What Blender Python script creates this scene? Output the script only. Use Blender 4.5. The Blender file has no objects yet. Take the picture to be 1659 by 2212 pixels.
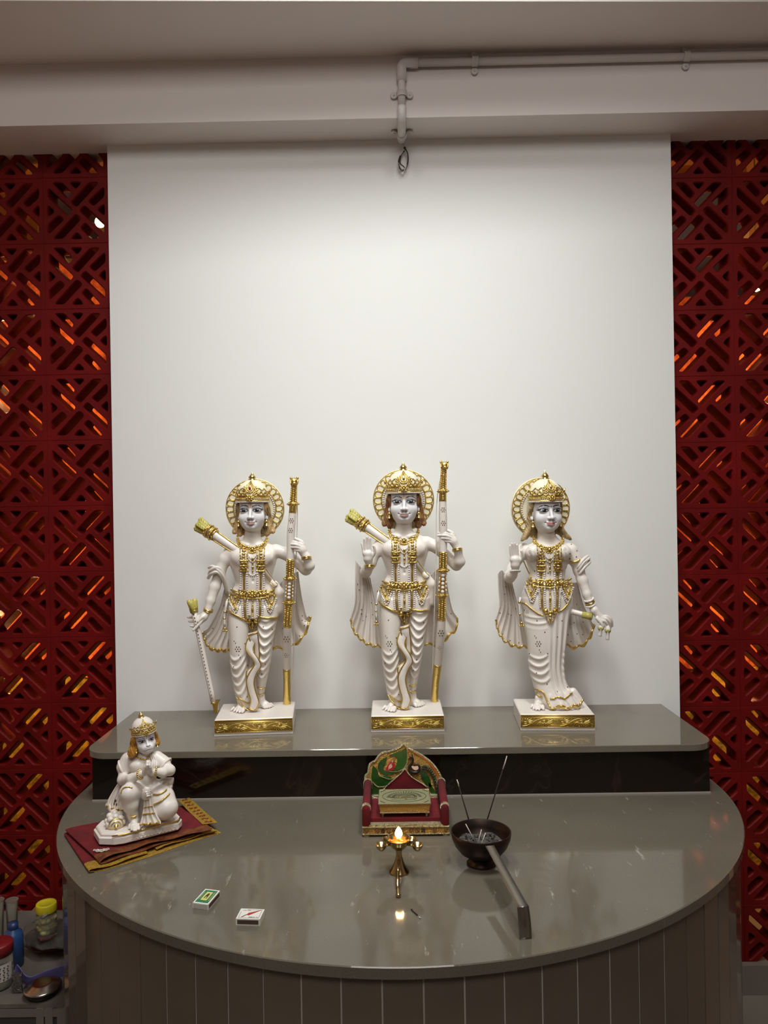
import bpy, math, random
import numpy as np
from mathutils import Vector, Matrix
from mathutils.bvhtree import BVHTree

SC = bpy.context.scene
COL = SC.collection
PI = math.pi
random.seed(7)
RNG = np.random.default_rng(7)

# ------------------------------------------------------------------ camera, light, exposure
FPX = 1661.0
YAW, ROLL = 0.5, 0.95
CAM = np.array([0.0, 0.0, 1.75])


def _rx(a):
    c, s = math.cos(a), math.sin(a)
    return np.array([[1, 0, 0], [0, c, -s], [0, s, c]])


def _rz(a):
    c, s = math.cos(a), math.sin(a)
    return np.array([[c, -s, 0], [s, c, 0], [0, 0, 1]])


RCAM = _rz(math.radians(YAW)) @ _rx(PI / 2) @ _rz(-math.radians(ROLL))
cam_data = bpy.data.cameras.new('camera')
cam = bpy.data.objects.new('camera', cam_data)
COL.objects.link(cam)
cam_data.sensor_fit = 'HORIZONTAL'
cam_data.sensor_width = 36.0
cam_data.lens = FPX * 36.0 / 1659.0
cam_data.clip_start = 0.05
M4 = Matrix.Identity(4)
for i_ in range(3):
    for j_ in range(3):
        M4[i_][j_] = RCAM[i_, j_]
    M4[i_][3] = CAM[i_]
cam.matrix_world = M4
SC.camera = cam

SC.view_settings.view_transform = 'Standard'
SC.view_settings.look = 'None'
SC.view_settings.exposure = 0.0
SC.view_settings.gamma = 1.0
SC.view_settings.use_curve_mapping = False

world = bpy.data.worlds.new('world')
SC.world = world
world.use_nodes = True
world.node_tree.nodes['Background'].inputs[0].default_value = (0.9, 0.88, 0.86, 1)
world.node_tree.nodes['Background'].inputs[1].default_value = 0.02


def area_lamp(name, loc, target, sx, sy, power, color, spread=180.0):
    l = bpy.data.lights.new(name, 'AREA')
    l.shape = 'RECTANGLE'
    l.size, l.size_y, l.energy, l.color = sx, sy, power, color
    l.spread = math.radians(spread)
    o = bpy.data.objects.new(name, l)
    COL.objects.link(o)
    o.location = loc
    o.rotation_euler = (Vector(target) - Vector(loc)).to_track_quat('-Z', 'Y').to_euler()
    return o


def point_lamp(name, loc, power, color, r=0.03):
    l = bpy.data.lights.new(name, 'POINT')
    l.energy, l.color, l.shadow_soft_size = power, color, r
    o = bpy.data.objects.new(name, l)
    COL.objects.link(o)
    o.location = loc
    return o


for sx_ in (-1, 1):
    area_lamp('ceiling_lamp_light', (sx_ * 0.4, 1.42, 4.1), (sx_ * 0.28, 2.7, 1.0), 0.3, 1.1, 13.4, (0.96, 1.0, 0.985), 84.0)
area_lamp('front_fill_light', (0.0, -0.6, 4.05), (0.0, 2.2, 0.9), 1.8, 1.5, 60, (1.0, 0.98, 0.955))  # unseen fill light, added to brighten the statue faces and altar front
WARM = (1.0, 0.55, 0.22)
for sx_ in (-1, 1):
    point_lamp('back_room_light', (sx_ * 1.55, 3.05, 2.35), 24.0, WARM, 0.05)
    point_lamp('back_room_light', (sx_ * 1.55, 3.05, 1.25), 22.0, WARM, 0.05)


# ------------------------------------------------------------------ pixel -> place
def ray(px, py):
    return RCAM @ np.array([(px - 829.5) / FPX, (1106.0 - py) / FPX, -1.0])


def onY(px, py, y):
    d = ray(px, py)
    return CAM + d * (y / d[1])


def onZ(px, py, z):
    d = ray(px, py)
    return CAM + d * ((z - CAM[2]) / d[2])


# ------------------------------------------------------------------ materials
def lin(c):
    def f(v):
        v = v / 255.0
        return v / 12.92 if v <= 0.04045 else ((v + 0.055) / 1.055) ** 2.4
    return (f(c[0]), f(c[1]), f(c[2]), 1.0)


def mat(name, rgb, rough=0.5, metal=0.0, bump=0.0, bscale=60.0, var=0.0, vscale=8.0, rgb2=None, coat=0.0,
        spec=0.5, emit=0.0, alpha=1.0, trans=0.0, rvar=0.0):
    m = bpy.data.materials.new(name)
    m.use_nodes = True
    nt = m.node_tree
    b = nt.nodes['Principled BSDF']
    b.inputs['Base Color'].default_value = lin(rgb)
    b.inputs['Roughness'].default_value = rough
    b.inputs['Metallic'].default_value = metal
    b.inputs['Specular IOR Level'].default_value = spec
    b.inputs['Coat Weight'].default_value = coat
    b.inputs['Alpha'].default_value = alpha
    b.inputs['Transmission Weight'].default_value = trans
    if emit:
        b.inputs['Emission Color'].default_value = lin(rgb)
        b.inputs['Emission Strength'].default_value = emit
    tc = nt.nodes.new('ShaderNodeTexCoord')
    if rgb2 is not None or rvar:
        n = nt.nodes.new('ShaderNodeTexNoise')
        n.inputs['Scale'].default_value = vscale
        n.inputs['Detail'].default_value = 6
        nt.links.new(tc.outputs['Object'], n.inputs['Vector'])
        if rgb2 is not None:
            r = nt.nodes.new('ShaderNodeValToRGB')
            r.color_ramp.elements[0].position = 0.35
            r.color_ramp.elements[1].position = 0.68
            r.color_ramp.elements[0].color = lin(rgb)
            r.color_ramp.elements[1].color = lin(rgb2)
            nt.links.new(n.outputs['Fac'], r.inputs['Fac'])
            nt.links.new(r.outputs['Color'], b.inputs['Base Color'])
        if rvar:
            mr = nt.nodes.new('ShaderNodeMapRange')
            mr.inputs['To Min'].default_value = max(0.02, rough - rvar)
            mr.inputs['To Max'].default_value = rough + rvar
            nt.links.new(n.outputs['Fac'], mr.inputs['Value'])
            nt.links.new(mr.outputs['Result'], b.inputs['Roughness'])
    if bump:
        n2 = nt.nodes.new('ShaderNodeTexNoise')
        n2.inputs['Scale'].default_value = bscale
        n2.inputs['Detail'].default_value = 4
        nt.links.new(tc.outputs['Object'], n2.inputs['Vector'])
        bp = nt.nodes.new('ShaderNodeBump')
        bp.inputs['Strength'].default_value = bump
        bp.inputs['Distance'].default_value = 0.01
        nt.links.new(n2.outputs['Fac'], bp.inputs['Height'])
        nt.links.new(bp.outputs['Normal'], b.inputs['Normal'])
    return m


def stone(name, rgb, rgb2, rough, speck=None, vein=None, scratch=False):
    """Polished slab: cloudy base, fine specks, faint veins, a few scuffs."""
    m = bpy.data.materials.new(name)
    m.use_nodes = True
    nt = m.node_tree
    N, L = nt.nodes, nt.links
    b = N['Principled BSDF']
    b.inputs['Roughness'].default_value = rough
    tc = N.new('ShaderNodeTexCoord')
    n = N.new('ShaderNodeTexNoise')
    n.inputs['Scale'].default_value = 3.0
    n.inputs['Detail'].default_value = 8
    L.new(tc.outputs['Object'], n.inputs['Vector'])
    r = N.new('ShaderNodeValToRGB')
    r.color_ramp.elements[0].position, r.color_ramp.elements[1].position = 0.3, 0.7
    r.color_ramp.elements[0].color, r.color_ramp.elements[1].color = lin(rgb), lin(rgb2)
    L.new(n.outputs['Fac'], r.inputs['Fac'])
    out = r.outputs['Color']

    def over(fac, color):
        nonlocal out
        mx = N.new('ShaderNodeMix')
        mx.data_type = 'RGBA'
        L.new(fac, mx.inputs[0])
        L.new(out, mx.inputs[6])
        mx.inputs[7].default_value = lin(color)
        out = mx.outputs[2]
    if speck:
        s = N.new('ShaderNodeTexNoise')
        s.inputs['Scale'].default_value = 800
        s.inputs['Detail'].default_value = 1
        L.new(tc.outputs['Object'], s.inputs['Vector'])
        sr = N.new('ShaderNodeValToRGB')
        sr.color_ramp.elements[0].position, sr.color_ramp.elements[1].position = 0.55, 0.75
        sr.color_ramp.elements[1].color = (0.4, 0.4, 0.4, 1)
        L.new(s.outputs['Fac'], sr.inputs['Fac'])
        over(sr.outputs['Color'], speck)
    if vein:
        s = N.new('ShaderNodeTexNoise')
        s.inputs['Scale'].default_value = 2.2
        s.inputs['Detail'].default_value = 9
        s.inputs['Distortion'].default_value = 1.4
        L.new(tc.outputs['Object'], s.inputs['Vector'])
        sr = N.new('ShaderNodeValToRGB')
        e = sr.color_ramp.elements
        e[0].position, e[0].color = 0.485, (0, 0, 0, 1)
        e[1].position, e[1].color = 0.5, (0.35, 0.35, 0.35, 1)
        k = e.new(0.515)
        k.color = (0, 0, 0, 1)
        L.new(s.outputs['Fac'], sr.inputs['Fac'])
        over(sr.outputs['Color'], vein)
    if scratch:
        mp = N.new('ShaderNodeMapping')
        mp.inputs['Scale'].default_value = (34, 9, 9)
        mp.inputs['Rotation'].default_value = (0, 0, 0.5)
        L.new(tc.outputs['Object'], mp.inputs['Vector'])
        s = N.new('ShaderNodeTexNoise')
        s.inputs['Scale'].default_value = 1.0
        s.inputs['Detail'].default_value = 5
        s.inputs['Roughness'].default_value = 0.7
        L.new(mp.outputs['Vector'], s.inputs['Vector'])
        sr = N.new('ShaderNodeValToRGB')
        sr.color_ramp.elements[0].position, sr.color_ramp.elements[1].position = 0.635, 0.75
        sr.color_ramp.elements[1].color = (0.7, 0.7, 0.7, 1)
        L.new(s.outputs['Fac'], sr.inputs['Fac'])
        over(sr.outputs['Color'], (190, 184, 172))
        mr = N.new('ShaderNodeMapRange')
        mr.inputs['To Min'].default_value = rough * 0.6
        mr.inputs['To Max'].default_value = rough * 1.5
        L.new(n.outputs['Fac'], mr.inputs['Value'])
        L.new(mr.outputs['Result'], b.inputs['Roughness'])
    L.new(out, b.inputs['Base Color'])
    return m


def painted(name, rough=0.3):
    """Paint colour per point (rgb) and how metallic the paint is (alpha)."""
    m = bpy.data.materials.new(name)
    m.use_nodes = True
    nt = m.node_tree
    b = nt.nodes['Principled BSDF']
    a = nt.nodes.new('ShaderNodeAttribute')
    a.attribute_name = 'paint'
    nt.links.new(a.outputs['Color'], b.inputs['Base Color'])
    nt.links.new(a.outputs['Alpha'], b.inputs['Metallic'])
    b.inputs['Roughness'].default_value = rough
    return m


M = dict(
    plaster=mat('white_wall_paint', (232, 231, 228), 0.75, bump=0.05, bscale=25),
    ceiling=mat('ceiling_paint', (220, 212, 207), 0.8, bump=0.04, bscale=25),
    jali=mat('red_painted_terracotta', (112, 11, 9), 0.5, rgb2=(94, 8, 7), vscale=9, bump=0.12, bscale=160, spec=0.2),
    top=stone('grey_granite', (105, 98, 86), (93, 87, 76), 0.075, speck=(150, 143, 130), scratch=True),
    shelf=stone('grey_granite_shelf', (116, 108, 95), (106, 98, 86), 0.06, speck=(150, 143, 130)),
    riser=stone('dark_brown_marble', (30, 21, 15), (24, 17, 12), 0.1, vein=(62, 50, 42)),
    tile=stone('dark_grey_tile', (104, 93, 80), (94, 84, 72), 0.07),
    grout=mat('pale_grout', (176, 168, 156), 0.9),
    floor=stone('floor_stone', (128, 119, 109), (116, 108, 99), 0.3),
    marble=mat('white_marble', (226, 217, 209), 0.28),
    paint=painted('painted_marble'),
    gold=mat('gold_paint', (220, 191, 112), 0.28, metal=1.0, bump=0.25, bscale=260),
    golds=mat('smooth_gold_paint', (226, 200, 124), 0.22, metal=1.0),
    goldm=mat('burnished_gold_paint', (226, 198, 116), 0.44, metal=1.0),
    cream=mat('cream_paint', (232, 224, 196), 0.35),
    lime=mat('yellow_green_paint', (196, 186, 96), 0.4, rgb2=(170, 160, 80), vscale=90),
    dot=mat('dark_gold_dots', (96, 74, 44), 0.35, metal=0.4),
    red=mat('red_jewel', (150, 20, 20), 0.2),
    pvc=mat('white_plastic_pipe', (206, 200, 196), 0.5, bump=0.05, bscale=90),
    wire=mat('dark_wire', (48, 44, 40), 0.5),
    wirew=mat('white_wire', (190, 184, 176), 0.5),
    velvet=mat('red_velvet', (106, 8, 20), 0.95, rgb2=(84, 5, 14), vscale=30, bump=0.2, bscale=400),
    brocade=mat('gold_brocade', (206, 172, 70), 0.42, metal=0.55, rgb2=(170, 118, 44), vscale=170, bump=0.4, bscale=500),
    brocade2=mat('bronze_brocade', (140, 84, 44), 0.5, metal=0.4, rgb2=(96, 40, 26), vscale=60, bump=0.3, bscale=400),
    brass=mat('polished_brass', (178, 154, 104), 0.2, metal=1.0),
    copper=mat('blackened_copper', (58, 38, 30), 0.42, metal=0.75, rgb2=(30, 25, 23), vscale=22, rvar=0.1),
    steel=mat('brushed_steel', (150, 145, 138), 0.3, metal=1.0, bump=0.05, bscale=120),
    ash=mat('grey_ash', (34, 31, 29), 0.95, rgb2=(96, 90, 84), vscale=90, bump=0.8, bscale=120),
    stick=mat('black_incense', (28, 22, 20), 0.8),
    ashstick=mat('pale_ash_tip', (196, 188, 178), 0.9),
    silver=mat('silver_foil', (196, 186, 150), 0.3, metal=1.0, bump=0.7, bscale=330),
    foilgold=mat('gold_foil', (206, 160, 86), 0.3, metal=1.0, bump=0.8, bscale=420),
    enamel=mat('silver_etched_plate', (176, 178, 142), 0.32, metal=0.55),
    etch=mat('dark_etching', (78, 72, 44), 0.45, metal=0.3),
    green=mat('green_enamel', (34, 84, 26), 0.22, rgb2=(20, 54, 18), vscale=30, coat=0.4),
    orange=mat('orange_enamel', (178, 96, 26), 0.3),
    black=mat('black_paint', (24, 20, 22), 0.4),
    card=mat('white_cardboard', (222, 218, 210), 0.6),
    cardgreen=mat('green_print', (34, 112, 74), 0.5),
    cardyellow=mat('yellow_print', (206, 200, 112), 0.5),
    cardred=mat('red_print', (168, 44, 48), 0.5),
    striker=mat('brown_striker', (78, 58, 48), 0.9, bump=0.3, bscale=600),
    cardink=mat('dark_print', (58, 50, 44), 0.6),
    flame=mat('flame', (255, 214, 130), 0.5, emit=22.0),
    wick=mat('cotton_wick', (214, 170, 110), 0.8),
    oil=mat('melted_ghee', (206, 120, 40), 0.12, coat=0.5),
)


# ------------------------------------------------------------------ object helpers
def root_loc(o):
    while o.parent is not None:
        o = o.parent
    return np.array(o.location)


def tag(o, label=None, cat=None, group=None, kind=None):
    if label:
        o['label'] = label
    if cat:
        o['category'] = cat
    if group:
        o['group'] = group
    if kind:
        o['kind'] = kind
    return o


def thing(name, label, cat, loc, group=None):
    o = bpy.data.objects.new(name, None)
    COL.objects.link(o)
    o.location = [float(v) for v in loc]
    o.empty_display_size = 0.05
    return tag(o, label, cat, group)


def link(name, verts, faces, m, parent=None, smooth=True, paint=None, fm=None, origin=None):
    """verts in world metres; the mesh is stored relative to its thing's base point."""
    V = np.asarray(verts, dtype=np.float64).reshape(-1, 3)
    if parent is not None:
        base = root_loc(parent)
    elif origin is not None:
        base = np.array(origin)
    else:
        base = np.array([(V[:, 0].min() + V[:, 0].max()) / 2, (V[:, 1].min() + V[:, 1].max()) / 2, V[:, 2].min()])
    me = bpy.data.meshes.new(name)
    me.from_pydata((V - base).tolist(), [], faces if isinstance(faces, list) else faces.tolist())
    for mm in (m if isinstance(m, (list, tuple)) else [m]):
        me.materials.append(mm)
    if fm is not None:
        me.polygons.foreach_set('material_index', np.asarray(fm, dtype=np.int32))
    me.polygons.foreach_set('use_smooth', np.full(len(me.polygons), smooth))
    if paint is not None:
        a = me.attributes.new('paint', 'FLOAT_COLOR', 'POINT')
        a.data.foreach_set('color', np.asarray(paint, dtype=np.float32).ravel())
    me.update()
    o = bpy.data.objects.new(name, me)
    COL.objects.link(o)
    if parent is not None:
        o.parent = parent
    else:
        o.location = base
    return o


def unit(v):
    v = np.asarray(v, float)
    return v / (np.linalg.norm(v) + 1e-12)


def cr(pts, n=8, closed=False):
    """Catmull-Rom through the points."""
    P = np.asarray(pts, float)
    if len(P) < 3:
        t = np.linspace(0, 1, n + 1)[:, None]
        return P[0] * (1 - t) + P[-1] * t
    out = []
    m = len(P)
    rng = range(m) if closed else range(m - 1)
    for i in rng:
        if closed:
            p0, p1, p2, p3 = P[(i - 1) % m], P[i], P[(i + 1) % m], P[(i + 2) % m]
        else:
            p0, p1, p2, p3 = P[max(i - 1, 0)], P[i], P[i + 1], P[min(i + 2, m - 1)]
        for k in range(n):
            t = k / n
            out.append(0.5 * ((2 * p1) + (-p0 + p2) * t + (2 * p0 - 5 * p1 + 4 * p2 - p3) * t * t
                              + (-p0 + 3 * p1 - 3 * p2 + p3) * t ** 3))
    if not closed:
        out.append(P[-1])
    return np.array(out)


def resample(P, n):
    P = np.asarray(P, float)
    s = np.r_[0, np.cumsum(np.linalg.norm(np.diff(P, axis=0), axis=1))]
    t = np.linspace(0, s[-1], n)
    return np.stack([np.interp(t, s, P[:, k]) for k in range(P.shape[1])], 1)


class MB:
    """Collects shapes into one mesh."""

    def __init__(self):
        self.v, self.f, self.m = [], [], []
        self.mi = 0
        self.cuts = []

    def cut(self):
        """From here on a separate piece (its own part when built with split=True)."""
        if self.f and (not self.cuts or self.cuts[-1] != len(self.f)):
            self.cuts.append(len(self.f))
        return self

    def _add(self, vs, fs):
        b = len(self.v)
        self.v.extend([tuple(map(float, q)) for q in vs])
        for f in fs:
            self.f.append([b + i for i in f])
            self.m.append(self.mi)

    def tube(self, pts, r, seg=6, closed=False, flat=1.0, up=(0, -1, 0)):
        P = np.asarray(pts, float)
        n = len(P)
        R = np.broadcast_to(np.asarray(r, float), (n,))
        if closed:
            T = np.roll(P, -1, 0) - np.roll(P, 1, 0)
        else:
            T = np.gradient(P, axis=0)
        vs, up = [], np.asarray(up, float)
        for i in range(n):
            t = unit(T[i])
            s = np.cross(t, up)
            if np.linalg.norm(s) < 0.05:
                s = np.cross(t, (1, 0, 0.1))
            s = unit(s)
            u = np.cross(s, t)
            for k in range(seg):
                a = 2 * PI * k / seg
                vs.append(P[i] + R[i] * (math.cos(a) * s + math.sin(a) * u * flat))
        fs = []
        for i in range(n if closed else n - 1):
            j = (i + 1) % n
            for k in range(seg):
                l = (k + 1) % seg
                fs.append([i * seg + k, i * seg + l, j * seg + l, j * seg + k])
        if not closed:
            fs.append(list(range(seg))[::-1])
            fs.append([(n - 1) * seg + k for k in range(seg)])
        self._add(vs, fs)
        return self

    def ball(self, c, r, seg=8, rings=5, axes=None):
        c = np.asarray(c, float)
        r = np.broadcast_to(np.asarray(r, float), (3,))
        A = np.eye(3) if axes is None else np.asarray(axes, float)
        vs = [c + A.T @ (r * np.array([0, 0, 1]))]
        for i in range(1, rings):
            th = PI * i / rings
            for k in range(seg):
                a = 2 * PI * k / seg
                vs.append(c + A.T @ (r * np.array([math.sin(th) * math.cos(a), math.sin(th) * math.sin(a), math.cos(th)])))
        vs.append(c - A.T @ (r * np.array([0, 0, 1])))
        fs = [[0, 1 + k, 1 + (k + 1) % seg] for k in range(seg)]
        for i in range(rings - 2):
            for k in range(seg):
                a, b = 1 + i * seg + k, 1 + i * seg + (k + 1) % seg
                fs.append([a, a + seg, b + seg, b])
        e = len(vs) - 1
        o = 1 + (rings - 2) * seg
        fs += [[e, o + (k + 1) % seg, o + k] for k in range(seg)]
        self._add(vs, fs)
        return self

    def lathe(self, prof, origin=(0, 0, 0), axis=(0, 0, 1), xdir=(1, 0, 0), seg=24, a0=0.0, a1=2 * PI, cap=False):
        """prof: list of (radius, height)."""
        z = unit(axis)
        x = np.asarray(xdir, float)
        x = unit(x - z * np.dot(x, z))
        y = np.cross(z, x)
        full = abs(a1 - a0 - 2 * PI) < 1e-6
        na = seg if full else seg + 1
        vs = []
        for (r, h) in prof:
            for k in range(na):
                a = a0 + (a1 - a0) * k / seg
                vs.append(np.asarray(origin) + z * h + r * (math.cos(a) * x + math.sin(a) * y))
        fs = []
        for i in range(len(prof) - 1):
            for k in range(seg):
                l = (k + 1) % na
                fs.append([i * na + k, i * na + l, (i + 1) * na + l, (i + 1) * na + k])
        if cap:
            fs.append(list(range(na))[::-1])
            fs.append([(len(prof) - 1) * na + k for k in range(na)])
        self._add(vs, fs)
        return self

    def box(self, lo, hi):
        x0, y0, z0 = lo
        x1, y1, z1 = hi
        return self.hexa([(x0, y0, z0), (x1, y0, z0), (x1, y1, z0), (x0, y1, z0)],
                         [(x0, y0, z1), (x1, y0, z1), (x1, y1, z1), (x0, y1, z1)])

    def hexa(self, bot, top):
        self._add(list(bot) + list(top), [[3, 2, 1, 0], [4, 5, 6, 7], [0, 1, 5, 4], [1, 2, 6, 5], [2, 3, 7, 6], [3, 0, 4, 7]])
        return self

    def prism(self, bot, top):
        n = len(bot)
        self._add(list(bot) + list(top), [list(range(n))[::-1], list(range(n, 2 * n))] +
                  [[i, (i + 1) % n, n + (i + 1) % n, n + i] for i in range(n)])
        return self

    def grid(self, G, flip=False):
        a, b = G.shape[:2]
        fs = []
        for i in range(a - 1):
            for j in range(b - 1):
                q = [i * b + j, i * b + j + 1, (i + 1) * b + j + 1, (i + 1) * b + j]
                fs.append(q[::-1] if flip else q)
        self._add(G.reshape(-1, 3), fs)
        return self

    def slab(self, G, th):
        """A grid given a thickness along +y (away from the viewer)."""
        a, b = G.shape[:2]
        H = G + np.array([0, th, 0])
        self.grid(G)
        self.grid(H, True)
        ring = [(0, j) for j in range(b)] + [(i, b - 1) for i in range(1, a)] + \
               [(a - 1, j) for j in range(b - 2, -1, -1)] + [(i, 0) for i in range(a - 2, 0, -1)]
        vs = [G[p] for p in ring] + [H[p] for p in ring]
        n = len(ring)
        self._add(vs, [[i, n + i, n + (i + 1) % n, (i + 1) % n] for i in range(n)])
        return self

    def beads(self, pts, r, gap=2.1, seg=7, rings=5):
        P = np.asarray(pts, float)
        L = np.linalg.norm(np.diff(P, axis=0), axis=1).sum()
        n = max(2, int(L / (r * gap)) + 1)
        for q in resample(P, n):
            self.ball(q, r, seg, rings)
        return self

    def add_mesh(self, vs, fs):
        self._add(vs, fs)
        return self

    def build(self, name, m, parent=None, smooth=True, label=None, split=False):
        if split and self.cuts:
            first, c = None, [0] + [q for q in self.cuts if q < len(self.f)] + [len(self.f)]
            for a, b in zip(c[:-1], c[1:]):
                used = sorted({i for f in self.f[a:b] for i in f})
                re = {i: k for k, i in enumerate(used)}
                o = link(name, [self.v[i] for i in used], [[re[i] for i in f] for f in self.f[a:b]], m, parent, smooth)
                first = first or o
            return first
        o = link(name, self.v, self.f, m, parent, smooth, fm=self.m if isinstance(m, (list, tuple)) else None)
        if label:
            o['label'] = label
        return o


# ------------------------------------------------------------------ implicit modelling
class Vol:
    def __init__(self, lo, hi, h):
        self.lo, self.h = np.array(lo, float), h
        self.n = np.ceil((np.array(hi) - self.lo) / h).astype(int) + 1
        self.F = np.full(self.n, 0.06, np.float32)
        self.ax = [(self.lo[i] + h * np.arange(self.n[i])).astype(np.float32) for i in range(3)]

    def win(self, lo, hi, m=0.0):
        sl = []
        for i in range(3):
            a = int(max(0, math.floor((lo[i] - m - self.lo[i]) / self.h)))
            b = int(min(self.n[i], math.ceil((hi[i] + m - self.lo[i]) / self.h) + 1))
            if b <= a:
                return None
            sl.append(slice(a, b))
        sl = tuple(sl)
        return sl, self.ax[0][sl[0]][:, None, None], self.ax[1][sl[1]][None, :, None], self.ax[2][sl[2]][None, None, :]

    def put(self, fn, lo, hi, k=0.004, cut=False):
        w = self.win(lo, hi, k + 4 * self.h)
        if w is None:
            return self
        sl, X, Y, Z = w
        d = fn(X, Y, Z).astype(np.float32)
        a = self.F[sl]
        if cut:
            hh = np.maximum(k - np.abs(a + d), 0) / k
            self.F[sl] = np.maximum(a, -d) + hh * hh * k * 0.25
        else:
            hh = np.maximum(k - np.abs(a - d), 0) / k
            self.F[sl] = np.minimum(a, d) - hh * hh * k * 0.25
        return self

    def disp(self, fn, lo, hi):
        w = self.win(lo, hi)
        if w is None:
            return self
        sl, X, Y, Z = w
        self.F[sl] -= fn(X, Y, Z).astype(np.float32)
        return self

    def cap(self, p, q, r1, r2=None, k=0.004, cut=False, fy=1.0):
        p, q = np.asarray(p, float), np.asarray(q, float)
        r2 = r1 if r2 is None else r2
        d = q - p
        L2 = float(d @ d) + 1e-12
        r = max(r1, r2)

        def fn(X, Y, Z):
            t = np.clip(((X - p[0]) * d[0] + (Y - p[1]) * d[1] + (Z - p[2]) * d[2]) / L2, 0, 1)
            return np.sqrt((X - p[0] - t * d[0]) ** 2 + ((Y - p[1] - t * d[1]) * fy) ** 2 + (Z - p[2] - t * d[2]) ** 2) - (r1 + (r2 - r1) * t)
        return self.put(fn, np.minimum(p, q) - r / min(fy, 1), np.maximum(p, q) + r / min(fy, 1), k, cut)

    def chain(self, pts, radii, k=0.004, fy=1.0):
        for i in range(len(pts) - 1):
            self.cap(pts[i], pts[i + 1], radii[i], radii[i + 1], k, fy=fy)
        return self

    def ell(self, c, r, k=0.004, cut=False, R=None):
        c, r = np.asarray(c, float), np.broadcast_to(np.asarray(r, float), (3,))
        Rm = np.eye(3) if R is None else np.asarray(R, float)   # rows = local axes

        def fn(X, Y, Z):
            x, y, z = X - c[0], Y - c[1], Z - c[2]
            a = (Rm[0, 0] * x + Rm[0, 1] * y + Rm[0, 2] * z) / r[0]
            b = (Rm[1, 0] * x + Rm[1, 1] * y + Rm[1, 2] * z) / r[1]
            g = (Rm[2, 0] * x + Rm[2, 1] * y + Rm[2, 2] * z) / r[2]
            k0 = np.sqrt(a * a + b * b + g * g)
            k1 = np.sqrt((a / r[0]) ** 2 + (b / r[1]) ** 2 + (g / r[2]) ** 2) + 1e-9
            return k0 * (k0 - 1) / k1
        m = r.max() if R is not None else r
        return self.put(fn, c - m, c + m, k, cut)

    def loft(self, sl, k=0.006, fold=None, pw=2.0):
        """sl: rows (z, cx, cy, rx, ry), any order; fold(u, Z, X, Y) raises the surface."""
        S = np.array(sorted(sl), float)
        zz = np.linspace(S[0, 0], S[-1, 0], 60)
        Sm = cr(S, 12)
        o = np.argsort(Sm[:, 0])
        Sm = Sm[o]
        T = [np.interp(zz, Sm[:, 0], Sm[:, i]) for i in range(1, 5)]
        z0, z1 = S[0, 0], S[-1, 0]

        def fn(X, Y, Z):
            zc = Z[0, 0, :]
            cx, cy, rx, ry = [np.interp(zc, zz, t)[None, None, :] for t in T]
            u, v = (X - cx) / rx, (Y - cy) / ry
            q = (np.abs(u) ** pw + np.abs(v) ** pw) ** (1 / pw)
            d = (q - 1) * np.minimum(rx, ry)
            if fold is not None:
                d = d - fold(u, Z, X, Y)
            e = np.maximum(Z - z1, z0 - Z)
            hh = np.maximum(0.004 - np.abs(d - e), 0) / 0.004
            return np.maximum(d, e) + hh * hh * 0.001
        m = 0.006
        lo = (min(S[:, 1] - S[:, 3]) - m, min(S[:, 2] - S[:, 4]) - m, z0)
        hi = (max(S[:, 1] + S[:, 3]) + m, max(S[:, 2] + S[:, 4]) + m, z1)
        return self.put(fn, lo, hi, k)

    def blur(self, n=1):
        F = self.F
        for _ in range(n):
            for ax in range(3):
                G = F.copy()
                s1 = [slice(None)] * 3
                s2 = [slice(None)] * 3
                s0 = [slice(None)] * 3
                s0[ax], s1[ax], s2[ax] = slice(1, -1), slice(0, -2), slice(2, None)
                G[tuple(s0)] = 0.5 * F[tuple(s0)] + 0.25 * (F[tuple(s1)] + F[tuple(s2)])
                F = G
        self.F = F
        return self

    def mesh(self):
        """Surface nets."""
        F = self.F
        I = (F < 0)
        c = np.zeros(tuple(np.array(F.shape) - 1), np.uint8)
        for dx in (0, 1):
            for dy in (0, 1):
                for dz in (0, 1):
                    c += I[dx:F.shape[0] - 1 + dx, dy:F.shape[1] - 1 + dy, dz:F.shape[2] - 1 + dz]
        act = (c > 0) & (c < 8)
        idx = np.argwhere(act)
        N = len(idx)
        num = -np.ones(act.shape, np.int64)
        num[act] = np.arange(N)
        P, C = np.zeros((N, 3)), np.zeros(N)
        cor = [(a, b, d) for a in (0, 1) for b in (0, 1) for d in (0, 1)]
        val = {q: F[idx[:, 0] + q[0], idx[:, 1] + q[1], idx[:, 2] + q[2]].astype(float) for q in cor}
        for ax in range(3):
            for q in cor:
                if q[ax] == 0:
                    r = list(q)
                    r[ax] = 1
                    a, b = val[q], val[tuple(r)]
                    x = (a < 0) != (b < 0)
                    t = np.where(x, a / np.where(a == b, 1, a - b), 0)
                    pos = np.tile(np.array(q, float), (N, 1))
                    pos[:, ax] += t
                    P[x] += pos[x]
                    C[x] += 1
        V = self.lo + self.h * (idx + P / np.maximum(C, 1)[:, None])
        Q = []
        for ax in range(3):
            s0, s1 = [slice(None)] * 3, [slice(None)] * 3
            s0[ax], s1[ax] = slice(0, -1), slice(1, None)
            A, B = I[tuple(s0)], I[tuple(s1)]
            e = np.argwhere(A != B)
            o = [k for k in range(3) if k != ax]
            ok = (e[:, o[0]] > 0) & (e[:, o[1]] > 0) & (e[:, o[0]] < F.shape[o[0]] - 1) & (e[:, o[1]] < F.shape[o[1]] - 1)
            e = e[ok]
            ins = A[e[:, 0], e[:, 1], e[:, 2]]
            q = []
            for (a, b) in ((-1, -1), (0, -1), (0, 0), (-1, 0)):
                g = e.copy()
                g[:, o[0]] += a
                g[:, o[1]] += b
                q.append(num[g[:, 0], g[:, 1], g[:, 2]])
            q = np.stack(q, 1)
            fl = ins if ax != 1 else ~ins
            q[~fl] = q[~fl][:, ::-1]
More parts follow.
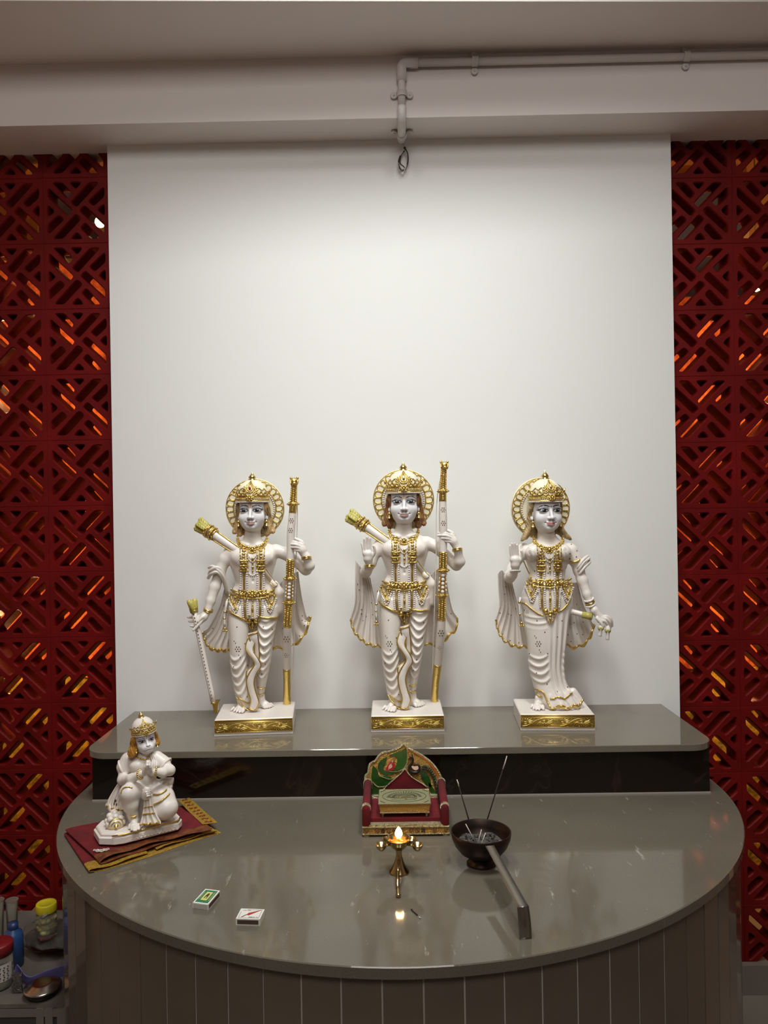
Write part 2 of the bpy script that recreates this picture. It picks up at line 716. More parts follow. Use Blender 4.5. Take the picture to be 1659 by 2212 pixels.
            Q.append(q)
        return V, np.concatenate(Q)


def join(parts):
    """[(verts, faces, paint)] -> one mesh."""
    V, Fc, Pt, b = [], [], [], 0
    for v, f, p in parts:
        V.append(v)
        Fc.extend((np.asarray(f) + b).tolist())
        Pt.append(p)
        b += len(v)
    return np.concatenate(V), Fc, np.concatenate(Pt)


def flatpaint(n, rgb, metal=0.0):
    c = lin(rgb)
    return np.tile(np.array([c[0], c[1], c[2], metal], np.float32), (n, 1))


def spiral(c, r0, turns, ax, ay, n=26, start=0.0, grow=1.0):
    t = np.linspace(0, 1, n)[:, None]
    a = start + grow * 2 * PI * turns * t
    return np.asarray(c) + r0 * (1 - 0.82 * t) * (np.cos(a) * np.asarray(ax) + np.sin(a) * np.asarray(ay))


# ------------------------------------------------------------------ the room
YW = 2.73          # white wall face
ZT, ZS = 0.90, 1.055   # table top, raised shelf top


def struct(name, mb, m, smooth=False):
    o = mb.build(name, m, None, smooth)
    o['kind'] = 'structure'
    return o


struct('floor', MB().box((-3.2, -2.7, -0.05), (3.2, 4.2, 0.0)), M['floor'])
struct('ceiling', MB().box((-3.2, -2.7, 4.2), (3.2, 2.86, 4.25)), M['ceiling'])
struct('wall_back', MB().box((-0.988, YW, 0.0), (1.012, 2.86, 3.075)), M['plaster'])
struct('wall_front', MB().box((-3.2, -2.75, 0), (3.2, -2.7, 4.2)), M['ceiling'])
struct('wall_left_side', MB().box((-3.25, -2.7, 0), (-3.2, 4.2, 4.2)), M['ceiling'])
struct('wall_right_side', MB().box((3.2, -2.7, 0), (3.25, 4.2, 4.2)), M['ceiling'])
b_ = MB().box((-3.2, 2.58, 3.071), (3.2, 2.86, 3.30))
fy_ = lambda x: 2.3035 + 0.0356 * x
b_.prism([(-3.2, fy_(-3.2), 3.28), (3.2, fy_(3.2), 3.28), (3.2, 2.86, 3.28), (-3.2, 2.86, 3.28)],
         [(-3.2, fy_(-3.2), 4.2), (3.2, fy_(3.2), 4.2), (3.2, 2.86, 4.2), (-3.2, 2.86, 4.2)])
struct('trim_1', b_, M['ceiling'])
struct('trim_2', MB().box((-3.2, 2.76, 0.0), (-0.9, 2.9, 0.106)).box((0.9, 2.76, 0.0), (3.2, 2.9, 0.106)), M['floor'])

# pierced block screens either side of the white wall
PITCH = 0.2387


def jali_holes():
    L = [(.08, .15), (.08, .29), (.375, .575), (.445, .495)]
    S = [(.15, .07), (.29, .07), (.435, .235), (.365, .31)]
    T = [(.41, .07), (.585, .07), (.497, .17)]
    out = []
    for s in (L, S, T):
        P = [(x, y) for x, y in s]
        for _ in range(4):
            out.append(P)
            P = [(1 - y, x) for x, y in P]
    return out


def round_poly(P, r, n=2):
    """Polygon with small rounded corners, points (x, y)."""
    P = [np.array(p, float) for p in P]
    out, m = [], len(P)
    for i in range(m):
        p, a, b = P[i], P[i - 1], P[(i + 1) % m]
        la, lb = np.linalg.norm(a - p), np.linalg.norm(b - p)
        d = min(r, la * .4, lb * .4)
        s, e = p + (a - p) / la * d, p + (b - p) / lb * d
        for k in range(n + 1):
            t = k / n
            out.append((1 - t) ** 2 * s + 2 * t * (1 - t) * p + t * t * e)
    return np.array(out)


def offset_poly(P, d):
    n = len(P)
    A = 0.5 * sum(P[i][0] * P[(i + 1) % n][1] - P[(i + 1) % n][0] * P[i][1] for i in range(n))
    sg = 1 if A > 0 else -1
    out = []
    for i in range(n):
        t = unit(np.r_[P[(i + 1) % n] - P[i - 1], 0])
        out.append(P[i] + sg * d * np.array([t[1], -t[0]]))
    return np.array(out)


def jali_block():
    """One block in a unit of PITCH, x right, y down in the pattern; returns verts (x, depth, z) and faces."""
    import bmesh
    bm = bmesh.new()
    D = 0.078 / PITCH
    J = 0.006
    Hs = [round_poly(p, 0.035) for p in jali_holes()]

    def loop(P, dep):
        return [bm.verts.new((x, dep, 1 - y)) for x, y in P]

    def fill(outer, inner):
        es = []
        for lp in [outer] + inner:
            for i in range(len(lp)):
                e = bm.edges.get((lp[i], lp[(i + 1) % len(lp)]))
                es.append(e or bm.edges.new((lp[i], lp[(i + 1) % len(lp)])))
        bmesh.ops.triangle_fill(bm, edges=es, use_beauty=True, use_dissolve=False)

    def wall(a, b):
        for i in range(len(a)):
            j = (i + 1) % len(a)
            bm.faces.new((a[i], a[j], b[j], b[i]))
    sq = lambda j: [(j, j), (1 - j, j), (1 - j, 1 - j), (j, 1 - j)]
    o0, o1, o2 = loop(sq(J), 0.0), loop(sq(0.0), J), loop(sq(0.0), D)
    f0 = [loop(offset_poly(p, 0.013), 0.0) for p in Hs]
    f1 = [loop(p, 0.02) for p in Hs]
    f2 = [loop(offset_poly(p, -0.008), D) for p in Hs]
    fill(o0, f0)
    fill(o2, f2)
    wall(o0, o1)
    wall(o1, o2)
    for a, b, c in zip(f0, f1, f2):
        wall(b, a)
        wall(c, b)
    bmesh.ops.recalc_face_normals(bm, faces=bm.faces)
    bm.verts.index_update()
    vs = np.array([v.co[:] for v in bm.verts])
    fs = [[v.index for v in f.verts] for f in bm.faces]
    bm.free()
    return vs, fs


JV, JF = jali_block()


def jali(name, xs, ztop, nrow):
    mb = MB()
    for x0 in xs:
        for r in range(nrow):
            z0 = ztop - (r + 1) * PITCH
            mb.add_mesh(JV * PITCH + np.array([x0, 2.785, z0]), JF)
    return struct(name, mb, M['jali'])


jali('wall_left', [-1.245 + PITCH * k for k in (1, 0, -1, -2)], 2.984 + PITCH, 13)
jali('wall_right', [1.251 - PITCH * k for k in (1, 0, -1, -2)], 2.937 + PITCH, 13)

# the lit room behind the screens
struct('wall_far', MB().box((-3.2, 3.9, 0), (3.2, 3.95, 4.2)), mat('ochre_wall', (176, 128, 70), 0.8))
struct('ceiling_far', MB().box((-3.2, 2.87, 3.9), (3.2, 4.2, 3.95)), mat('ochre_ceiling', (150, 104, 60), 0.8))
M['clothorange'] = mat('orange_patterned_cloth', (190, 96, 34), 0.9, rgb2=(120, 44, 18), vscale=34, bump=0.3, bscale=120)
M['garland'] = mat('yellow_flowers', (190, 150, 30), 0.8, rgb2=(96, 92, 24), vscale=26, bump=0.6, bscale=60)
M['window_grey'] = mat('dark_grey_glass', (78, 88, 118), 0.3)
M['frame_ochre'] = mat('pale_wood', (196, 168, 116), 0.5)


def wavy_cloth(name, x0, x1, z0, z1, y, m, label, cat):
    n, k = 60, 14
    G = np.zeros((k, n, 3))
    for j in range(n):
        u = j / (n - 1)
        for i in range(k):
            v = i / (k - 1)
            G[i, j] = (x0 + (x1 - x0) * u, y + 0.025 * math.sin(u * 38 + 1.5 * v), z1 + (z0 - z1) * v)
    o = MB().slab(G, 0.004).build(name, m)
    return tag(o, label, cat)


wavy_cloth('hanging_cloth', -2.3, -1.05, 1.02, 2.92, 3.5, M['clothorange'], 'orange patterned cloth hanging behind the left red block screen', 'cloth')
wavy_cloth('hanging_cloth', 1.05, 2.3, 1.02, 2.70, 3.5, M['clothorange'], 'orange patterned cloth hanging behind the right red block screen', 'cloth')
wavy_cloth('flower_curtain', -2.3, -1.05, 0.0, 1.04, 3.54, M['garland'], 'yellow flower hanging low behind the left red block screen', 'flowers')
wavy_cloth('flower_curtain', 1.05, 2.3, 0.0, 1.04, 3.54, M['garland'], 'yellow flower hanging low behind the right red block screen', 'flowers')
for sx, z0, z1, lab in ((-1, 3.05, 3.42, 'left'), (1, 2.80, 3.38, 'right')):
    xa, xb = (-1.72, -1.45) if sx < 0 else (1.42, 1.78)
    w = MB()
    w.box((xa, 3.86, z0), (xb, 3.90, z1))
    fr = MB()
    for lo, hi in (((xa - .03, 3.85, z0 - .03), (xa, 3.90, z1 + .03)), ((xb, 3.85, z0 - .03), (xb + .03, 3.90, z1 + .03)),
                   ((xa, 3.85, z1), (xb, 3.90, z1 + .03)), ((xa, 3.85, z0 - .03), (xb, 3.90, z0))):
        fr.box(lo, hi)
    t = thing('notice_board', 'dark grey framed panel high behind the %s red block screen' % lab, 'panel', ((xa + xb) / 2, 3.90, z0))
    w.build('panel', M['window_grey'], t, False)
    fr.build('frame', M['frame_ochre'], t, False)
M['bulb'] = mat('lit_bulb', (255, 226, 150), 0.4, emit=14.0)
M['socket'] = mat('bulb_socket', (60, 54, 48), 0.5)
for (px, py, lab) in ((216, 480, 'left'), (1634, 618, 'right')):
    p = onY(px, py, 3.25)
    t = thing('light_bulb', 'lit bulb glowing through the %s red block screen' % lab, 'lamp', p - np.array([0, 0, 0.03]))
    MB().lathe([(0.0, -0.024), (0.014, -0.018), (0.021, -0.004), (0.019, 0.010), (0.010, 0.022), (0.008, 0.03)], p, seg=16).build('glass', M['bulb'], t)
    c = MB().lathe([(0.009, 0.028), (0.011, 0.03), (0.011, 0.055), (0.004, 0.06)], p, seg=14)
    c.tube([p + np.array([0, 0, 0.058]), np.array([p[0], p[1], 3.90])], 0.003).build('socket', M['socket'], t)

# ------------------------------------------------------------------ the altar
TA, TN, TCY, TYF = 0.978, 1.95, 2.36, 1.434


def outline(scale, n=90, yb=2.729, cx=0.008):
    """Front outline of the table from back right round to back left."""
    a, b = TA - scale, (TCY - TYF) - scale
    pts = [(cx + a, yb)]
    for k in range(n + 1):
        t = PI * k / n
        c, s = math.cos(t), math.sin(t)
        pts.append((cx + a * math.copysign(abs(c) ** (2 / TN), c), TCY - b * abs(s) ** (2 / TN)))
    pts.append((cx - a, yb))
    return pts


altar = thing('altar_table', 'wide grey stone altar table with a curved front against the white wall', 'table', (0.008, 2.3, 0))
mb = MB()
prof = [(0.0, -0.002), (0.0, -0.0), (0.003, 0.0)]
loops = [(0.0015, ZT - 0.024), (0.0, ZT - 0.0225), (0.0, ZT - 0.002), (0.002, ZT)]
rings = [outline(s) for s, z in loops]
vs, fs = [], []
n_ = len(rings[0])
for (s, z), r in zip(loops, rings):
    vs += [(x, y, z) for x, y in r]
for i in range(len(loops) - 1):
    for k in range(n_):
        l = (k + 1) % n_
        fs.append([i * n_ + l, i * n_ + k, (i + 1) * n_ + k, (i + 1) * n_ + l])
fs.append([(len(loops) - 1) * n_ + k for k in range(n_)][::-1])
fs.append(list(range(n_)))
link('tabletop', vs, fs, M['top'], altar, False)

# tiled skirt under the top
sk = outline(0.012, 400)
sk = resample(np.array(sk), 3000)
total = np.linalg.norm(np.diff(sk, axis=0), axis=1).sum()
nt = int(round(total / 0.0785))
tiles = resample(sk, nt + 1)
mb, mg = MB(), MB()
for k in range(nt):
    a, b = tiles[k], tiles[k + 1]
    d = (b - a) / np.linalg.norm(b - a)
    g = 0.0017
    a2, b2 = a + d * g, b - d * g
    nrm = np.array([-d[1], d[0]])
    if nrm @ (a - np.array([0.0, 2.6])) < 0:
        nrm = -nrm
    j = RNG.normal(0, 0.0006)
    a3, b3 = a2 + nrm * j, b2 - nrm * j
    q = [(a3[0], a3[1]), (b3[0], b3[1]), (b3[0] - nrm[0] * .01, b3[1] - nrm[1] * .01), (a3[0] - nrm[0] * .01, a3[1] - nrm[1] * .01)]
    mb.prism([(x, y, 0.0) for x, y in q], [(x, y, ZT - 0.023) for x, y in q])
base = MB()
inner = [(p[0] * 1.0, p[1]) for p in tiles]
ctr = np.array([0.008, 2.6])
inn = [tuple(ctr + (np.array(p) - ctr) * 0.9985) for p in inner]
base.prism([(x, y, 0.0) for x, y in inn], [(x, y, ZT - 0.0235) for x, y in inn])
skirt = base.build('skirt', M['grout'], altar, False)
mb.build('skirt_tiles', M['tile'], skirt, False)

shelf = thing('altar_shelf', 'raised grey stone shelf along the white wall on a dark brown riser', 'shelf', (0.012, 2.5, ZT))
MB().box((-0.905, 2.292, ZT), (0.934, 2.729, ZS - 0.02)).build('riser', M['riser'], shelf, False)
MB().box((-0.906, 2.288, ZT), (0.935, 2.292, ZT + 0.004)).build('riser_bead', mat('pale_joint', (150, 144, 136), 0.8), shelf, False)


def shelf_loop(ins):
    x0, x1, y0, y1, r = -0.925 + ins, 0.946 - ins, 2.258 + ins, 2.729, 0.075
    P = [(x1, y1)]
    for k in range(13):
        a = PI / 2 * k / 12
        P.append((x1 - r + r * math.cos(a), y0 + r - r * math.sin(a)))
    for k in range(13):
        a = PI / 2 * k / 12
        P.append((x0 + r - r * math.sin(a), y0 + r - r * math.cos(a)))
    P.append((x0, y1))
    return P


loops = [(0.001, ZS - 0.020), (0.0, ZS - 0.019), (0.0, ZS - 0.0015), (0.0015, ZS)]
vs, fs = [], []
for s, z in loops:
    vs += [(x, y, z) for x, y in shelf_loop(s)]
n_ = len(shelf_loop(0))
for i in range(len(loops) - 1):
    for k in range(n_):
        l = (k + 1) % n_
        fs.append([i * n_ + l, i * n_ + k, (i + 1) * n_ + k, (i + 1) * n_ + l])
fs.append([(len(loops) - 1) * n_ + k for k in range(n_)][::-1])
fs.append(list(range(n_)))
link('shelf_slab', vs, fs, M['shelf'], shelf, False)


# ------------------------------------------------------------------ painted marble statues
WHITE = (226, 217, 209)
FACE = (232, 229, 230)


def blend(P, mask, rgb, metal=0.0):
    c = np.array([*lin(rgb)[:3], metal], np.float32)
    m = np.clip(mask, 0, 1)[:, None].astype(np.float32)
    P[:] = P * (1 - m) + c * m


def sst(a, b, x):
    t = np.clip((x - a) / (b - a), 0, 1)
    return t * t * (3 - 2 * t)


def head_mesh(style, h=0.0009):
    """Head in its own frame: x to the viewer's right, y AWAY from the viewer, z up, origin on the eye line (metres)."""
    v = Vol((-0.062, -0.064, -0.088), (0.062, 0.085, 0.062), h)
    E = lambda c, r, k=6, cut=False, R=None: v.ell([q * .001 for q in c], [q * .001 for q in r], k * .001, cut, R)
    Cp = lambda p, q, a, b=None, k=5, cut=False: v.cap([t * .001 for t in p], [t * .001 for t in q], a * .001, (a if b is None else b) * .001, k * .001, cut)
    monkey = style == 'monkey'
    fem = style == 'female'
    E((0, 22, 14), (50, 58, 46))
    E((0, 4, -10), (43 if not fem else 41, 42, 57), 10)
    E((0, -2, 22), (41, 36, 30), 10)                              # forehead
    for s in (-1, 1):
        E((s * 24, -20, -24), (19, 17, 21), 12)                   # cheeks
        E((s * 23, -2, -44), (13, 24, 17), 14)                    # jaw
    E((0, -22, -56), (15, 14, 11), 12)                            # chin
    E((0, -14, -46), (26, 22, 20), 12)
    if monkey:
        E((0, -34, -36), (27, 22, 20), 10)                        # muzzle
        E((0, -42, -44), (20, 12, 9), 8)
        E((0, -50, -30), (16, 8, 10), 6)
    for s in (-1, 1):
        E((s * 22, -47, 1), (15, 8.4, 9), 9, True)                # sockets
        E((s * 22, -31, 0), (14.5, 9.5, 9.0), 3)                  # lidded eyes
        Cp((s * 8, -34.5, 12), (s * 24, -34, 14), 3.0, 2.6, 9)    # brow
        Cp((s * 24, -34, 14), (s * 36, -26, 9), 2.6, 2.0, 9)
        E((s * 47, 14, -8), (6, 11, 20), 4)                       # ears
        E((s * 49, 10, -8), (3, 6, 13), 3, True)
        E((s * 47, 10, -26), (5, 7, 7), 3)
    if not monkey:
        Cp((0, -36, 8), (0, -47, -20), 4.2, 5.6, 6)               # nose
        E((0, -49, -23), (6.6, 6, 5.6), 4)
        for s in (-1, 1):
            E((s * 7.5, -43, -24), (4.6, 6, 4.6), 3)
            E((s * 3.6, -47, -28.5), (1.8, 2.6, 1.5), 1, True)
        Cp((0, -40, -30), (0, -41, -34), 2.2, 2.4, 5)
        for s in (-1, 1):
            Cp((0, -43.4, -38.4), (s * 15, -37, -37.6), 2.9, 1.3, 3)   # upper lip
            Cp((0, -43.2, -44.6), (s * 12, -38, -42.6), 3.5, 1.6, 3)   # lower lip
            E((s * 17.6, -37, -38.6), (3, 3, 2.6), 3, True)
        E((0, -38, -50.5), (12, 5, 2.4), 4, True)
    else:
        Cp((0, -36, 4), (0, -48, -16), 5, 7, 6)
        E((0, -54, -20), (10, 6, 6), 4)
        for s in (-1, 1):
            E((s * 5, -59, -22), (2.4, 3, 1.8), 1, True)
        Cp((-22, -45, -43), (0, -57, -40.5), 1.6, 1.6, 2, True)
        Cp((22, -45, -43), (0, -57, -40.5), 1.6, 1.6, 2, True)
    Cp((0, 6, -50), (0, 17, -86), 26, 25, 10)                     # neck
    v.blur(1)
    V, Fq = v.mesh()
    x, y, z = V[:, 0] * 1000, V[:, 1] * 1000, V[:, 2] * 1000
    P = flatpaint(len(V), FACE)
    blend(P, sst(-62, -76, z), WHITE)
    front = y < -6
    for s in (-1, 1):
        ex = s * x - 22.5
        ez = z - 0.10 * np.maximum(ex, -6)
        inx = np.clip(1 - (ex / 15.2) ** 2, 0, 1)
        up, lo = 5.8 * inx ** 0.7, -4.0 * inx ** 0.8
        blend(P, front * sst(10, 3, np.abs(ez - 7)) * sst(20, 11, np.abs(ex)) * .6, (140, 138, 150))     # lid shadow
        ins = front * (np.abs(ex) < 15.2) * sst(-.4, .4, up - ez) * sst(-.4, .4, ez - lo)
        blend(P, ins, (186, 184, 190))
        blend(P, ins * sst(7.4, 6.2, np.hypot(ex - .2, ez - 1.0)), (40, 35, 38))
        blend(P, ins * sst(4.8, 3.8, np.hypot(ex - .2, ez - 1.0)), (14, 12, 14))
        blend(P, ins * sst(1.5, .7, np.hypot(ex - 2.2, ez - 2.8)), (200, 200, 205))  # small highlight painted into the iris colour
        lidw = 2.0 + .5 * sst(-10, 10, ex)
        blend(P, front * (np.abs(ex) < 15.2) * sst(lidw, lidw - .8, np.abs(ez - up - .3)), (22, 18, 22))
        blend(P, front * (np.abs(ex) < 15.2) * sst(1.3, .5, np.abs(ez - lo)), (74, 68, 74))
        blend(P, front * sst(1.4, .5, np.abs(ez - 0.6)) * ((ex > 13) & (ex < 18.5)), (46, 42, 46))
        bx = s * x
        if monkey:
            bc = np.interp(bx, [5, 14, 26, 36], [13, 15, 15.5, 12])
        else:
            bc = np.interp(bx, [5, 9, 15, 26, 34, 39], [12.5, 14.6, 16.6, 17, 14, 9])
        bw = np.interp(bx, [5, 12, 28, 39], [1.2, 2.2, 1.9, .6] if not monkey else [.6, 1.2, 1.2, .4])
        blend(P, front * ((bx > 4.5) & (bx < 39.5)) * sst(bw + .5, bw - .5, np.abs(z - bc)), (34, 28, 36))
    # lips
    ml = -41.3 + 0.0105 * x * x
    lipc = (206, 128, 130) if fem else ((172, 84, 78) if monkey else (206, 168, 160))
    w = 17.5
    ins = front * (np.abs(x) < w)
    if not monkey:
        ut = -37.6 + 0.002 * x * x - 1.0 * np.exp(-(x / 2.5) ** 2)
        lb = -46.8 + 0.024 * x * x
        blend(P, ins * sst(-.6, .6, ut - z) * sst(-.6, .6, z - lb) * sst(w, w - 4, np.abs(x)), lipc)
        blend(P, ins * sst(1.1, .3, np.abs(z - ml)), (128, 84, 82))
        for s in (-1, 1):
            blend(P, front * sst(2.0, 1.0, np.hypot(s * x - 3.6, z + 29)), (120, 96, 92))
            blend(P, front * sst(2.6, 1.0, np.hypot(s * x - 18.4, z + 38)), (120, 92, 92))
    else:
        ml = np.interp(np.abs(x), [0, 22], [-40.5, -43.0])
        blend(P, (y < -30) * (np.abs(x) < 23) * sst(1.6, .6, np.abs(z - ml)), (130, 58, 54))
        blend(P, (y < -50) * sst(3.0, 1.2, np.hypot(np.abs(x) - 5, z + 22)), (90, 66, 60))
    # forehead marks
    if style == 'male':
        blend(P, front * ((z > 8) & (z < 33)) * sst(1.6, .8, np.abs(x)), (176, 60, 60))
        for s in (-1, 1):
            blend(P, front * ((z > 9) & (z < 33)) * sst(1.6, .8, np.abs(s * x - 5.5)), (206, 160, 76))
        blend(P, front * (np.abs(x) < 6) * sst(1.4, .6, np.abs(z - 9)), (206, 160, 76))
    elif fem:
        blend(P, front * sst(2.2, 1.2, np.hypot(x, (z - 13) * .6)), (36, 28, 36))
        rr = np.hypot(x - 13, z + 27)
        blend(P, (y < -25) * sst(1.1, .5, np.abs(rr - 5)) * .8, (120, 96, 70))
    else:
        blend(P, front * ((z > 8) & (z < 30)) * sst(1.8, .8, np.abs(x)), (190, 150, 60))
    return V, Fq, P


HEADS = {}


def get_head(style, h=0.0009):
    if style not in HEADS:
        HEADS[style] = head_mesh(style, h)
    return HEADS[style]


class Frame:
    """A local frame: millimetres, x right, y away, z up."""

    def __init__(self, o, yaw=0.0, roll=0.0, pitch=0.0, s=1.0):
        self.o = np.asarray(o, float)
        c, n = math.cos(math.radians(pitch)), math.sin(math.radians(pitch))
        Rp = np.array([[1, 0, 0], [0, c, -n], [0, n, c]])
        c, n = math.cos(math.radians(roll)), math.sin(math.radians(roll))
        Rr = np.array([[c, 0, n], [0, 1, 0], [-n, 0, c]])
        self.R = _rz(math.radians(yaw)) @ Rr @ Rp
        self.s = s * 0.001

    def __call__(self, P):
        return self.o + (np.asarray(P, float) * self.s) @ self.R.T

    def ax(self, v):
        return self.R @ np.asarray(v, float)


def head_gear(T, S, mono=False, halo=True, jewel='gold'):
    """Crown and, for the large figures, the halo. T: thing; S: head frame (mm)."""
    s = S.s
    zc = 34.0
    # crown: rounded white cap on a gold band, gold crest in front, gold finial
    cap = MB()
    prof = [(55, zc - 2), (56, zc + 8), (54, zc + 24), (48, zc + 42), (38, zc + 56), (24, zc + 66), (14, zc + 70), (11, zc + 72)]
    cap.lathe([(r * s, h * s) for r, h in prof], S((0, 8, 0)), S.ax((0, 0, 1)), S.ax((1, 0, 0)), 40)
    crown = cap.build('crown', M['cream'] if not mono else M['marble'], T)
    band = MB()

    def on_cap(a, z, out=0.0):
        """a: angle from straight ahead to the viewer's right (deg)."""
        hs = [q[1] for q in prof]
        rs = [q[0] for q in prof]
        r = np.interp(z, hs, rs) + out
        a = math.radians(a)
        return S((r * math.sin(a), 8 - r * math.cos(a), z))
    for z, r in ((zc - 2, 2.6), (zc + 11, 1.6), (zc + 14, 1.4)):
        ring = [on_cap(a, z, .6) for a in range(0, 360, 9)]
        band.tube(ring, r * s, 6, True, up=S.ax((0, 0, 1)))
    pr = MB()
    for a in range(-100, 101, 5):
        pr.ball(on_cap(a, zc - 5.0, 1.6), 2.5 * s, 7, 5)
    pr.build('crown_beads', M['marble'], crown)
    for a in range(-84, 85, 7):
        band.ball(on_cap(a, zc + 6.0, 1.4), 2.9 * s, 7, 5)
    crb = band.build('crown_band', M['gold'], crown)
    crest = MB()
    c0 = on_cap(0, zc + 8, 3.5)
    fr, upv = S.ax((1, 0, 0)), S.ax((0, 0, 1))
    for k in range(8):                                   # flower
        a = 2 * PI * k / 8
        crest.ball(c0 + (fr * math.cos(a) + upv * math.sin(a)) * 8 * s, 4.0 * s, 8, 5)
    crest.ball(c0 + S.ax((0, -1, 0)) * 2 * s, 5.0 * s, 10, 6)
    pear = [(0, 26), (-9, 30), (-13, 40), (-9, 50), (0, 66), (9, 50), (13, 40), (9, 30)]
    for sc, rr in ((1.0, 2.2), (.66, 1.7)):
        crest.tube([on_cap(x * sc * 1.15, zc + 43 + (z - 43) * sc, 3.0) for x, z in
                    [tuple(q) for q in cr(pear, 5, True)]], rr * s, 6, True)
    crest.beads([on_cap(x * 1.45, zc + z, 2.5) for x, z in [(-9, 24), (-13.5, 34), (-12, 46), (-5, 58), (0, 66), (5, 58), (12, 46), (13.5, 34), (9, 24)]], 2.0 * s)
    for sg in (-1, 1):                                   # scrolls to each side
        for (a0, z0, rad, tn, st) in ((21, 22, 9, 1.3, 2.2), (38, 24, 10, 1.3, 2.4), (56, 23, 10, 1.2, 2.6), (74, 22, 9, 1.2, 2.8), (26, 39, 8, 1.2, 1.6)):
            t = np.linspace(0, 1, 22)
            an = st + 2 * PI * tn * t
            rd = rad * (1 - .8 * t)
            crest.tube([on_cap(sg * (a0 + rd[i] * math.cos(an[i]) * 1.05), zc + z0 + rd[i] * math.sin(an[i]), 2.6) for i in range(22)], 1.9 * s, 6)
        crest.tube([on_cap(sg * a, zc + z, 2.4) for a, z in cr([(12, 28), (24, 32), (34, 41), (46, 34), (58, 40), (70, 30), (84, 30)], 5)], 1.5 * s, 6)
        crest.beads([on_cap(sg * a, zc + z, 2.0) for a, z in ((10, 18), (48, 15), (86, 15))], 1.9 * s)
        q = on_cap(sg * 78, zc + 26, 6)                  # leaf standing off the side
        crest.tube([q, q + (S.ax((sg * .5, 0, 1))) * 14 * s], [5 * s, .6 * s], 8, flat=.5)
    crest.build('crown_crest', M['gold'], crown)
    core = MB()
    core.ball(on_cap(0, zc + 40, 2.5), np.array([4.2, 2.4, 6.5]) * s, 10, 7)
    core.build('crown_jewel', M['red'] if jewel == 'red' else M['golds'], crown)
    fin = MB()
    z0 = zc + 70
    fin.lathe([(q * s, (z0 + w) * s) for q, w in ((14, -2), (15, 0), (14, 2.5), (10, 4), (12, 7), (12.5, 11), (9, 16), (5, 20), (2.6, 25), (0.2, 29))],
              S((0, 8, 0)), S.ax((0, 0, 1)), S.ax((1, 0, 0)), 20)
    fin.build('crown_finial', M['golds'], crown)
    if not halo:
        return
    hc = (0, 50, 8)
    hd = MB()
    hd.lathe([(r * s, w * s) for r, w in ((0.01, -1), (70, -1), (76, -3), (93, -3), (100, -2), (103, 3), (102, 9), (97, 12), (0.01, 12))],
             S(hc), S.ax((0, 1, 0)), S.ax((1, 0, 0)), 64)
    halo_o = hd.build('halo', M['cream'], T)
    hg = MB()

    def hp(r, a, y=-4.0):
        return S((hc[0] + r * math.sin(a), hc[1] + y, hc[2] + r * math.cos(a)))
    n = 26
    for k in range(n):
        a0, a1 = 2 * PI * k / n, 2 * PI * (k + 1) / n
        am, da = (a0 + a1) / 2, (a1 - a0) / 2
        pts = [hp(76, a0 + .02), hp(86, a0 + .015), hp(94, a0 + da * .3), hp(97, am), hp(94, a1 - da * .3), hp(86, a1 - .015), hp(76, a1 - .02)]
        hg.tube(cr(pts, 4), 1.7 * s, 5, up=S.ax((0, 1, 0)))
    hg.tube([hp(74, 2 * PI * k / 60) for k in range(60)], 2.0 * s, 6, True, up=S.ax((0, 1, 0)))
    hg.tube([hp(100, 2 * PI * k / 60, -2) for k in range(60)], 1.6 * s, 6, True, up=S.ax((0, 1, 0)))
    hg.build('halo_gilding', M['gold'], halo_o)
    hb = MB()
    for k in range(58):
        hb.ball(hp(67.5, 2 * PI * k / 58, -3), 3.2 * s, 7, 5)
    hb.build('halo_beads', M['marble'], halo_o)


def earrings(T, S, z=-38, x=48):
    for sg in (-1, 1):
        e = MB()
        c = S((sg * x, -2, z))
        e.ball(c, 6.2 * S.s, 10, 7)
        e.ball(c + S.ax((0, 0, -9)) * S.s, 4.5 * S.s, 9, 6)
        e.lathe([(7 * S.s, -14 * S.s), (5 * S.s, -10 * S.s), (1 * S.s, -7 * S.s)], c, S.ax((0, 0, 1)), S.ax((1, 0, 0)), 12)
        e.build('earring', M['golds'], T)


def hair_mesh(T, S, strands, color, band=True):
    """strands: chains of (x, y, z, r) in head millimetres."""
    P = [S(np.array([q[:3] for q in st])) for st in strands]
    A = np.concatenate(P)
    lo, hi = A.min(0) - .03, A.max(0) + .03
    v = Vol(lo, hi, 0.0014)
    for st, p in zip(strands, P):
        q = cr(np.c_[p, np.array([w[3] for w in st]) * S.s], 4)
        v.chain(q[:, :3], q[:, 3], 0.003)
    dark = lin(color)

    def strand(X, Y, Z):
        return 0.0007 * np.sin(X * 900 + Z * 320 + 60 * Y) + 0 * Z
    v.disp(strand, lo, hi)
    V, F = v.mesh()
    return link('hair', V, F, mat('hair_paint', color, 0.45, rgb2=tuple(int(c * .62) for c in color), vscale=60, bump=0.25, bscale=240), T)


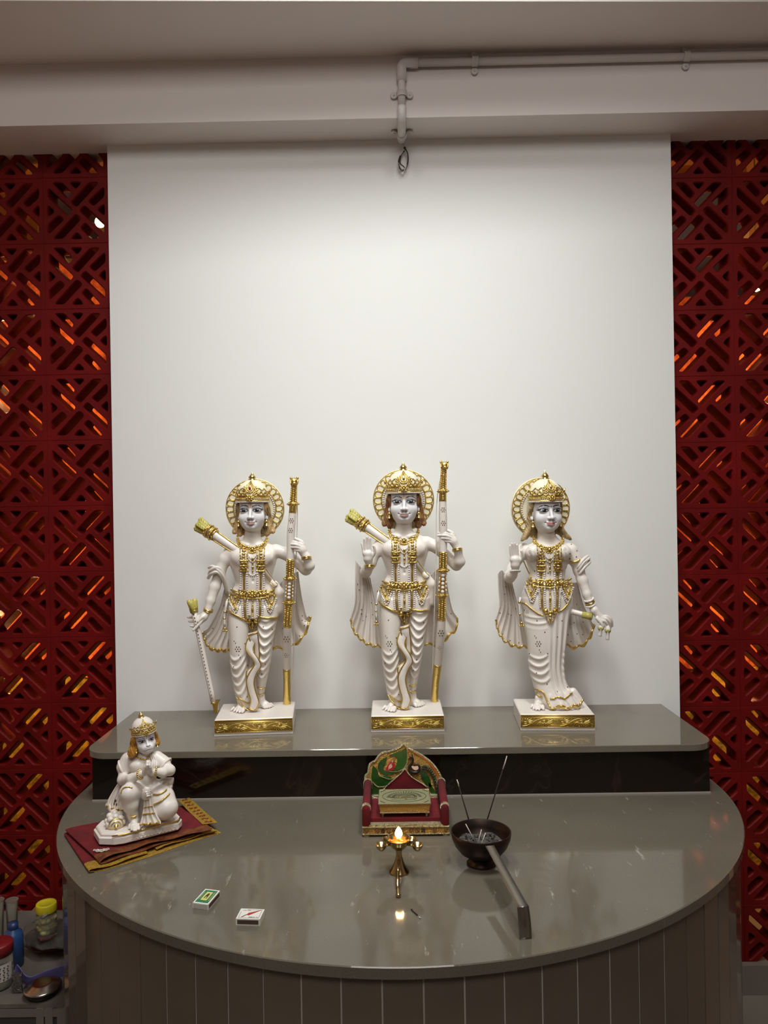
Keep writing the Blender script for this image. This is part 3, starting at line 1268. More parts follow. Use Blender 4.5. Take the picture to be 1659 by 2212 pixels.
class Statue:
    def __init__(self, yc):
        self.yc = yc
        self.bvh = None

    def Q(self, px, py, dy=0.0):
        return onY(px, py, self.yc - dy)

    def L(self, pts, dy=0.0):
        return np.array([self.Q(p[0], p[1], (p[2] if len(p) > 2 else 0.0) + dy) for p in pts])

    def slices(self, rows):
        """rows (py, xl, xr, dy, ry)."""
        out = []
        for py, xl, xr, dy, ry in rows:
            a, b = self.Q(xl, py, dy), self.Q(xr, py, dy)
            out.append(((a[2] + b[2]) / 2, (a[0] + b[0]) / 2, self.yc - dy, abs(b[0] - a[0]) / 2, ry))
        return out

    def bind(self, V, F):
        self.bvh = BVHTree.FromPolygons(V.tolist(), F if isinstance(F, list) else F.tolist())

    def hit(self, px, py, off=0.0, dy=0.0):
        """Point on the carved surface seen at a pixel, lifted by off."""
        d = Vector(ray(px, py))
        loc, nor, _, _ = self.bvh.ray_cast(Vector(CAM), d.normalized())
        if loc is None or abs(loc[1] - self.yc) > 0.16:
            return self.Q(px, py, dy)
        n = np.array(nor)
        if n @ np.array(d) > 0:
            n = -n
        n = unit(n + np.array([0, -1.2, 0.3]))
        return np.array(loc) + n * off

    def on(self, pts, off=0.0, n=6, dy=0.0, smooth=True):
        P = cr(np.array([q[:2] for q in pts], float), n) if smooth and len(pts) > 2 else resample(np.array([q[:2] for q in pts], float), n + 1)
        H = np.array([self.hit(x, y, off, dy) for x, y in P])
        # keep the line from jumping in depth where it crosses an edge
        for k in range(1, len(H)):
            if abs(H[k, 1] - H[k - 1, 1]) > 0.02:
                H[k] = onY(P[k][0], P[k][1], H[k - 1, 1])
        return H


def flowers(mb, S, spots, r=0.0021):
    """Painted rosettes: a ring of dots with one in the middle and two on a stalk."""
    for (px, py, sc) in spots:
        for k in range(7):
            a = 2 * PI * k / 6
            x, y = (px, py) if k == 6 else (px + 5.2 * sc * math.cos(a), py + 5.2 * sc * math.sin(a))
            p = S.hit(x, y, 0)
            mb.ball(p, np.array([r, 0.0012, r * 1.25]) * sc, 7, 5)
        for (ox, oy) in ((-5, -13), (-8, -17), (2, 13), (5, 18)):
            mb.ball(S.hit(px + ox * sc, py + oy * sc, 0), np.array([r * .7, 0.001, r * 1.3]) * sc, 6, 5)


def dots(mb, S, spots, r=0.0021):
    for px, py in spots:
        mb.ball(S.hit(px, py, 0), np.array([r, 0.0014, r * 1.2]), 7, 5)


def sheet(S, rows, nu=40, nv=26, folds=0, amp=0.006, grow=True, th=0.005, scal=0.0):
    """rows: polylines (px, py, dy) from top to bottom."""
    R = []
    for r in rows:
        P = np.array([(q[0], q[1], q[2] if len(q) > 2 else 0.0) for q in r], float)
        P = cr(P, 6) if len(P) > 2 else P
        R.append(resample(P, nu))
    R = np.array(R)
    G = np.stack([cr(R[:, j], max(2, nv // (len(rows) - 1))) for j in range(nu)], 1)
    a = G.shape[0]
    W = np.zeros((a, nu, 3))
    for i in range(a):
        v = i / (a - 1)
        for j in range(nu):
            u = j / (nu - 1)
            w = amp * math.sin(2 * PI * folds * u + .6) * ((0.35 + .65 * v) if grow else 1.0)
            W[i, j] = S.Q(G[i, j, 0], G[i, j, 1] + scal * v ** 3 * math.cos(2 * PI * folds * u + .9), G[i, j, 2] + w)
    return W


def open_hand(v, palm, fingers, thumb, rf, rp, k=0.0022):
    """palm: (wrist, centre, centre radius); fingers: chains of world points."""
    w, c, top = palm
    v.cap(w, c, rp * .62, rp, k * 2, fy=1.7)
    v.cap(c, top, rp, rp * 1.02, k * 2, fy=1.9)
    for i, f in enumerate(fingers):
        q = cr(np.array(f), 4)
        n = len(q)
        v.chain(q, [rf * (1.06 - .34 * t / (n - 1)) for t in range(n)], k * .55)
    q = cr(np.array(thumb), 4)
    n = len(q)
    v.chain(q, [rf * (1.35 - .5 * t / (n - 1)) for t in range(n)], k)


def foot(v, S, ankle, heel_dy, toes, r=0.011, toe_r=0.0042):
    """ankle, instep and toe ends in pixels with depth."""
    A = S.Q(*ankle)
    T = np.array([S.Q(*t) for t in toes])
    m = T.mean(0)
    mid = A * .38 + m * .62
    v.cap(A, A + np.array([0, 0.004, -0.014]), r * .95, r * 1.05, 0.006)
    v.cap(A + np.array([0, 0.004, -0.012]), mid, r * 1.05, r * .86, 0.008)
    for i, t in enumerate(T):
        b = mid * .8 + t * .2 + (t - m) * .45
        v.cap(b, t, toe_r * 1.7, toe_r * (1.25 if i == len(T) - 1 else 1.0), 0.0035)


def plinth(T, S, fx0, fx1, yf, fzb, depth, rot=0.0):
    """Marble base with a gold panel; fx0, fx1: pixel columns of the front bottom edge, at depth yf."""
    a, b = onY(fx0, fzb, yf), onY(fx1, fzb, yf)
    x0, x1, h = a[0], b[0], 0.0525
    mx, my = (x0 + x1) / 2, yf + depth / 2
    c, s = math.cos(rot), math.sin(rot)

    def W(x, y, z):
        dx, dy = x - mx, y - my
        return (mx + c * dx - s * dy, my + s * dx + c * dy, z)
    z0, z1 = ZS, ZS + h
    bv = 0.003
    pb = MB()
    ring = lambda i, z: [W(x0 + i, yf + i, z), W(x1 - i, yf + i, z), W(x1 - i, yf + depth - i, z), W(x0 + i, yf + depth - i, z)]
    R = [ring(bv * .5, z0), ring(0, z0 + bv * .5), ring(0, z1 - bv), ring(bv, z1)]
    vs = [q for r in R for q in r]
    fs = [[4 * i + k, 4 * i + (k + 1) % 4, 4 * i + 4 + (k + 1) % 4, 4 * i + 4 + k] for i in range(3) for k in range(4)]
    fs += [[3, 2, 1, 0], [12, 13, 14, 15]]
    pb.add_mesh(vs, fs)
    base = pb.build('pedestal', M['marble'], T, False)
    g = MB()
    yo = yf - 0.0012
    zA, zB = z0 + 0.011, z1 - 0.002
    q = [W(x0 + .0005, yo, zA), W(x1 - .0005, yo, zA), W(x1 - .0005, yf + .002, zA), W(x0 + .0005, yf + .002, zA)]
    g.prism(q, [(p[0], p[1], zB) for p in q])
    # raised scroll work
    w = x1 - x0
    mid, am = (zA + zB) / 2 - .003, (zB - zA) * .28
    P = lambda u, z: np.array(W(x0 + w * min(max(u, .008), .992), yo - .0008, z))
    g.tube([P(u, mid + am * math.cos(u * 2 * PI * 2.0 + 2.6)) for u in np.linspace(.02, .98, 70)], 0.0011, 6)
    g.tube([P(0.01, zB - .009), P(.99, zB - .009)], 0.0012, 6)
    g.tube([P(0.005, zB - .001), P(.995, zB - .001)], 0.0016, 6)
    g.tube([P(0.005, zA + .001), P(.995, zA + .001)], 0.0012, 6)
    for u in np.linspace(.06, .94, 22):
        g.ball(P(u, zB - .0118), 0.0014, 6, 4)
    X = lambda x, z: np.array(W(x0 + min(max(x, .002), w - .002), yo - .001, min(max(z, zA + .002), zB - .012)))
    for uc, sg in ((.07, 1), (.32, -1), (.57, 1), (.82, -1)):
        cx, cz = w * uc, mid + sg * .004
        for th in range(-80, 81, 20):
            pts = []
            for t in np.linspace(0, 1, 7):
                an = math.radians(th + 26 * t)
                rr = .006 + .0125 * t
                pts.append(X(cx + rr * 1.5 * math.sin(an), cz + sg * (rr * math.cos(an) - .007)))
            g.tube(pts, [.0009, .0012, .0014, .0014, .0013, .001, .0006], 5)
        g.tube([X(cx + .0085 * (1 - .8 * t) * math.cos(10 * t), cz - sg * .006 + .0052 * (1 - .8 * t) * math.sin(10 * t)) for t in np.linspace(0, 1, 26)], .0011, 5)
    for u in np.linspace(.04, .96, 12):
        g.ball(P(u, zA + .0035), 0.0013, 6, 4)
    g.build('pedestal_panel', M['goldm'], base)
    return W


def swag(z0, z1, per, cv, u0, amp, side=1.0, umin=-9, umax=9):
    """Nested hanging folds: ridges that sag between the two edges of a leg."""
    def fn(u, Z, X, Y):
        w = (z0 - Z) / per + cv * (u - u0) ** 2
        rdg = (0.5 + 0.5 * np.cos(2 * PI * w)) ** 2.6
        m = sst(z0, z0 - per * 1.2, Z) * sst(z1 - per * .4, z1 + per * .6, Z) * sst(umin - .1, umin + .15, u) * sst(umax + .1, umax - .15, u)
        return amp * (rdg - .2) * m * (1 - .75 * np.clip(np.abs(u), 0, 1) ** 4)
    return fn


def beaded_necklaces(T, S, N, fem=False):
    """Collar, two long garlands and the pendants between them; N maps chart pixels to this statue."""
    nk = MB()
    c = lambda pts: [N(*p) for p in pts]
    # collar: three rows
    for off, r, o in ((0, 0.0036, 0.003), (5.2, 0.0030, 0.0035), (9.6, 0.0022, 0.003)):
        pts = c([(840 - off * .2, 1140 + off), (845, 1152 + off), (856, 1161 + off), (872, 1165 + off * 1.15), (888, 1161 + off), (899, 1152 + off), (904 + off * .2, 1140 + off)])
        L = S.on(pts, o, 8)
        nk.tube(L, r * .62, 6)
        nk.beads(L, r * .95, 2.2)
    for sg in (-1, 1):
        x = 872.5 + sg * 17.5
        # upper strap from the collar to the belt
        for dx in (-6.5, 0, 6.5):
            L = S.on(c([(x + sg * 2.5 + dx, 1160), (x + sg * 1.5 + dx, 1178), (x + dx, 1196), (x + dx * .9, 1212)]), 0.0025, 6)
            nk.tube(L, 0.0017, 6)
        for yy in np.arange(1160, 1213, 6.2):
            p = S.hit(*N(x + sg * 1.2, yy), 0.0038)
            nk.ball(p, (0.0062, 0.003, 0.0034), 9, 6)
            for q in (-7.5, 7.5):
                nk.ball(S.hit(*N(x + sg + q, yy + 2), 0.003), 0.0024, 7, 5)
        for yy in (1192, 1203, 1214):
            L = S.on(c([(x - 10, yy), (x, yy + 1.5), (x + 10, yy)]), 0.005, 4)
            nk.tube(L, 0.0026, 6)
        for yy in (1197.5, 1208.5):
            for q in (-4, 4):
                nk.ball(S.hit(*N(x + q, yy), 0.005), 0.0036, 8, 5)
        L = S.on(c([(x, 1214), (x, 1235), (x, 1258)]), 0.001, 6)
        nk.tube(L, 0.0042, 6, flat=.5)
    nko = nk.build('necklace', M['gold'], T)
    pl = MB()
    for sg in (-1, 1):
        x = 872.5 + sg * 17.5
        for q in (-6.6, 6.6):
            pl.cut()
            pl.beads(S.on(c([(x + q, 1216), (x + q, 1236), (x + q * 1.1, 1260)]), 0.004, 8), 0.0035, 2.05)
    for off in (0, 6):
        pl.cut()
        pl.beads(S.on(c([(861 + off * .4, 1172), (864, 1182 + off), (872.5, 1190 + off), (881, 1182 + off), (884 - off * .4, 1172)]), 0.0022, 6), 0.0019, 2.2)
    if not fem:
        pl.cut()
        pl.beads(S.on(c([(862, 1214), (866, 1222), (873, 1225), (880, 1222), (884, 1214)]), 0.0025, 6), 0.0028, 2.1)
    pl.build('pearl_string', M['marble'], nko, split=True)
    pd = MB()
    p = S.hit(*N(872.5, 1171), 0.004)
    for k in range(9):
        a = 2 * PI * k / 9
        pd.ball(p + np.array([math.cos(a), 0, math.sin(a)]) * 0.0095, (0.0036, 0.0025, 0.0036), 8, 5)
    pd.ball(p, (0.006, 0.0042, 0.0085), 10, 7)
    for yy, r in ((1190, .0058), (1198, .0042), (1208, .005), (1216, .0036)):
        pd.ball(S.hit(*N(873.5, yy), 0.004), (r * .8, r * .55, r * 1.15), 10, 7)
    pd.build('pendant', M['golds'], nko)


def belt(T, S, N, yb=1267, fem=False):
    """Girdle with a jewelled buckle, hip bands, hanging loops and the long centre drop."""
    c = lambda pts: [N(*p) for p in pts]
    b = MB()
    for dy_, r in ((-8, .0028), (0, .002), (7, .0026)):
        b.tube(S.on(c([(843, yb - 2 + dy_), (858, yb + dy_), (873, yb + 1 + dy_), (888, yb + dy_), (903, yb - 2 + dy_)]), 0.004, 8), r, 6)
    for x in np.arange(846, 902, 6.0):
        p = S.hit(*N(x, yb - 4), 0.005)
        b.ball(p, 0.0034, 8, 5)
        b.ball(S.hit(*N(x + 3, yb + 3.5), 0.005), 0.0032, 8, 5)
    p = S.hit(*N(873, yb - 2), 0.007)
    for k in range(8):
        a = 2 * PI * k / 8
        b.ball(p + np.array([math.cos(a) * .010, 0, math.sin(a) * .009]), (0.0048, 0.0034, 0.0048), 8, 5)
    b.ball(p, 0.0062, 10, 7)
    for sg in (-1, 1):
        for s_, x in ((1.0, 849), (1.0, 856)):
            X = 873 + sg * (873 - x)
            q = S.hit(*N(X, yb), 0.006)
            b.ball(q, (0.006, 0.004, 0.0075), 9, 6)
        # bands over the hips, with scrolled ends
        e = S.on(c([(873 + sg * 30, yb - 4), (873 + sg * 40, yb - 8), (873 + sg * 47, yb - 13)]), 0.004, 6)
        b.tube(e, 0.0042, 6, flat=.6)
        e = S.on(c([(873 + sg * 30, yb + 5), (873 + sg * 42, yb - 1), (873 + sg * 48, yb - 6)]), 0.004, 6)
        b.tube(e, 0.0024, 6)
        q = S.hit(*N(873 + sg * 34, yb + 2), 0.006)
        b.tube([q + np.array([math.cos(t) * (.0105 - .0011 * t), 0, math.sin(t) * (.0105 - .0011 * t)]) for t in np.linspace(0, 7.5, 26)], 0.0021, 6)
        # hanging loops
        for k, (xa, xb, dr) in enumerate(((33, 50, 20), (30, 46, 28), (28, 41, 36))):
            L = S.on(c([(873 + sg * xa, yb + 6), (873 + sg * (xa + xb) / 2 + sg * 1, yb + 6 + dr * .85), (873 + sg * xb, yb - 2)]), 0.003, 8)
            b.tube(L, 0.0015, 6)
            if k < 2:
                b.beads(L, 0.0023, 2.6)
        for xx, yy in ((48, 2), (40, 18), (36, 30)):
            b.ball(S.hit(*N(873 + sg * xx, yb + yy), 0.005), 0.0042, 8, 6)
    # straps hanging below the buckle and the centre drop
    for sg in (-1, 1):
        L = S.on(c([(873 + sg * 16, yb + 8), (873 + sg * 16.5, yb + 30), (873 + sg * 15, yb + 52), (873 + sg * 9, yb + 60), (874, yb + 64)]), 0.004, 8)
        b.tube(L, 0.0038, 6, flat=.55)
        q = S.hit(*N(873.5 + sg * 9.5, yb + 58), 0.008)
        b.ball(q, 0.0062, 10, 7)
        b.tube([q + np.array([sg * math.cos(t) * (.009 - .0009 * t), -.002, -math.sin(t) * (.009 - .0009 * t)]) for t in np.linspace(-1, 6, 22)], 0.0018, 6)
    b.beads(S.on(c([(873.5, yb + 10), (873.5, yb + 30), (873.5, yb + 52)]), 0.006, 8), 0.0031, 1.9)
    q = S.hit(*N(873.5, yb + 34), 0.008)
    b.ball(q, (0.0042, 0.0036, 0.010), 9, 7)
    for yy, r in ((62, .0052), (69, .0062), (76, .0046)):
        b.ball(S.hit(*N(873.5, yb + yy), 0.009), (r, r * .7, r), 10, 7)
    L = S.on(c([(864, yb + 66), (868, yb + 78), (874, yb + 83), (880, yb + 78), (884, yb + 66)]), 0.006, 6)
    b.beads(L, 0.0027, 2.0)
    bo = b.build('girdle', M['gold'], T)
    pl = MB()
    for sg in (-1, 1):
        for q in (10.5, 22):
            pl.cut()
            pl.beads(S.on(c([(873 + sg * q, yb + 12), (873 + sg * q, yb + 30), (873 + sg * q * .92, yb + 50)]), 0.004, 8), 0.0030, 2.1)
        for k, (xa, xb, dr) in enumerate(((26, 52, 30), (26, 50, 40))):
            L = S.on(c([(873 + sg * xa, yb + 12), (873 + sg * (xa + xb) / 2, yb + 8 + dr * .8), (873 + sg * xb, yb + 8)]), 0.003, 8)
            pl.cut()
            pl.beads(L, 0.0030, 2.1)
    pl.build('pearl_string', M['marble'], bo, split=True)


def hand_gripping(v, S, pts):
    """Fingers wrapped round a shaft from the viewer's right; pts in pixels."""
    for chain, r in pts['fingers']:
        q = cr(np.array([S.Q(*p) for p in chain]), 4)
        n = len(q)
        v.chain(q, [r * (1.05 - .28 * k / (n - 1)) for k in range(n)], 0.0009)
    for a, b, r1, r2 in pts['palm']:
        v.cap(S.Q(*a), S.Q(*b), r1, r2, 0.005)


def join_dots(body, mb):
    """Painted spots become part of the painted surface."""
    n = len(body[0])
    return (np.concatenate([body[0], np.array(mb.v)]), body[1] + [[i + n for i in f] for f in mb.f], np.concatenate([body[2], flatpaint(len(mb.v), (96, 74, 44), .4)]))


def archer(name, label, A, D):
    """A: chart -> pixels for this figure; D: everything that differs between the two."""
    yc = 2.535
    S = Statue(yc)
    fx, fy = D['eye']
    loc = onY((D['base'][0] + D['base'][1]) / 2, D['base'][2], yc)
    T = thing(name, label, 'statue', (loc[0], yc, ZS), 'marble statues on the raised shelf')
    N = A

    def Q(px, py, dy=0.0):
        x, y = N(px, py)
        return S.Q(x, y, dy)

    def sl(rows):
        R = []
        for py, xl, xr, dy, ry in rows:
            a, y1 = N(xl, py)
            b, _ = N(xr, py)
            R.append((y1, a, b, dy, ry))
        return S.slices(R)
    lo = Q(735, 1560, 0.13)
    hi = Q(1030, 1110, -0.13)
    v = Vol((lo[0], yc - .12, ZS + .05), (hi[0], yc + .09, hi[2]), 0.0021)
    # trunk
    v.loft(sl([(1124, 857, 888, .004, .024), (1136, 855, 889, .002, .026), (1148, 850, 894, -.004, .030), (1155, 838, 906, -.006, .031), (1163, 824, 920, -.006, .034), (1176, 819, 927, -.003, .041),
               (1196, 822, 924, 0, .045), (1218, 830, 918, 0, .042), (1240, 836, 913, 0, .037), (1252, 831, 917, 0, .038), (1262, 826, 922, 0, .040), (1276, 824, 926, 0, .043),
               (1296, 821, 928, 0, .046), (1318, 821, 929, 0, .046)]), 0.006)
    for s in (-1, 1):
        v.ell(Q(873 + s * 25, 1186, .030), (.031, .017, .024), .012)         # chest
        v.ell(Q(873 + s * 30, 1200, .040), (.0028, .003, .0028), .003)
    v.ell(Q(873, 1244, .030), (.030, .014, .040), .014)
    v.ell(Q(873.5, 1237, .046), (.0035, .006, .0055), .004, True)            # navel
    v.cap(Q(862, 1160, .027), Q(846, 1153, .018), .0045, .003, .006)         # collar bones
    v.cap(Q(883, 1160, .027), Q(899, 1153, .018), .0045, .003, .006)
    v.chain([Q(920, 1244, .006), Q(931, 1262, .004), Q(932, 1300, -.004)], [.013, .0155, .012], .008)     # cloth bunched at the hip
    # legs in a draped lower garment
    lf = swag(Q(0, 1402)[2], Q(0, 1512)[2], .0285, 1.15, -.22, .0046)
    rf = swag(Q(0, 1318)[2], Q(0, 1476)[2], .0270, 1.1, .12, .0042)
    v.loft(sl([(1290, 822, 872, .004, .042), (1330, 821, 868, .012, .042), (1376, 823, 865, .018, .040), (1420, 825, 864, .020, .038),
               (1460, 830, 866, .014, .035), (1495, 836, 870, .010, .032), (1516, 842, 872, .010, .028), (1524, 846, 870, .012, .024)]), .005, lf)
    v.loft(sl([(1290, 872, 928, 0, .042), (1330, 882, 925, .004, .040), (1376, 884, 917, .006, .036), (1415, 884, 912, .004, .033),
               (1450, 883, 906, -.004, .028), (1482, 884, 900, -.010, .020), (1494, 885, 897, -.012, .016)]), .005, rf)
    v.loft(sl([(1300, 838, 912, -.01, .03), (1400, 848, 900, -.012, .022), (1500, 856, 886, -.012, .016)]), .008)
    # feet
    bt = ZS + .0525
    v.cap(Q(890, 1490, -.012), Q(892, 1512, -.012), .0115, .0115, .005)
    foot_pts = [(D['toesR'][k][0], D['toesR'][k][1]) for k in range(5)]

    def gfoot(ank, toes, big_first):
        Tt = [onZ(*N(*t), bt + .0045) for t in toes]
        Ak = Q(*ank)
        m = np.mean(Tt, 0)
        heel = np.array([Ak[0], Ak[1] + .006, bt + .010])
        v.cap(Ak, heel, .0112, .012, .006)
        mid = heel * .42 + m * .58 + np.array([0, 0, .0055])
        v.cap(heel, mid, .0122, .0105, .008)
        for i, t in enumerate(Tt):
            bgt = (i == 0) if big_first else (i == 4)
            r = .0046 if bgt else .0034
            kn = mid * .62 + t * .38 + (t - m) * .42
            v.cap(kn, t + np.array([0, 0, r - .0045]), r * 1.7, r, .003)
    gfoot((853, 1512, .010), [(826, 1531), (832, 1533.5), (838, 1535), (844, 1536), (851, 1536)], False)
    gfoot((891, 1500, -.012), [(899, 1525.5), (905, 1525), (910, 1524), (914.5, 1522.5), (918, 1520.5)], True)
    # his left arm, holding the bow
    sh = D['armR']
    v.chain([S.Q(*p[:3]) for p in sh], [p[3] for p in sh], .008)
    # his right arm
    sh = D['armL']
    v.chain([S.Q(*p[:3]) for p in sh], [p[3] for p in sh], .008)
    v.blur(1)
    V, F = v.mesh()
    # hands, finer
    hv = []
    for key in ('gripR', 'handL'):
        g = D[key]
        pts = []
        for c_, r in g['fingers']:
            pts += [S.Q(*p) for p in c_]
        for a, b, _, _ in g['palm']:
            pts += [S.Q(*a), S.Q(*b)]
        pts = np.array(pts)
        w = Vol(pts.min(0) - .02, pts.max(0) + .02, .0011)
        hand_gripping(w, S, g)
        w.blur(1)
        a, b = w.mesh()
        hv.append((a, b, flatpaint(len(a), WHITE)))
    # head
    HS = Frame(S.Q(fx, fy, .012), D.get('yaw', 0), 0, 0, D.get('hs', 1.0))
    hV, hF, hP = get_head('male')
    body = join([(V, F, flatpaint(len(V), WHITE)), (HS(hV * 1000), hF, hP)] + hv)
    S.bind(body[0], body[1])
    fl = MB()
    flowers(fl, S, [N(841, 1391) + (1.0,), N(899, 1398) + (.55,)])
    dots(fl, S, [N(*p) for p in ((839, 1340), (856, 1378), (832, 1432), (862, 1428), (868, 1372), (896, 1340), (912, 1378), (900, 1425), (893, 1448), (861, 1500), (906, 1305), (915, 1345), (876, 1360), (866, 1350))])
    body = join_dots(body, fl)
    link('body', body[0], body[1], M['paint'], T, True, body[2])
    head_gear(T, HS, jewel=D['jewel'])
    earrings(T, HS)
    hair_mesh(T, HS, [[(s * 44, -2, 28, 7), (s * 49, 6, 8, 9), (s * 50, 20, -14, 10), (s * 54, 26, -40, 12), (s * 52, 22, -62, 13), (s * 46, 14, -80, 9)] for s in (-1, 1)] +
              [[(s * 30, 34, -20, 18), (s * 44, 34, -52, 17), (s * 62, 26, -66, 11), (s * 66, 16, -74, 6)] for s in (-1, 1)] +
              [[(s * 43, -10, 20, 4), (s * 46, -8, 4, 4), (s * 45, -4, -12, 3)] for s in (-1, 1)], D['hair'])
    beaded_necklaces(T, S, N)
    belt(T, S, N)
    # thread across the chest
    th = MB()
    L = S.on([N(*p) for p in [(897, 1212), (905, 1225), (914, 1237), (924, 1248)]], .002, 6)
    th.tube(L, .0058, 8, flat=.4)
    so = th.build('shoulder_strap', M['marble'], T)
    g = MB()
    for q in (-3.4, 3.4):
        g.cut()
        g.tube(S.on([N(x + q, y - q * .8) for x, y in [(897, 1212), (905, 1225), (914, 1237), (924, 1248)]], .0045, 6), .0014, 6)
    g.build('strap_edging', M['gold'], so, split=True)
    # over-skirt hem round the thighs
    sk = MB()
    for sg, pts in ((-1, [(868, 1312), (856, 1322), (842, 1316), (826, 1306), (820, 1300)]), (1, [(884, 1314), (896, 1318), (912, 1320), (927, 1318)])):
        sk.cut()
        sk.tube(S.on([N(*p) for p in pts], .0035, 6), .0036, 8, flat=.7)
    sk.build('skirt_hem', M['gold'], T, split=True)
    # falling sash between the legs
    for nm, path, wd, dz in (('sash', [(873, 1366, .050), (866, 1390, .056), (878, 1412, .060), (884, 1428, .058), (874, 1446, .056), (868, 1466, .056), (872, 1490, .054), (878, 1512, .054), (872, 1530, .052)],
                              [9, 8, 8, 7, 7, 8, 9, 9, 7], 0),
                             ('sash', [(874, 1352, .052), (876, 1366, .054), (882, 1392, .046), (880, 1424, .044), (868, 1440, .050), (866, 1452, .05)], [10, 9, 5, 6, 8, 6], 1)):
        P = cr(np.array([[*N(p[0], p[1]), p[2]] for p in path]), 6)
        W = np.interp(np.linspace(0, 1, len(P)), np.linspace(0, 1, len(wd)), wd)
        G = np.zeros((len(P), 7, 3))
        for i, p in enumerate(P):
            for j in range(7):
                u = (j - 3) / 3
                G[i, j] = S.Q(p[0] + u * W[i], p[1] + u * W[i] * (.25 if dz == 0 else -.3), p[2] - .004 * u * u)
        so = MB().slab(G, .006).build(nm, M['marble'], T)
        g = MB()
        for j in (0, 6):
            g.tube(G[:, j] + np.array([0, -.001, 0]), .0022, 6)
        g.tube(G[-1] + np.array([0, -.001, 0]), .0022, 6)
        if dz:
            g.tube(G[2] + np.array([0, -.002, 0]), .002, 6)
        g.build('sash_edging', M['gold'], so)
    # hems at the ankles
    hm = MB()
    for pts in ([(838, 1500), (846, 1514), (856, 1526), (866, 1532)], [(844, 1502), (854, 1511), (864, 1515), (872, 1512)], [(884, 1478), (891, 1482), (899, 1479)], [(885, 1492), (891, 1496), (897, 1492)]):
        hm.cut()
        hm.tube(S.on([N(*p) for p in pts], .002, 6), .0024, 6)
    hm.build('ankle_hem', M['gold'], T, split=True)
    # tassel on his right hip
    ts = MB()
    tp = [S.Q(*N(x, y), .036) for x, y in ((812, 1312), (812.5, 1330), (813, 1338))]
    ts.tube([S.Q(*N(818, 1278), .04), S.Q(*N(815, 1296), .038), *tp], .0036, 8)
    to = ts.build('tassel', M['marble'], T)
    tg = MB()
    for (x, y, r) in ((818, 1278, .0062), (813, 1305, .0048), (812, 1320, .0044), (813, 1343, .0058)):
        tg.cut()
        tg.ball(S.Q(*N(x, y), .037), (r, r, r * .8), 10, 7)
    for k in (-4, 0, 4):
        tg.ball(S.Q(*N(813 + k, 1349), .037), .0034, 8, 6)
    tg.build('tassel_bead', M['golds'], to, split=True)
    # shawl behind
    for rows, fo, am in D['shawl']:
        G = sheet(S, rows, 64, 30, fo, am, scal=3.2)
        sm = MB().slab(G, .007)
        sm.mi = 1
        for _ in range(9):
            i, j = RNG.integers(6, len(G) - 7), RNG.integers(5, 58)
            sm.ball(G[i, j] + np.array([0, -.0005, 0]), (.0019, .0012, .0022), 6, 5)
        so = sm.build('shawl', [M['marble'], M['dot']], T)
        g = MB()
        g.tube(G[-1] + np.array([0, -.001, 0]), .0034, 6)
        e = G[int(len(G) * .86)]
        g.tube(e + np.array([0, -.0015, 0]), .0020, 6)
        if fo < 3:
            g.tube(G[len(G) // 2:, 0], .0024, 6)
        g.build('shawl_edging', M['gold'], so)
    for rows, r in D.get('armwrap', []):
        w = MB()
        for row in rows:
            w.tube(cr([S.Q(*p) for p in row], 6), r, 8)
        w.build('arm_scarf', M['marble'], T)
    # bracelets
    for px, py, dy, r, dirv in D['bangles']:
        b = MB()
        c0 = S.Q(px, py, dy)
        z = unit(dirv)
        x = unit(np.cross(z, (0.1, 1, .2)))
        y = np.cross(z, x)
        for o_ in (-.0026, .0026):
            b.tube([c0 + z * o_ + r * (math.cos(t) * x + math.sin(t) * y) for t in np.linspace(0, 2 * PI, 25)[:-1]], .0026, 6, True, up=z)
        b.build('bracelet', M['golds'], T)
    # quiver of arrows on the shoulder
    q0, q1 = S.Q(*D['quiver'][0]), S.Q(*D['quiver'][1])
    ax = unit(q1 - q0)
    Lq = np.linalg.norm(q1 - q0)
    qv = MB()
    qv.lathe([(.0, .0), (.017, .0), (.016, .10 * Lq), (.0145, .4 * Lq), (.012, Lq), (.0, Lq)], q0 + ax * .03, ax, (0, -1, .2), 20)
    qo = qv.build('quiver', M['marble'], T)
    g = MB()
    for h, r in ((.028, .0185), (.034, .021), (.044, .0185), (.050, .0205), (.058, .0165)):
        c0 = q0 + ax * h
        x = unit(np.cross(ax, (0, 1, 0)))
        y = np.cross(ax, x)
        g.tube([c0 + r * (math.cos(t) * x + math.sin(t) * y) for t in np.linspace(0, 2 * PI, 21)[:-1]], .0036, 6, True, up=ax)
        for k in range(9):
            t = 2 * PI * k / 9 + h * 300
            g.ball(c0 + (r + .0012) * (math.cos(t) * x + math.sin(t) * y), .0040, 7, 5)
    for sg in (-1, 1):
        s_ = unit(np.cross(ax, (0, 1, 0))) * sg
        g.tube([q0 + ax * (.055 + t * (Lq - .03)) + s_ * (.0155 - .004 * t) + np.array([0, -.008, 0]) for t in np.linspace(0, 1, 8)], .0026, 6)
    g.build('quiver_mount', M['gold'], qo)
    f = MB()
    x = unit(np.cross(ax, (0, 1, 0)))
    for k, (o1, o2) in enumerate(((-.014, -.004), (-.005, .004), (.005, -.002), (.014, .003), (0, -.010))):
        b0 = q0 + ax * .034 + x * o1 * .8 + np.array([0, o2, 0])
        e0 = q0 - ax * (.012 + .004 * (k % 2)) + x * o1 * 1.25 + np.array([0, o2, 0])
        f.tube([b0, b0 * .5 + e0 * .5, e0, e0 - ax * .005], [.0065, .0092, .0085, .003], 6, flat=.4, up=(.3 * (k - 2), -1, .4 * (k % 2)))
        for w in (.25, .45, .65, .85):
            c_ = b0 * (1 - w) + e0 * w + np.array([0, -.0032, 0])
            for sg in (-1, 1):
                f.tube([c_, c_ + x * sg * .0062 - ax * .006], .0009, 5)
    f.build('arrow_feathers', M['lime'], qo)
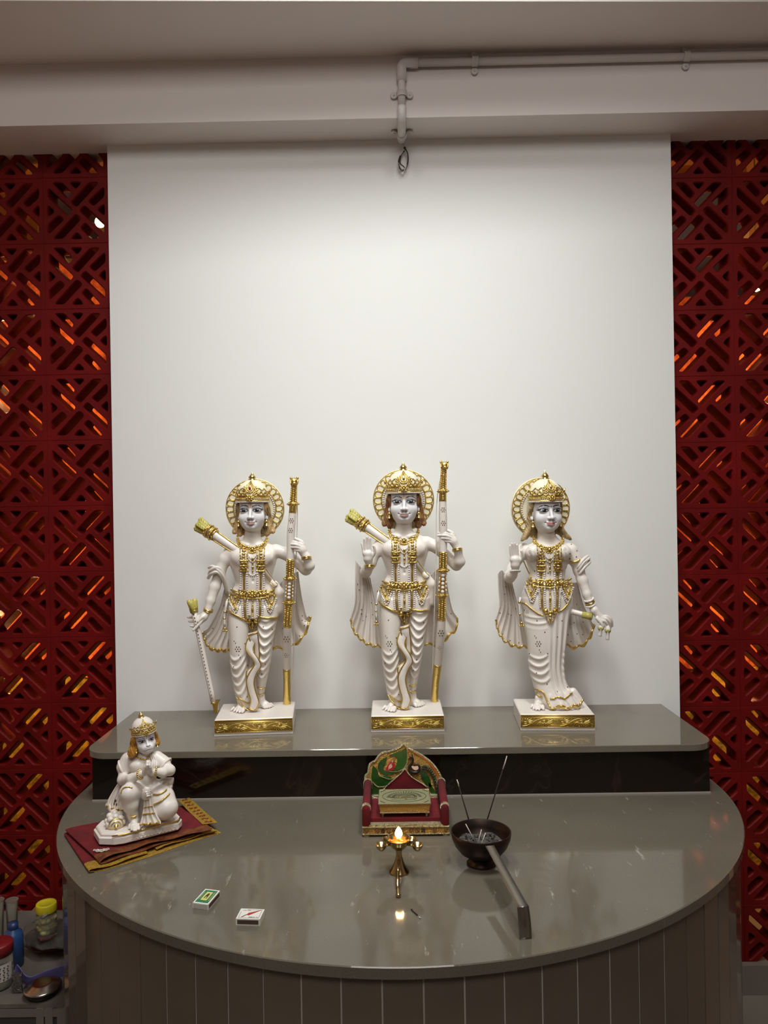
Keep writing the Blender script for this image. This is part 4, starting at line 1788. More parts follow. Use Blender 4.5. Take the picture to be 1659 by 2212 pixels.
    # the bow
    bp = cr(np.array([[*p] for p in D['bow']]), 10)
    bt_ = np.array([S.Q(*p[:3]) for p in bp])
    rad = bp[:, 3]
    yy = bp[:, 1]
    seg = D['bowseg']

    def part(y0, y1, grow=1.0):
        i = (yy >= y0) & (yy <= y1)
        return bt_[i], rad[i] * grow
    P, R = part(-1e9, 1e9)
    bm_ = MB().tube(P, R, 14)
    bm_.mi = 1
    for px, py, sc in seg['sprigs']:
        i = int(np.argmin(abs(yy - py)))
        for k in range(7):
            a = 2 * PI * k / 6
            ox, oy = (0, 0) if k == 6 else (math.cos(a) * .0072 * sc, math.sin(a) * .0085 * sc)
            c0, r = bt_[i], rad[i]
            tg_ = bt_[i + 1] - bt_[i - 1]
            bm_.ball(c0 + np.array([ox, -math.sqrt(max(r * r - ox * ox, 1e-6)) * 1.03 + oy * tg_[1] / tg_[2], oy]), np.array([.0021, .001, .0024]) * sc, 7, 5)
    bo = bm_.build('bow', [M['marble'], M['dot']], T)
    g = MB()
    for (a, b, gr) in seg['gold']:
        g.cut()
        P, R = part(a, b, gr)
        g.tube(P, R, 14)
    g.build('bow_gilding', M['gold'], bo, split=True)
    g = MB()
    for y in seg['rings']:
        g.cut()
        i = int(np.argmin(abs(yy - y)))
        c0, r = bt_[i], rad[i]
        for o_, rr in ((-.004, 1.25), (0, 1.5), (.004, 1.25)):
            g.tube([c0 + np.array([math.cos(t) * r * rr, math.sin(t) * r * rr, o_]) for t in np.linspace(0, 2 * PI, 17)[:-1]], .0024, 6, True, up=(0, 0, 1))
        for k in range(8):
            t = 2 * PI * k / 8
            g.ball(c0 + np.array([math.cos(t), math.sin(t), 0]) * r * 1.6, .0033, 7, 5)
    g.build('bow_ring', M['gold'], bo, split=True)
    g = MB()
    for y0, y1 in seg['studs']:
        g.cut()
        P, R = part(y0, y1)
        for q, r in zip(resample(np.c_[P, R], max(3, int((y1 - y0) / 4.2)))[:, :3], np.full(99, 1.0)):
            rr = float(np.interp(q[2], bt_[::-1, 2], rad[::-1]))
            g.ball(q + np.array([0, -rr * 1.02, 0]), .0034, 8, 5)
            for sx in (-.75, .75):
                g.ball(q + np.array([sx * rr, -rr * .75, .003]), .0025, 7, 5)
    g.build('bow_studs', M['gold'], bo, split=True)
    g = MB()
    # beast head finial on the upper end
    c0, r = bt_[0], rad[0]
    g.ball(c0 + np.array([0, -.001, -.004]), (r * 1.55, r * 1.5, r * 1.45), 14, 9)
    g.ball(c0 + np.array([.001, -r * 1.5, -.011]), (r * .8, r * .8, r * .75), 10, 7)
    for sx in (-1, 1):
        g.ball(c0 + np.array([sx * r * 1.15, -.002, .007]), (r * .5, r * .4, r * .6), 8, 6)
        g.ball(c0 + np.array([sx * r * .6, -r * 1.35, .001]), r * .3, 7, 5)
        g.tube([c0 + np.array([sx * r * 1.2, -r * .6, .004]), c0 + np.array([sx * r * 1.3, -r * .9, -.008]), c0 + np.array([sx * r * .9, -r * 1.3, -.016])], .0022, 6)
    g.build('bow_finial', M['gold'], bo)
    pl = MB()
    for y0, y1 in seg['pearls']:
        pl.cut()
        P, R = part(y0, y1)
        for q in resample(P, max(3, int((y1 - y0) / 8.2) + 1)):
            rr = float(np.interp(q[2], bt_[::-1, 2], rad[::-1]))
            pl.ball(q + np.array([0, -rr * 1.0, 0]), .0058, 10, 7)
            for sx in (-.95, .95):
                pl.ball(q + np.array([sx * rr, -rr * .5, .004]), .0030, 7, 5)
    pl.build('bow_pearls', M['marble'], bo)
    st = MB()
    st.tube(cr([S.Q(*p) for p in D['string']], 8), .0016, 6)
    st.build('bow_string', M['marble'], bo)
    plinth(T, S, *D['base'][:2], D.get('yf', 2.4235), D['base'][2], .205, D.get('rot', 0))
    return S, T, HS


# --- centre figure
idn = lambda x, y: (x, y)
DB = dict(
    eye=(872.3, 1084.5), yaw=0, roll=0.6, pitch=0, hair=(150, 98, 50), jewel='gold', base=(802, 960, 1581.5),
    toesR=[(0, 0)] * 5,
    armR=[(922, 1172, -.004, .021), (940, 1180, .0, .0195), (962, 1200, .004, .0180), (986, 1220, .016, .0185), (993, 1213, .034, .0170), (989, 1188, .046, .0125), (986, 1180, .048, .011)],
    armL=[(825, 1172, -.004, .021), (812, 1190, .0, .019), (801, 1216, .004, .0175), (790, 1236, .012, .0175), (793, 1230, .040, .0165), (797, 1218, .062, .0115)],
    gripR=dict(fingers=[([(976, 1158, .052), (962, 1152, .056), (947, 1151.5, .046)], .0056), ([(977, 1163, .054), (962, 1157, .060), (946.5, 1157, .048)], .0056),
                        ([(977, 1168, .054), (966, 1163.5, .060), (955, 1163, .056)], .0054), ([(977, 1173, .052), (970, 1170, .058), (961, 1169, .056)], .0050),
                        ([(983, 1168, .044), (978, 1152, .046), (962, 1144, .042)], .0060)],
               palm=[((986, 1182, .047), (978, 1168, .048), .0125, .0135), ((980, 1170, .050), (974, 1160, .046), .012, .010)]),
    handL=dict(fingers=[([(785, 1192, .070), (783, 1182, .072), (781, 1174, .073)], .0038), ([(789.5, 1188, .071), (787.5, 1175, .073), (786.5, 1164, .076)], .0043),
                        ([(795, 1187, .071), (793.5, 1172, .073), (793, 1160.5, .077)], .0044), ([(800.5, 1189, .071), (799.5, 1175, .073), (799, 1163, .076)], .0043),
                        ([(803, 1204, .070), (809, 1194, .074), (808.5, 1183, .078), (806, 1179, .080)], .0049)],
               palm=[((797, 1218, .062), (795, 1207, .066), .0115, .014), ((790, 1196, .068), (799, 1196, .068), .0110, .0115), ((795, 1207, .066), (795, 1197, .069), .0140, .0125)]),
    bangles=[(798, 1224, .058, .0145, (0, .25, 1)), (988, 1188, .046, .0150, (-.1, .2, 1))],
    shawl=[([[(768, 1211, -.006), (780, 1226, .0), (790, 1240, -.01), (800, 1248, -.03)], [(767, 1262, -.02), (776, 1262, -.02), (790, 1264, -.03), (806, 1280, -.04)],
             [(766, 1300, -.03), (780, 1308, -.03), (798, 1316, -.035), (815, 1320, -.045)],
             [(758, 1330, -.035), (764, 1356, -.035), (780, 1374, -.035), (800, 1386, -.035), (824, 1388, -.045)],
             [(757, 1338, -.035), (764, 1362, -.035), (779, 1380, -.035), (797, 1392, -.035), (826, 1397, -.045)]], 6, .007),
           ([[(930, 1244, -.02), (944, 1230, -.022), (960, 1223, -.03)], [(926, 1282, -.035), (948, 1280, -.04), (970, 1285, -.045)], [(922, 1330, -.045), (950, 1335, -.05), (978, 1318, -.05)],
             [(918, 1384, -.05), (945, 1384, -.05), (966, 1366, -.05), (984, 1352, -.05), (986, 1330, -.05)],
             [(918, 1392, -.05), (945, 1392, -.05), (968, 1376, -.05), (986, 1356, -.05), (988, 1334, -.05)]], 4, .007)],
    quiver=[(761, 1117, -.02), (856, 1184, .020)],
    bow=[(959.5, 1003, .045, .0088), (957.5, 1040, .045, .0105), (956.5, 1083, .045, .0118), (957, 1130, .046, .0135), (957.5, 1180, .046, .0125), (957, 1215, .046, .0130), (956.5, 1250, .046, .0115),
         (955, 1290, .046, .0125), (954, 1335, .040, .0132), (951, 1380, .022, .0142), (947, 1425, -.006, .0135), (941.5, 1470, -.034, .0118), (939, 1508, -.058, .0112), (939, 1519, -.064, .0112)],
    bowseg=dict(gold=[(998, 1083, 1.04), (1188, 1232, 1.04), (1240, 1285, 1.03), (1287, 1340, 1.02), (1432, 1520, 1.06)], rings=[1060, 1233, 1285], studs=[(1015, 1058), (1196, 1228), (1292, 1336)], pearls=[(1242, 1278)],
                sprigs=[(957, 1100, .8), (957, 1128, .8), (951, 1366, 1.1), (949, 1400, .7)]),
    string=[(957, 1010, .035), (944, 1080, .03), (942, 1200, .024), (938, 1330, .018), (935, 1430, -.02), (934, 1508, -.055)],
)
archer('marble_statue', 'white marble archer statue in the centre, palm raised, gold bow at his side', idn, DB)


# --- left figure
def mapA(x, y):
    y2 = y + 18.3
    if y > 1280:
        y2 = 1298.3 + (y - 1280) * (1531.0 - 1298.3) / (1528.0 - 1280)
    return (x - 327.3, y2)


sA = lambda pts: [(p[0] - 327.3, p[1] + 18.3, *p[2:]) for p in pts]
DA = dict(
    yf=2.412, hs=.965,
    eye=(545.2, 1103.0), yaw=0, roll=0.4, pitch=0, hair=(196, 160, 106), jewel='red', base=(458.5, 626.5, 1588.5), rot=.085,
    toesR=[(0, 0)] * 5,
    armR=[(596, 1189, -.004, .021), (614, 1195, .0, .0195), (638, 1212, .004, .0180), (661, 1230, .016, .0185), (668, 1222, .034, .0170), (663, 1204, .046, .0125), (659, 1197, .048, .011)],
    armL=[(499, 1190, -.004, .021), (486, 1208, -.002, .0190), (474, 1240, .0, .0180), (464, 1268, .008, .0175), (455, 1298, .020, .0145), (449, 1320, .030, .0105)],
    gripR=dict(fingers=sA([((0), (0))]) and [], palm=[]),
    handL=dict(fingers=[([(440, 1334, .040), (432, 1346, .050), (418, 1361, .056)], .0056), ([(436, 1340, .036), (424, 1352, .040), (412, 1352, .034)], .0052),
                        ([(434, 1334, .034), (420, 1342, .036), (409, 1342, .030)], .0052), ([(434, 1330, .030), (418, 1334, .030), (406, 1333, .026)], .0048),
                        ([(444, 1330, .038), (436, 1334, .048), (428, 1343, .052)], .0058)],
               palm=[((449, 1320, .030), (440, 1334, .034), .0110, .0125), ((440, 1333, .036), (433, 1342, .036), .0125, .0095)]),
    bangles=[(450, 1318, .029, .0140, (.35, -.2, 1)), (662, 1206, .046, .0150, (-.1, .2, 1))],
    armwrap=[([[(452, 1240, -.012), (456, 1232, .022), (470, 1226, .03), (482, 1240, .016), (486, 1262, -.01)], [(450, 1248, -.012), (456, 1240, .022), (470, 1236, .03), (482, 1252, .016), (488, 1272, -.01)],
               [(452, 1226, -.012), (460, 1224, .022), (472, 1232, .03), (484, 1250, .018), (490, 1280, -.01)]], .0058)],
    shawl=[([[(486, 1262, -.01), (490, 1270, -.02), (500, 1290, -.03)], [(474, 1310, -.03), (484, 1316, -.035), (500, 1330, -.04)],
             [(452, 1352, -.035), (470, 1362, -.04), (504, 1366, -.045)],
             [(439, 1362, -.035), (446, 1384, -.035), (464, 1396, -.035), (500, 1396, -.045)],
             [(438, 1366, -.035), (445, 1390, -.035), (462, 1404, -.035), (502, 1406, -.045)]], 6, .007),
           ([[(604, 1262, -.02), (618, 1248, -.022), (644, 1234, -.03)], [(600, 1290, -.035), (624, 1290, -.04), (652, 1290, -.04)], [(594, 1345, -.045), (626, 1350, -.05), (662, 1330, -.045)],
             [(590, 1391, -.05), (622, 1390, -.05), (646, 1376, -.05), (660, 1355, -.05), (667, 1330, -.045)],
             [(590, 1401, -.05), (622, 1400, -.05), (650, 1382, -.05), (664, 1358, -.05), (671, 1330, -.045)]], 4, .007)],
    quiver=[(434, 1136, -.02), (529, 1200, .020)],
    bow=[(636, 1038, .045, .0090), (635, 1062, .045, .0105), (632, 1108, .045, .0118), (628.5, 1150, .046, .0130), (627, 1200, .046, .0122), (626.5, 1232, .046, .0130), (626, 1268, .046, .0115),
         (624, 1306, .046, .0122), (621, 1350, .046, .0130), (620, 1392, .022, .0140), (619.5, 1435, -.004, .0130), (620, 1475, -.030, .0112), (620, 1512, -.052, .0122), (620, 1524, -.058, .0122)],
    bowseg=dict(gold=[(1032, 1108, 1.04), (1206, 1248, 1.04), (1256, 1300, 1.03), (1302, 1356, 1.02), (1441, 1525, 1.06)], rings=[1088, 1249, 1301], studs=[(1050, 1086), (1212, 1244), (1308, 1350)], pearls=[(1258, 1294)],
                sprigs=[(630, 1124, .8), (628, 1146, .8), (619, 1379, 1.1), (620, 1414, .8)]),
    string=[(635, 1042, .035), (642, 1100, .03), (640, 1200, .022), (636, 1330, .016), (634, 1430, -.02), (627, 1512, -.05)],
)
DA['gripR'] = dict(fingers=[(sA(c_), r) for c_, r in DB['gripR']['fingers']], palm=[(sA([a])[0], sA([b])[0], r1, r2) for a, b, r1, r2 in DB['gripR']['palm']])
DA['gripR']['fingers'] = [([(p[0] + 2.5, p[1] + 1, p[2]) for p in c_], r) for c_, r in DA['gripR']['fingers']]
SA, TA_, HA = archer('marble_statue', 'white marble archer statue on the left, lowered hand holding a dotted arrow', mapA, DA)
# the arrow in the lowered hand
ar = MB()
p0, p1 = SA.Q(418, 1318, .040), SA.Q(461, 1516, .045)
ar.tube([p0 + (p1 - p0) * t for t in np.linspace(0, 1, 10)], .0088, 12)
ao = ar.build('arrow', M['marble'], TA_)
ad = MB()
for t in np.linspace(.05, .96, 26):
    ad.ball(p0 + (p1 - p0) * t + np.array([0.0, -.0085, .0012]), (.0022 - .0006 * t, .0012, .0026 - .0006 * t), 7, 5)
ad.build('arrow_dots', M['dot'], ao)
ag = MB()
ax_ = unit(p1 - p0)
for h in (-.004, .004):
    c0 = p0 - ax_ * (.003 - h)
    ag.tube([c0 + .0105 * np.array([math.cos(t), math.sin(t), 0]) for t in np.linspace(0, 2 * PI, 17)[:-1]], .003, 6, True, up=(0, 0, 1))
e0 = SA.Q(465, 1536, .046)
ag.tube([p1, SA.Q(461.5, 1520, .045)], [.0095, .009], 8)
G = np.array([[SA.Q(453, 1513, .048), SA.Q(475, 1512, .048)], [SA.Q(459, 1522, .050), SA.Q(471, 1521, .050)], [SA.Q(462, 1541, .048), SA.Q(470, 1540, .048)]])
ag.slab(G, .010)
ag.build('arrow_head', M['gold'], ao)
af = MB()
u0 = SA.Q(419, 1324, .040)
for k in range(3):
    a = k * 2 * PI / 3 + .5
    o_ = np.array([math.cos(a), math.sin(a), 0]) * .0065
    af.tube([u0 + o_, SA.Q(416.5, 1310, .04) + o_ * 1.2, SA.Q(414, 1300, .04) + o_ * 1.6, SA.Q(412.5, 1293 + 3 * k, .04) + o_ * 1.7], [.0075, .009, .0090, .006], 5)
af.build('arrow_fletching', M['lime'], ao)


# --- right figure: woman in a draped robe, one palm raised, buds in the other hand
def robed_woman():
    yc = 2.53
    S = Statue(yc)
    Q = S.Q
    loc = onY(1208, 1579, yc)
    T = thing('marble_statue', 'white marble robed woman statue on the right, palm raised, flower buds in lowered hand', 'statue', (loc[0], yc, ZS), 'marble statues on the raised shelf')
    N = lambda x, y: (x + 309.5 + 4.5 * min(max((y - 1100) / 70.0, 0), 1), y + 18.5)
    bt = ZS + .0525
    lo, hi = Q(1080, 1560, .1), Q(1300, 1140, .1)
    v = Vol((lo[0], yc - .13, ZS + .05), (hi[0], yc + .09, hi[2]), .0021)
    v.loft(S.slices([(1142, 1166, 1197, .004, .024), (1154, 1165, 1199, .002, .026), (1164, 1158, 1206, -.004, .030), (1173, 1146, 1219, -.005, .032), (1182, 1134, 1232, -.004, .036), (1196, 1131, 1234, 0, .041),
                     (1216, 1138, 1228, 0, .039), (1236, 1144, 1221, 0, .036), (1250, 1142, 1222, 0, .037), (1266, 1133, 1230, 0, .042), (1290, 1126, 1236, 0, .046), (1312, 1127, 1235, 0, .047)]), .006)
    for cx in (1153, 1216.5):
        v.ell(Q(cx, 1193, .032), (.0265, .024, .0255), .009)
    # robe folds on the trunk

    def torso_folds(X, Y, Z):
        a = Q(1150, 1245, .03)
        u = (X - a[0]) * .9 + (Z - a[2]) * .42
        m = sst(Q(0, 1262)[2], Q(0, 1240)[2], Z) * sst(Q(0, 1196)[2], Q(0, 1215)[2], Z) * (Y < yc)
        return .0011 * np.sin(u * 2 * PI / .0125) * m
    v.disp(torso_folds, Q(1135, 1262, .08), Q(1235, 1190, -.01) + np.array([0, 0, 0]))
    sw = swag(Q(0, 1418)[2], Q(0, 1490)[2], .0255, 2.3, -.56, .0058, umin=-1.2, umax=-.02)
    sw2 = swag(Q(0, 1335)[2], Q(0, 1372)[2], .020, 1.5, -.50, .0028, umin=-1.2, umax=-.05)
    z_t, z_b = Q(0, 1335)[2], Q(0, 1525)[2]

    def folds(u, Z, X, Y):
        t = np.clip((z_t - Z) / (z_t - z_b), 0, 1)
        m = sst(-.12, .08, u) * sst(1.02, .9, u) * (Y < yc + .01)
        pl = (.0018 + .0034 * t) * (np.cos(2 * PI * (u * 3.6 - .25 * t)) ** 3) * m * sst(z_t + .03, z_t - .03, Z)
        side = .0010 * np.cos(2 * PI * (Z / .022 + 1.2 * u)) * sst(.72, .92, u) * sst(.35, .5, t) * sst(.85, .7, t)
        return sw(u, Z, X, Y) + sw2(u, Z, X, Y) + pl + side
    v.loft(S.slices([(1290, 1126, 1236, 0, .045), (1310, 1127, 1234, .002, .045), (1347, 1132, 1229, .006, .045), (1386, 1138, 1224, .010, .043), (1420, 1141, 1220, .010, .041),
                     (1444, 1143, 1219, .010, .040), (1472, 1150, 1223, .010, .042), (1490, 1155, 1233, .014, .046), (1504, 1159, 1246, .018, .050), (1516, 1164, 1255, .022, .052), (1527, 1172, 1259, .024, .052)]), .005, folds)
    # hem flaring on to the plinth
    for (a, b, r1, r2) in (((1188, 1505, .05), (1192, 1527, .064), .012, .010), ((1206, 1502, .05), (1212, 1524, .068), .013, .011), ((1224, 1500, .045), (1234, 1524, .060), .013, .011), ((1238, 1494, .03), (1252, 1512, .035), .013, .011)):
        v.cap(Q(*a), Q(*b), r1, r2, .006)
    # feet
    Ak = Q(1163, 1508, .03)
    Tt = [onZ(*t, bt + .0045) for t in ((1147, 1528), (1152, 1531), (1158, 1532.5), (1165, 1533), (1174, 1532))]
    m = np.mean(Tt, 0)
    heel = np.array([Ak[0], Ak[1] + .006, bt + .010])
    v.cap(Ak, heel, .0115, .012, .006)
    mid = heel * .42 + m * .58 + np.array([0, 0, .0055])
    v.cap(heel, mid, .0125, .0110, .008)
    for i, t in enumerate(Tt):
        r = .0046 if i == 4 else .0035
        kn = mid * .62 + t * .38 + (t - m) * .42
        v.cap(kn, t + np.array([0, 0, r - .0045]), r * 1.7, r, .003)
    # arms
    aL = [(1131, 1186, -.004, .020), (1119, 1204, .0, .0185), (1106, 1230, .004, .0175), (1101, 1247, .014, .0175), (1106, 1242, .040, .0160), (1113, 1232, .062, .0115)]
    aR = [(1229, 1186, -.004, .021), (1241, 1205, .0, .0205), (1250, 1232, .004, .0175), (1258, 1254, .010, .0172), (1268, 1284, .022, .0140), (1276, 1306, .030, .0105)]
    for c_ in (aL, aR):
        v.chain([Q(*p[:3]) for p in c_], [p[3] for p in c_], .008)
    v.cap(Q(1234, 1190, 0), Q(1244, 1212, .003), .0225, .0215, .004)               # sleeve
    v.cap(Q(1230, 1320, .0), Q(1270, 1330, .030), .0095, .0085, .005)              # marble strut to the lowered hand
    v.blur(1)
    V, F = v.mesh()
    hs = []
    gl = dict(fingers=[([(1105, 1206, .070), (1102.5, 1192, .073), (1101.5, 1179, .076)], .0038), ([(1109, 1202, .071), (1107, 1187, .074), (1106, 1174.5, .078)], .0043),
                       ([(1114, 1201, .071), (1112.5, 1186, .074), (1112, 1173.5, .078)], .0044), ([(1119, 1203, .071), (1118, 1189, .074), (1117.3, 1177, .077)], .0043),
                       ([(1121, 1216, .070), (1127, 1206, .074), (1127.5, 1196, .078), (1126, 1190, .080)], .0049)],
              palm=[((1113, 1232, .062), (1113, 1220, .066), .0115, .014), ((1108, 1209, .068), (1118, 1209, .068), .0110, .0115), ((1113, 1220, .066), (1113, 1209, .069), .0140, .0125)])
    gr = dict(fingers=[([(1300, 1333, .042), (1311, 1332, .044), (1320, 1340, .042), (1322, 1352, .036)], .0056), ([(1298, 1336, .046), (1309, 1337, .050), (1317, 1345, .048), (1318, 1356, .042)], .0056),
                       ([(1296, 1339, .048), (1306, 1342, .053), (1312, 1350, .050)], .0052), ([(1293, 1342, .046), (1301, 1347, .050), (1306, 1353, .048)], .0048),
                       ([(1290, 1336, .050), (1298, 1345, .056), (1302, 1354, .056)], .0058)],
              palm=[((1276, 1306, .030), (1284, 1318, .036), .0108, .0125), ((1284, 1319, .037), (1298, 1335, .042), .0130, .0105)])
    for g, henna in ((gl, True), (gr, False)):
        pts = [Q(*p) for c_, r in g['fingers'] for p in c_] + [Q(*p) for a, b, _, _ in g['palm'] for p in (a, b)]
        pts = np.array(pts)
        w = Vol(pts.min(0) - .02, pts.max(0) + .02, .0011)
        hand_gripping(w, S, g)
        w.blur(1)
        a, b = w.mesh()
        P = flatpaint(len(a), WHITE)
        if henna:
            z1, z2 = Q(0, 1192, .073)[2], Q(0, 1185, .073)[2]
            blend(P, sst(z1, z2, a[:, 2]) * (a[:, 1] < yc - .070) * .75, (150, 104, 92))
        hs.append((a, b, P))
    HS = Frame(Q(1180.5, 1103.2, .012), 10, 0, 0)
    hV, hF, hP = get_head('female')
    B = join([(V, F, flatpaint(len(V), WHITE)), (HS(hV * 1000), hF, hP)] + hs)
    S.bind(B[0], B[1])
    f = MB()
    flowers(f, S, [(1163, 1391, 1.0), (1145, 1192, .55), (1220, 1186, .55), (1139, 1322, .6)])
    dots(f, S, [(1160, 1341), (1177, 1366), (1214, 1341), (1204, 1376), (1144, 1412), (1183, 1412), (1159, 1454), (1182, 1478), (1204, 1494), (1226, 1484), (1133, 1318), (1234, 1176), (1246, 1190), (1231, 1196), (1245, 1203), (1231, 1207), (1155, 1233), (1184, 1238)])
    B = join_dots(B, f)
    link('body', B[0], B[1], M['paint'], T, True, B[2])
    head_gear(T, HS)
    earrings(T, HS)
    hair_mesh(T, HS, [[(s * 43, -2, 28, 6), (s * 47, 6, 8, 8), (s * 47, 20, -14, 9), (s * 50, 24, -42, 11), (s * 58, 22, -66, 11), (s * 72, 12, -84, 8), (s * 84, 6, -95, 4)] for s in (-1, 1)] +
              [[(s * 28, 34, -20, 18), (s * 42, 34, -52, 16), (s * 56, 26, -72, 10), (s * 66, 16, -88, 6)] for s in (-1, 1)], (186, 156, 104))
    beaded_necklaces(T, S, N, True)
    belt(T, S, N, 1243, True)
    g = MB()
    for pts, r in (([(1121, 1301), (1134, 1303), (1146, 1313), (1156, 1321), (1165, 1327), (1174, 1330)], .0024), ([(1233, 1290), (1226, 1304), (1214, 1317), (1205, 1322)], .0024),
                   ([(1131, 1212), (1138, 1228), (1144, 1240), (1148, 1248)], .0022)):
        g.cut()
        g.tube(S.on(pts, .0025, 6), r, 6)
    g.build('robe_edging', M['gold'], T, split=True)
    g = MB()
    for pts in ([(1231, 1213), (1238, 1214), (1246, 1213), (1252, 1209)],):
        L = S.on(pts, .0025, 6)
        g.tube(L, .0038, 8, flat=.6)
    g.build('sleeve_band', M['gold'], T)
    g = MB()
    for pts, r in (([(1156, 1488), (1165, 1491), (1174, 1496), (1180, 1508), (1186, 1522), (1190, 1530)], .0026), ([(1158, 1497), (1164, 1503), (1172, 1505)], .0022),
                   ([(1188, 1509), (1196, 1509), (1204, 1505), (1213, 1508), (1223, 1507), (1230, 1500), (1236, 1496)], .0024),
                   ([(1190, 1530), (1199, 1529), (1206, 1525), (1214, 1525), (1222, 1530), (1230, 1529), (1238, 1524), (1247, 1527), (1254, 1519), (1258, 1511)], .0034)):
        g.cut()
        g.tube(S.on(pts, .003, 6), r, 6)
    for px, py, sx in ((1214, 1527, .012), (1242, 1524, .010)):
        g.ball(S.hit(px, py, .002), (sx, .004, .006), 12, 7)
    g.build('robe_hem', M['gold'], T, split=True)
    # tassel on her right hip
    ts = MB()
    ts.tube([Q(1124, 1290, .036), Q(1122, 1302, .036), Q(1123, 1325, .034), Q(1126, 1342, .034)], .0036, 8)
    to = ts.build('tassel', M['marble'], T)
    tg = MB()
    for x, y, r in ((1122, 1301, .0052), (1123, 1327, .0042), (1127, 1346, .0056)):
        tg.cut()
        tg.ball(Q(x, y, .036), r, 10, 7)
    for k in (-4, 0, 4):
        tg.ball(Q(1127 + k, 1352, .036), .0036, 8, 6)
    tg.build('tassel_bead', M['golds'], to, split=True)
    # shawl hanging behind from both arms
    for rows, fo in (([[(1076, 1240, -.006), (1084, 1232, .006), (1096, 1246, .0), (1106, 1256, -.02)], [(1077, 1275, -.02), (1088, 1272, -.02), (1100, 1278, -.03), (1114, 1290, -.04)],
                       [(1079, 1304, -.03), (1092, 1312, -.035), (1108, 1324, -.04), (1126, 1332, -.045)],
                       [(1072, 1332, -.035), (1077, 1356, -.035), (1090, 1376, -.035), (1112, 1386, -.04), (1140, 1388, -.045)],
                       [(1071, 1338, -.035), (1076, 1362, -.035), (1089, 1383, -.035), (1112, 1396, -.04), (1142, 1397, -.045)]], 6),
                     ([[(1222, 1262, -.03), (1234, 1260, -.03), (1248, 1258, -.03)], [(1222, 1305, -.04), (1240, 1306, -.045), (1260, 1304, -.045)], [(1221, 1345, -.045), (1246, 1352, -.05), (1278, 1342, -.045)],
                       [(1219, 1384, -.05), (1240, 1390, -.05), (1260, 1384, -.05), (1274, 1366, -.05), (1281, 1346, -.045)],
                       [(1219, 1392, -.05), (1240, 1399, -.05), (1262, 1392, -.05), (1277, 1372, -.05), (1284, 1348, -.045)]], 4)):
        G = sheet(S, rows, 64, 30, fo, .007, scal=3.2)
        sm = MB().slab(G, .007)
        sm.mi = 1
        for _ in range(9):
            i, j = RNG.integers(6, len(G) - 7), RNG.integers(5, 58)
            sm.ball(G[i, j] + np.array([0, -.0005, 0]), (.0019, .0012, .0022), 6, 5)
        so = sm.build('shawl', [M['marble'], M['dot']], T)
        g = MB()
        g.tube(G[-1] + np.array([0, -.001, 0]), .0034, 6)
        g.tube(G[int(len(G) * .86)] + np.array([0, -.0015, 0]), .0020, 6)
        g.build('shawl_edging', M['gold'], so)
    w = MB()
    for k, row in enumerate(([(1247, 1240, -.012), (1250, 1232, .022), (1260, 1216, .026), (1270, 1208, .012), (1272, 1206, -.012)], [(1246, 1232, -.012), (1249, 1226, .022), (1258, 1211, .026), (1266, 1204, .012), (1269, 1202, -.012)],
                             [(1247, 1250, -.02), (1252, 1240, .020), (1262, 1226, .024), (1272, 1216, .010), (1273, 1212, -.012)])):
        w.tube(cr([Q(*p) for p in row], 6), .0056, 8)
    w.build('arm_scarf', M['marble'], T)
    # bracelets
    for (px, py, dy, r, dv, m_) in ((1113, 1234, .060, .0140, (0, .25, 1), 'marble'), (1274, 1301, .029, .0140, (-.4, -.25, 1), 'golds'), (1275.5, 1307, .031, .0140, (-.4, -.25, 1), 'marble'), (1272, 1295, .027, .0145, (-.4, -.25, 1), 'marble')):
        b = MB()
        c0 = Q(px, py, dy)
        z = unit(dv)
        x = unit(np.cross(z, (.1, 1, .2)))
        y = np.cross(z, x)
        ring = [c0 + r * (math.cos(t) * x + math.sin(t) * y) for t in np.linspace(0, 2 * PI, 25)[:-1]]
        b.tube(ring, .0030, 6, True, up=z)
        if m_ == 'marble':
            for q in ring[::2]:
                b.ball(q, .0036, 7, 5)
        b.build('bracelet', M[m_], T, label='gold bracelet' if m_ == 'golds' else None)
    c = MB()
    c0, c1 = Q(1258, 1328, .022), Q(1279, 1332, .036)
    c.tube([c0, c0 * .5 + c1 * .5, c1], [.0105, .0115, .0125], 12)
    c.build('scarf_clasp', M['lime'], T)
    # the buds she holds
    for (a, b, c_) in (((1300, 1346, .052), (1298, 1357, .052), (1295.5, 1374, .050)), ((1313, 1350, .050), (1313, 1362, .050), (1312, 1382, .048))):
        st = MB()
        P0, P1, P2 = Q(*a), Q(*b), Q(*c_)
        st.tube(cr([P0, P0 * .4 + P1 * .6, P1, P1 * .55 + P2 * .45, P2], 4), [.0025, .004, .0055, .007, .0082, .0088, .009, .0086, .0080, .0074, .0066, .0062, .0060, .0060, .0062, .0064, .0058], 12)
        so = st.build('flower_bud', M['marble'], T)
        q = MB()
        for k in range(5):
            t = 2 * PI * k / 5
            e = P1 + np.array([math.cos(t) * .0075, math.sin(t) * .0075, -.006])
            q.tube([P1 + np.array([0, 0, .004]), P1 + np.array([math.cos(t) * .007, math.sin(t) * .007, .001]), e], [.004, .0046, .0016], 7)
        q.build('bud_leaves', M['lime'], so)
    plinth(T, S, 1128.5, 1288, 2.4145, 1578.5, .2, -.05)


robed_woman()


# --- kneeling monkey-faced figure on the folded cloth
ZC = ZT + .024                                       # top of the folded cloth


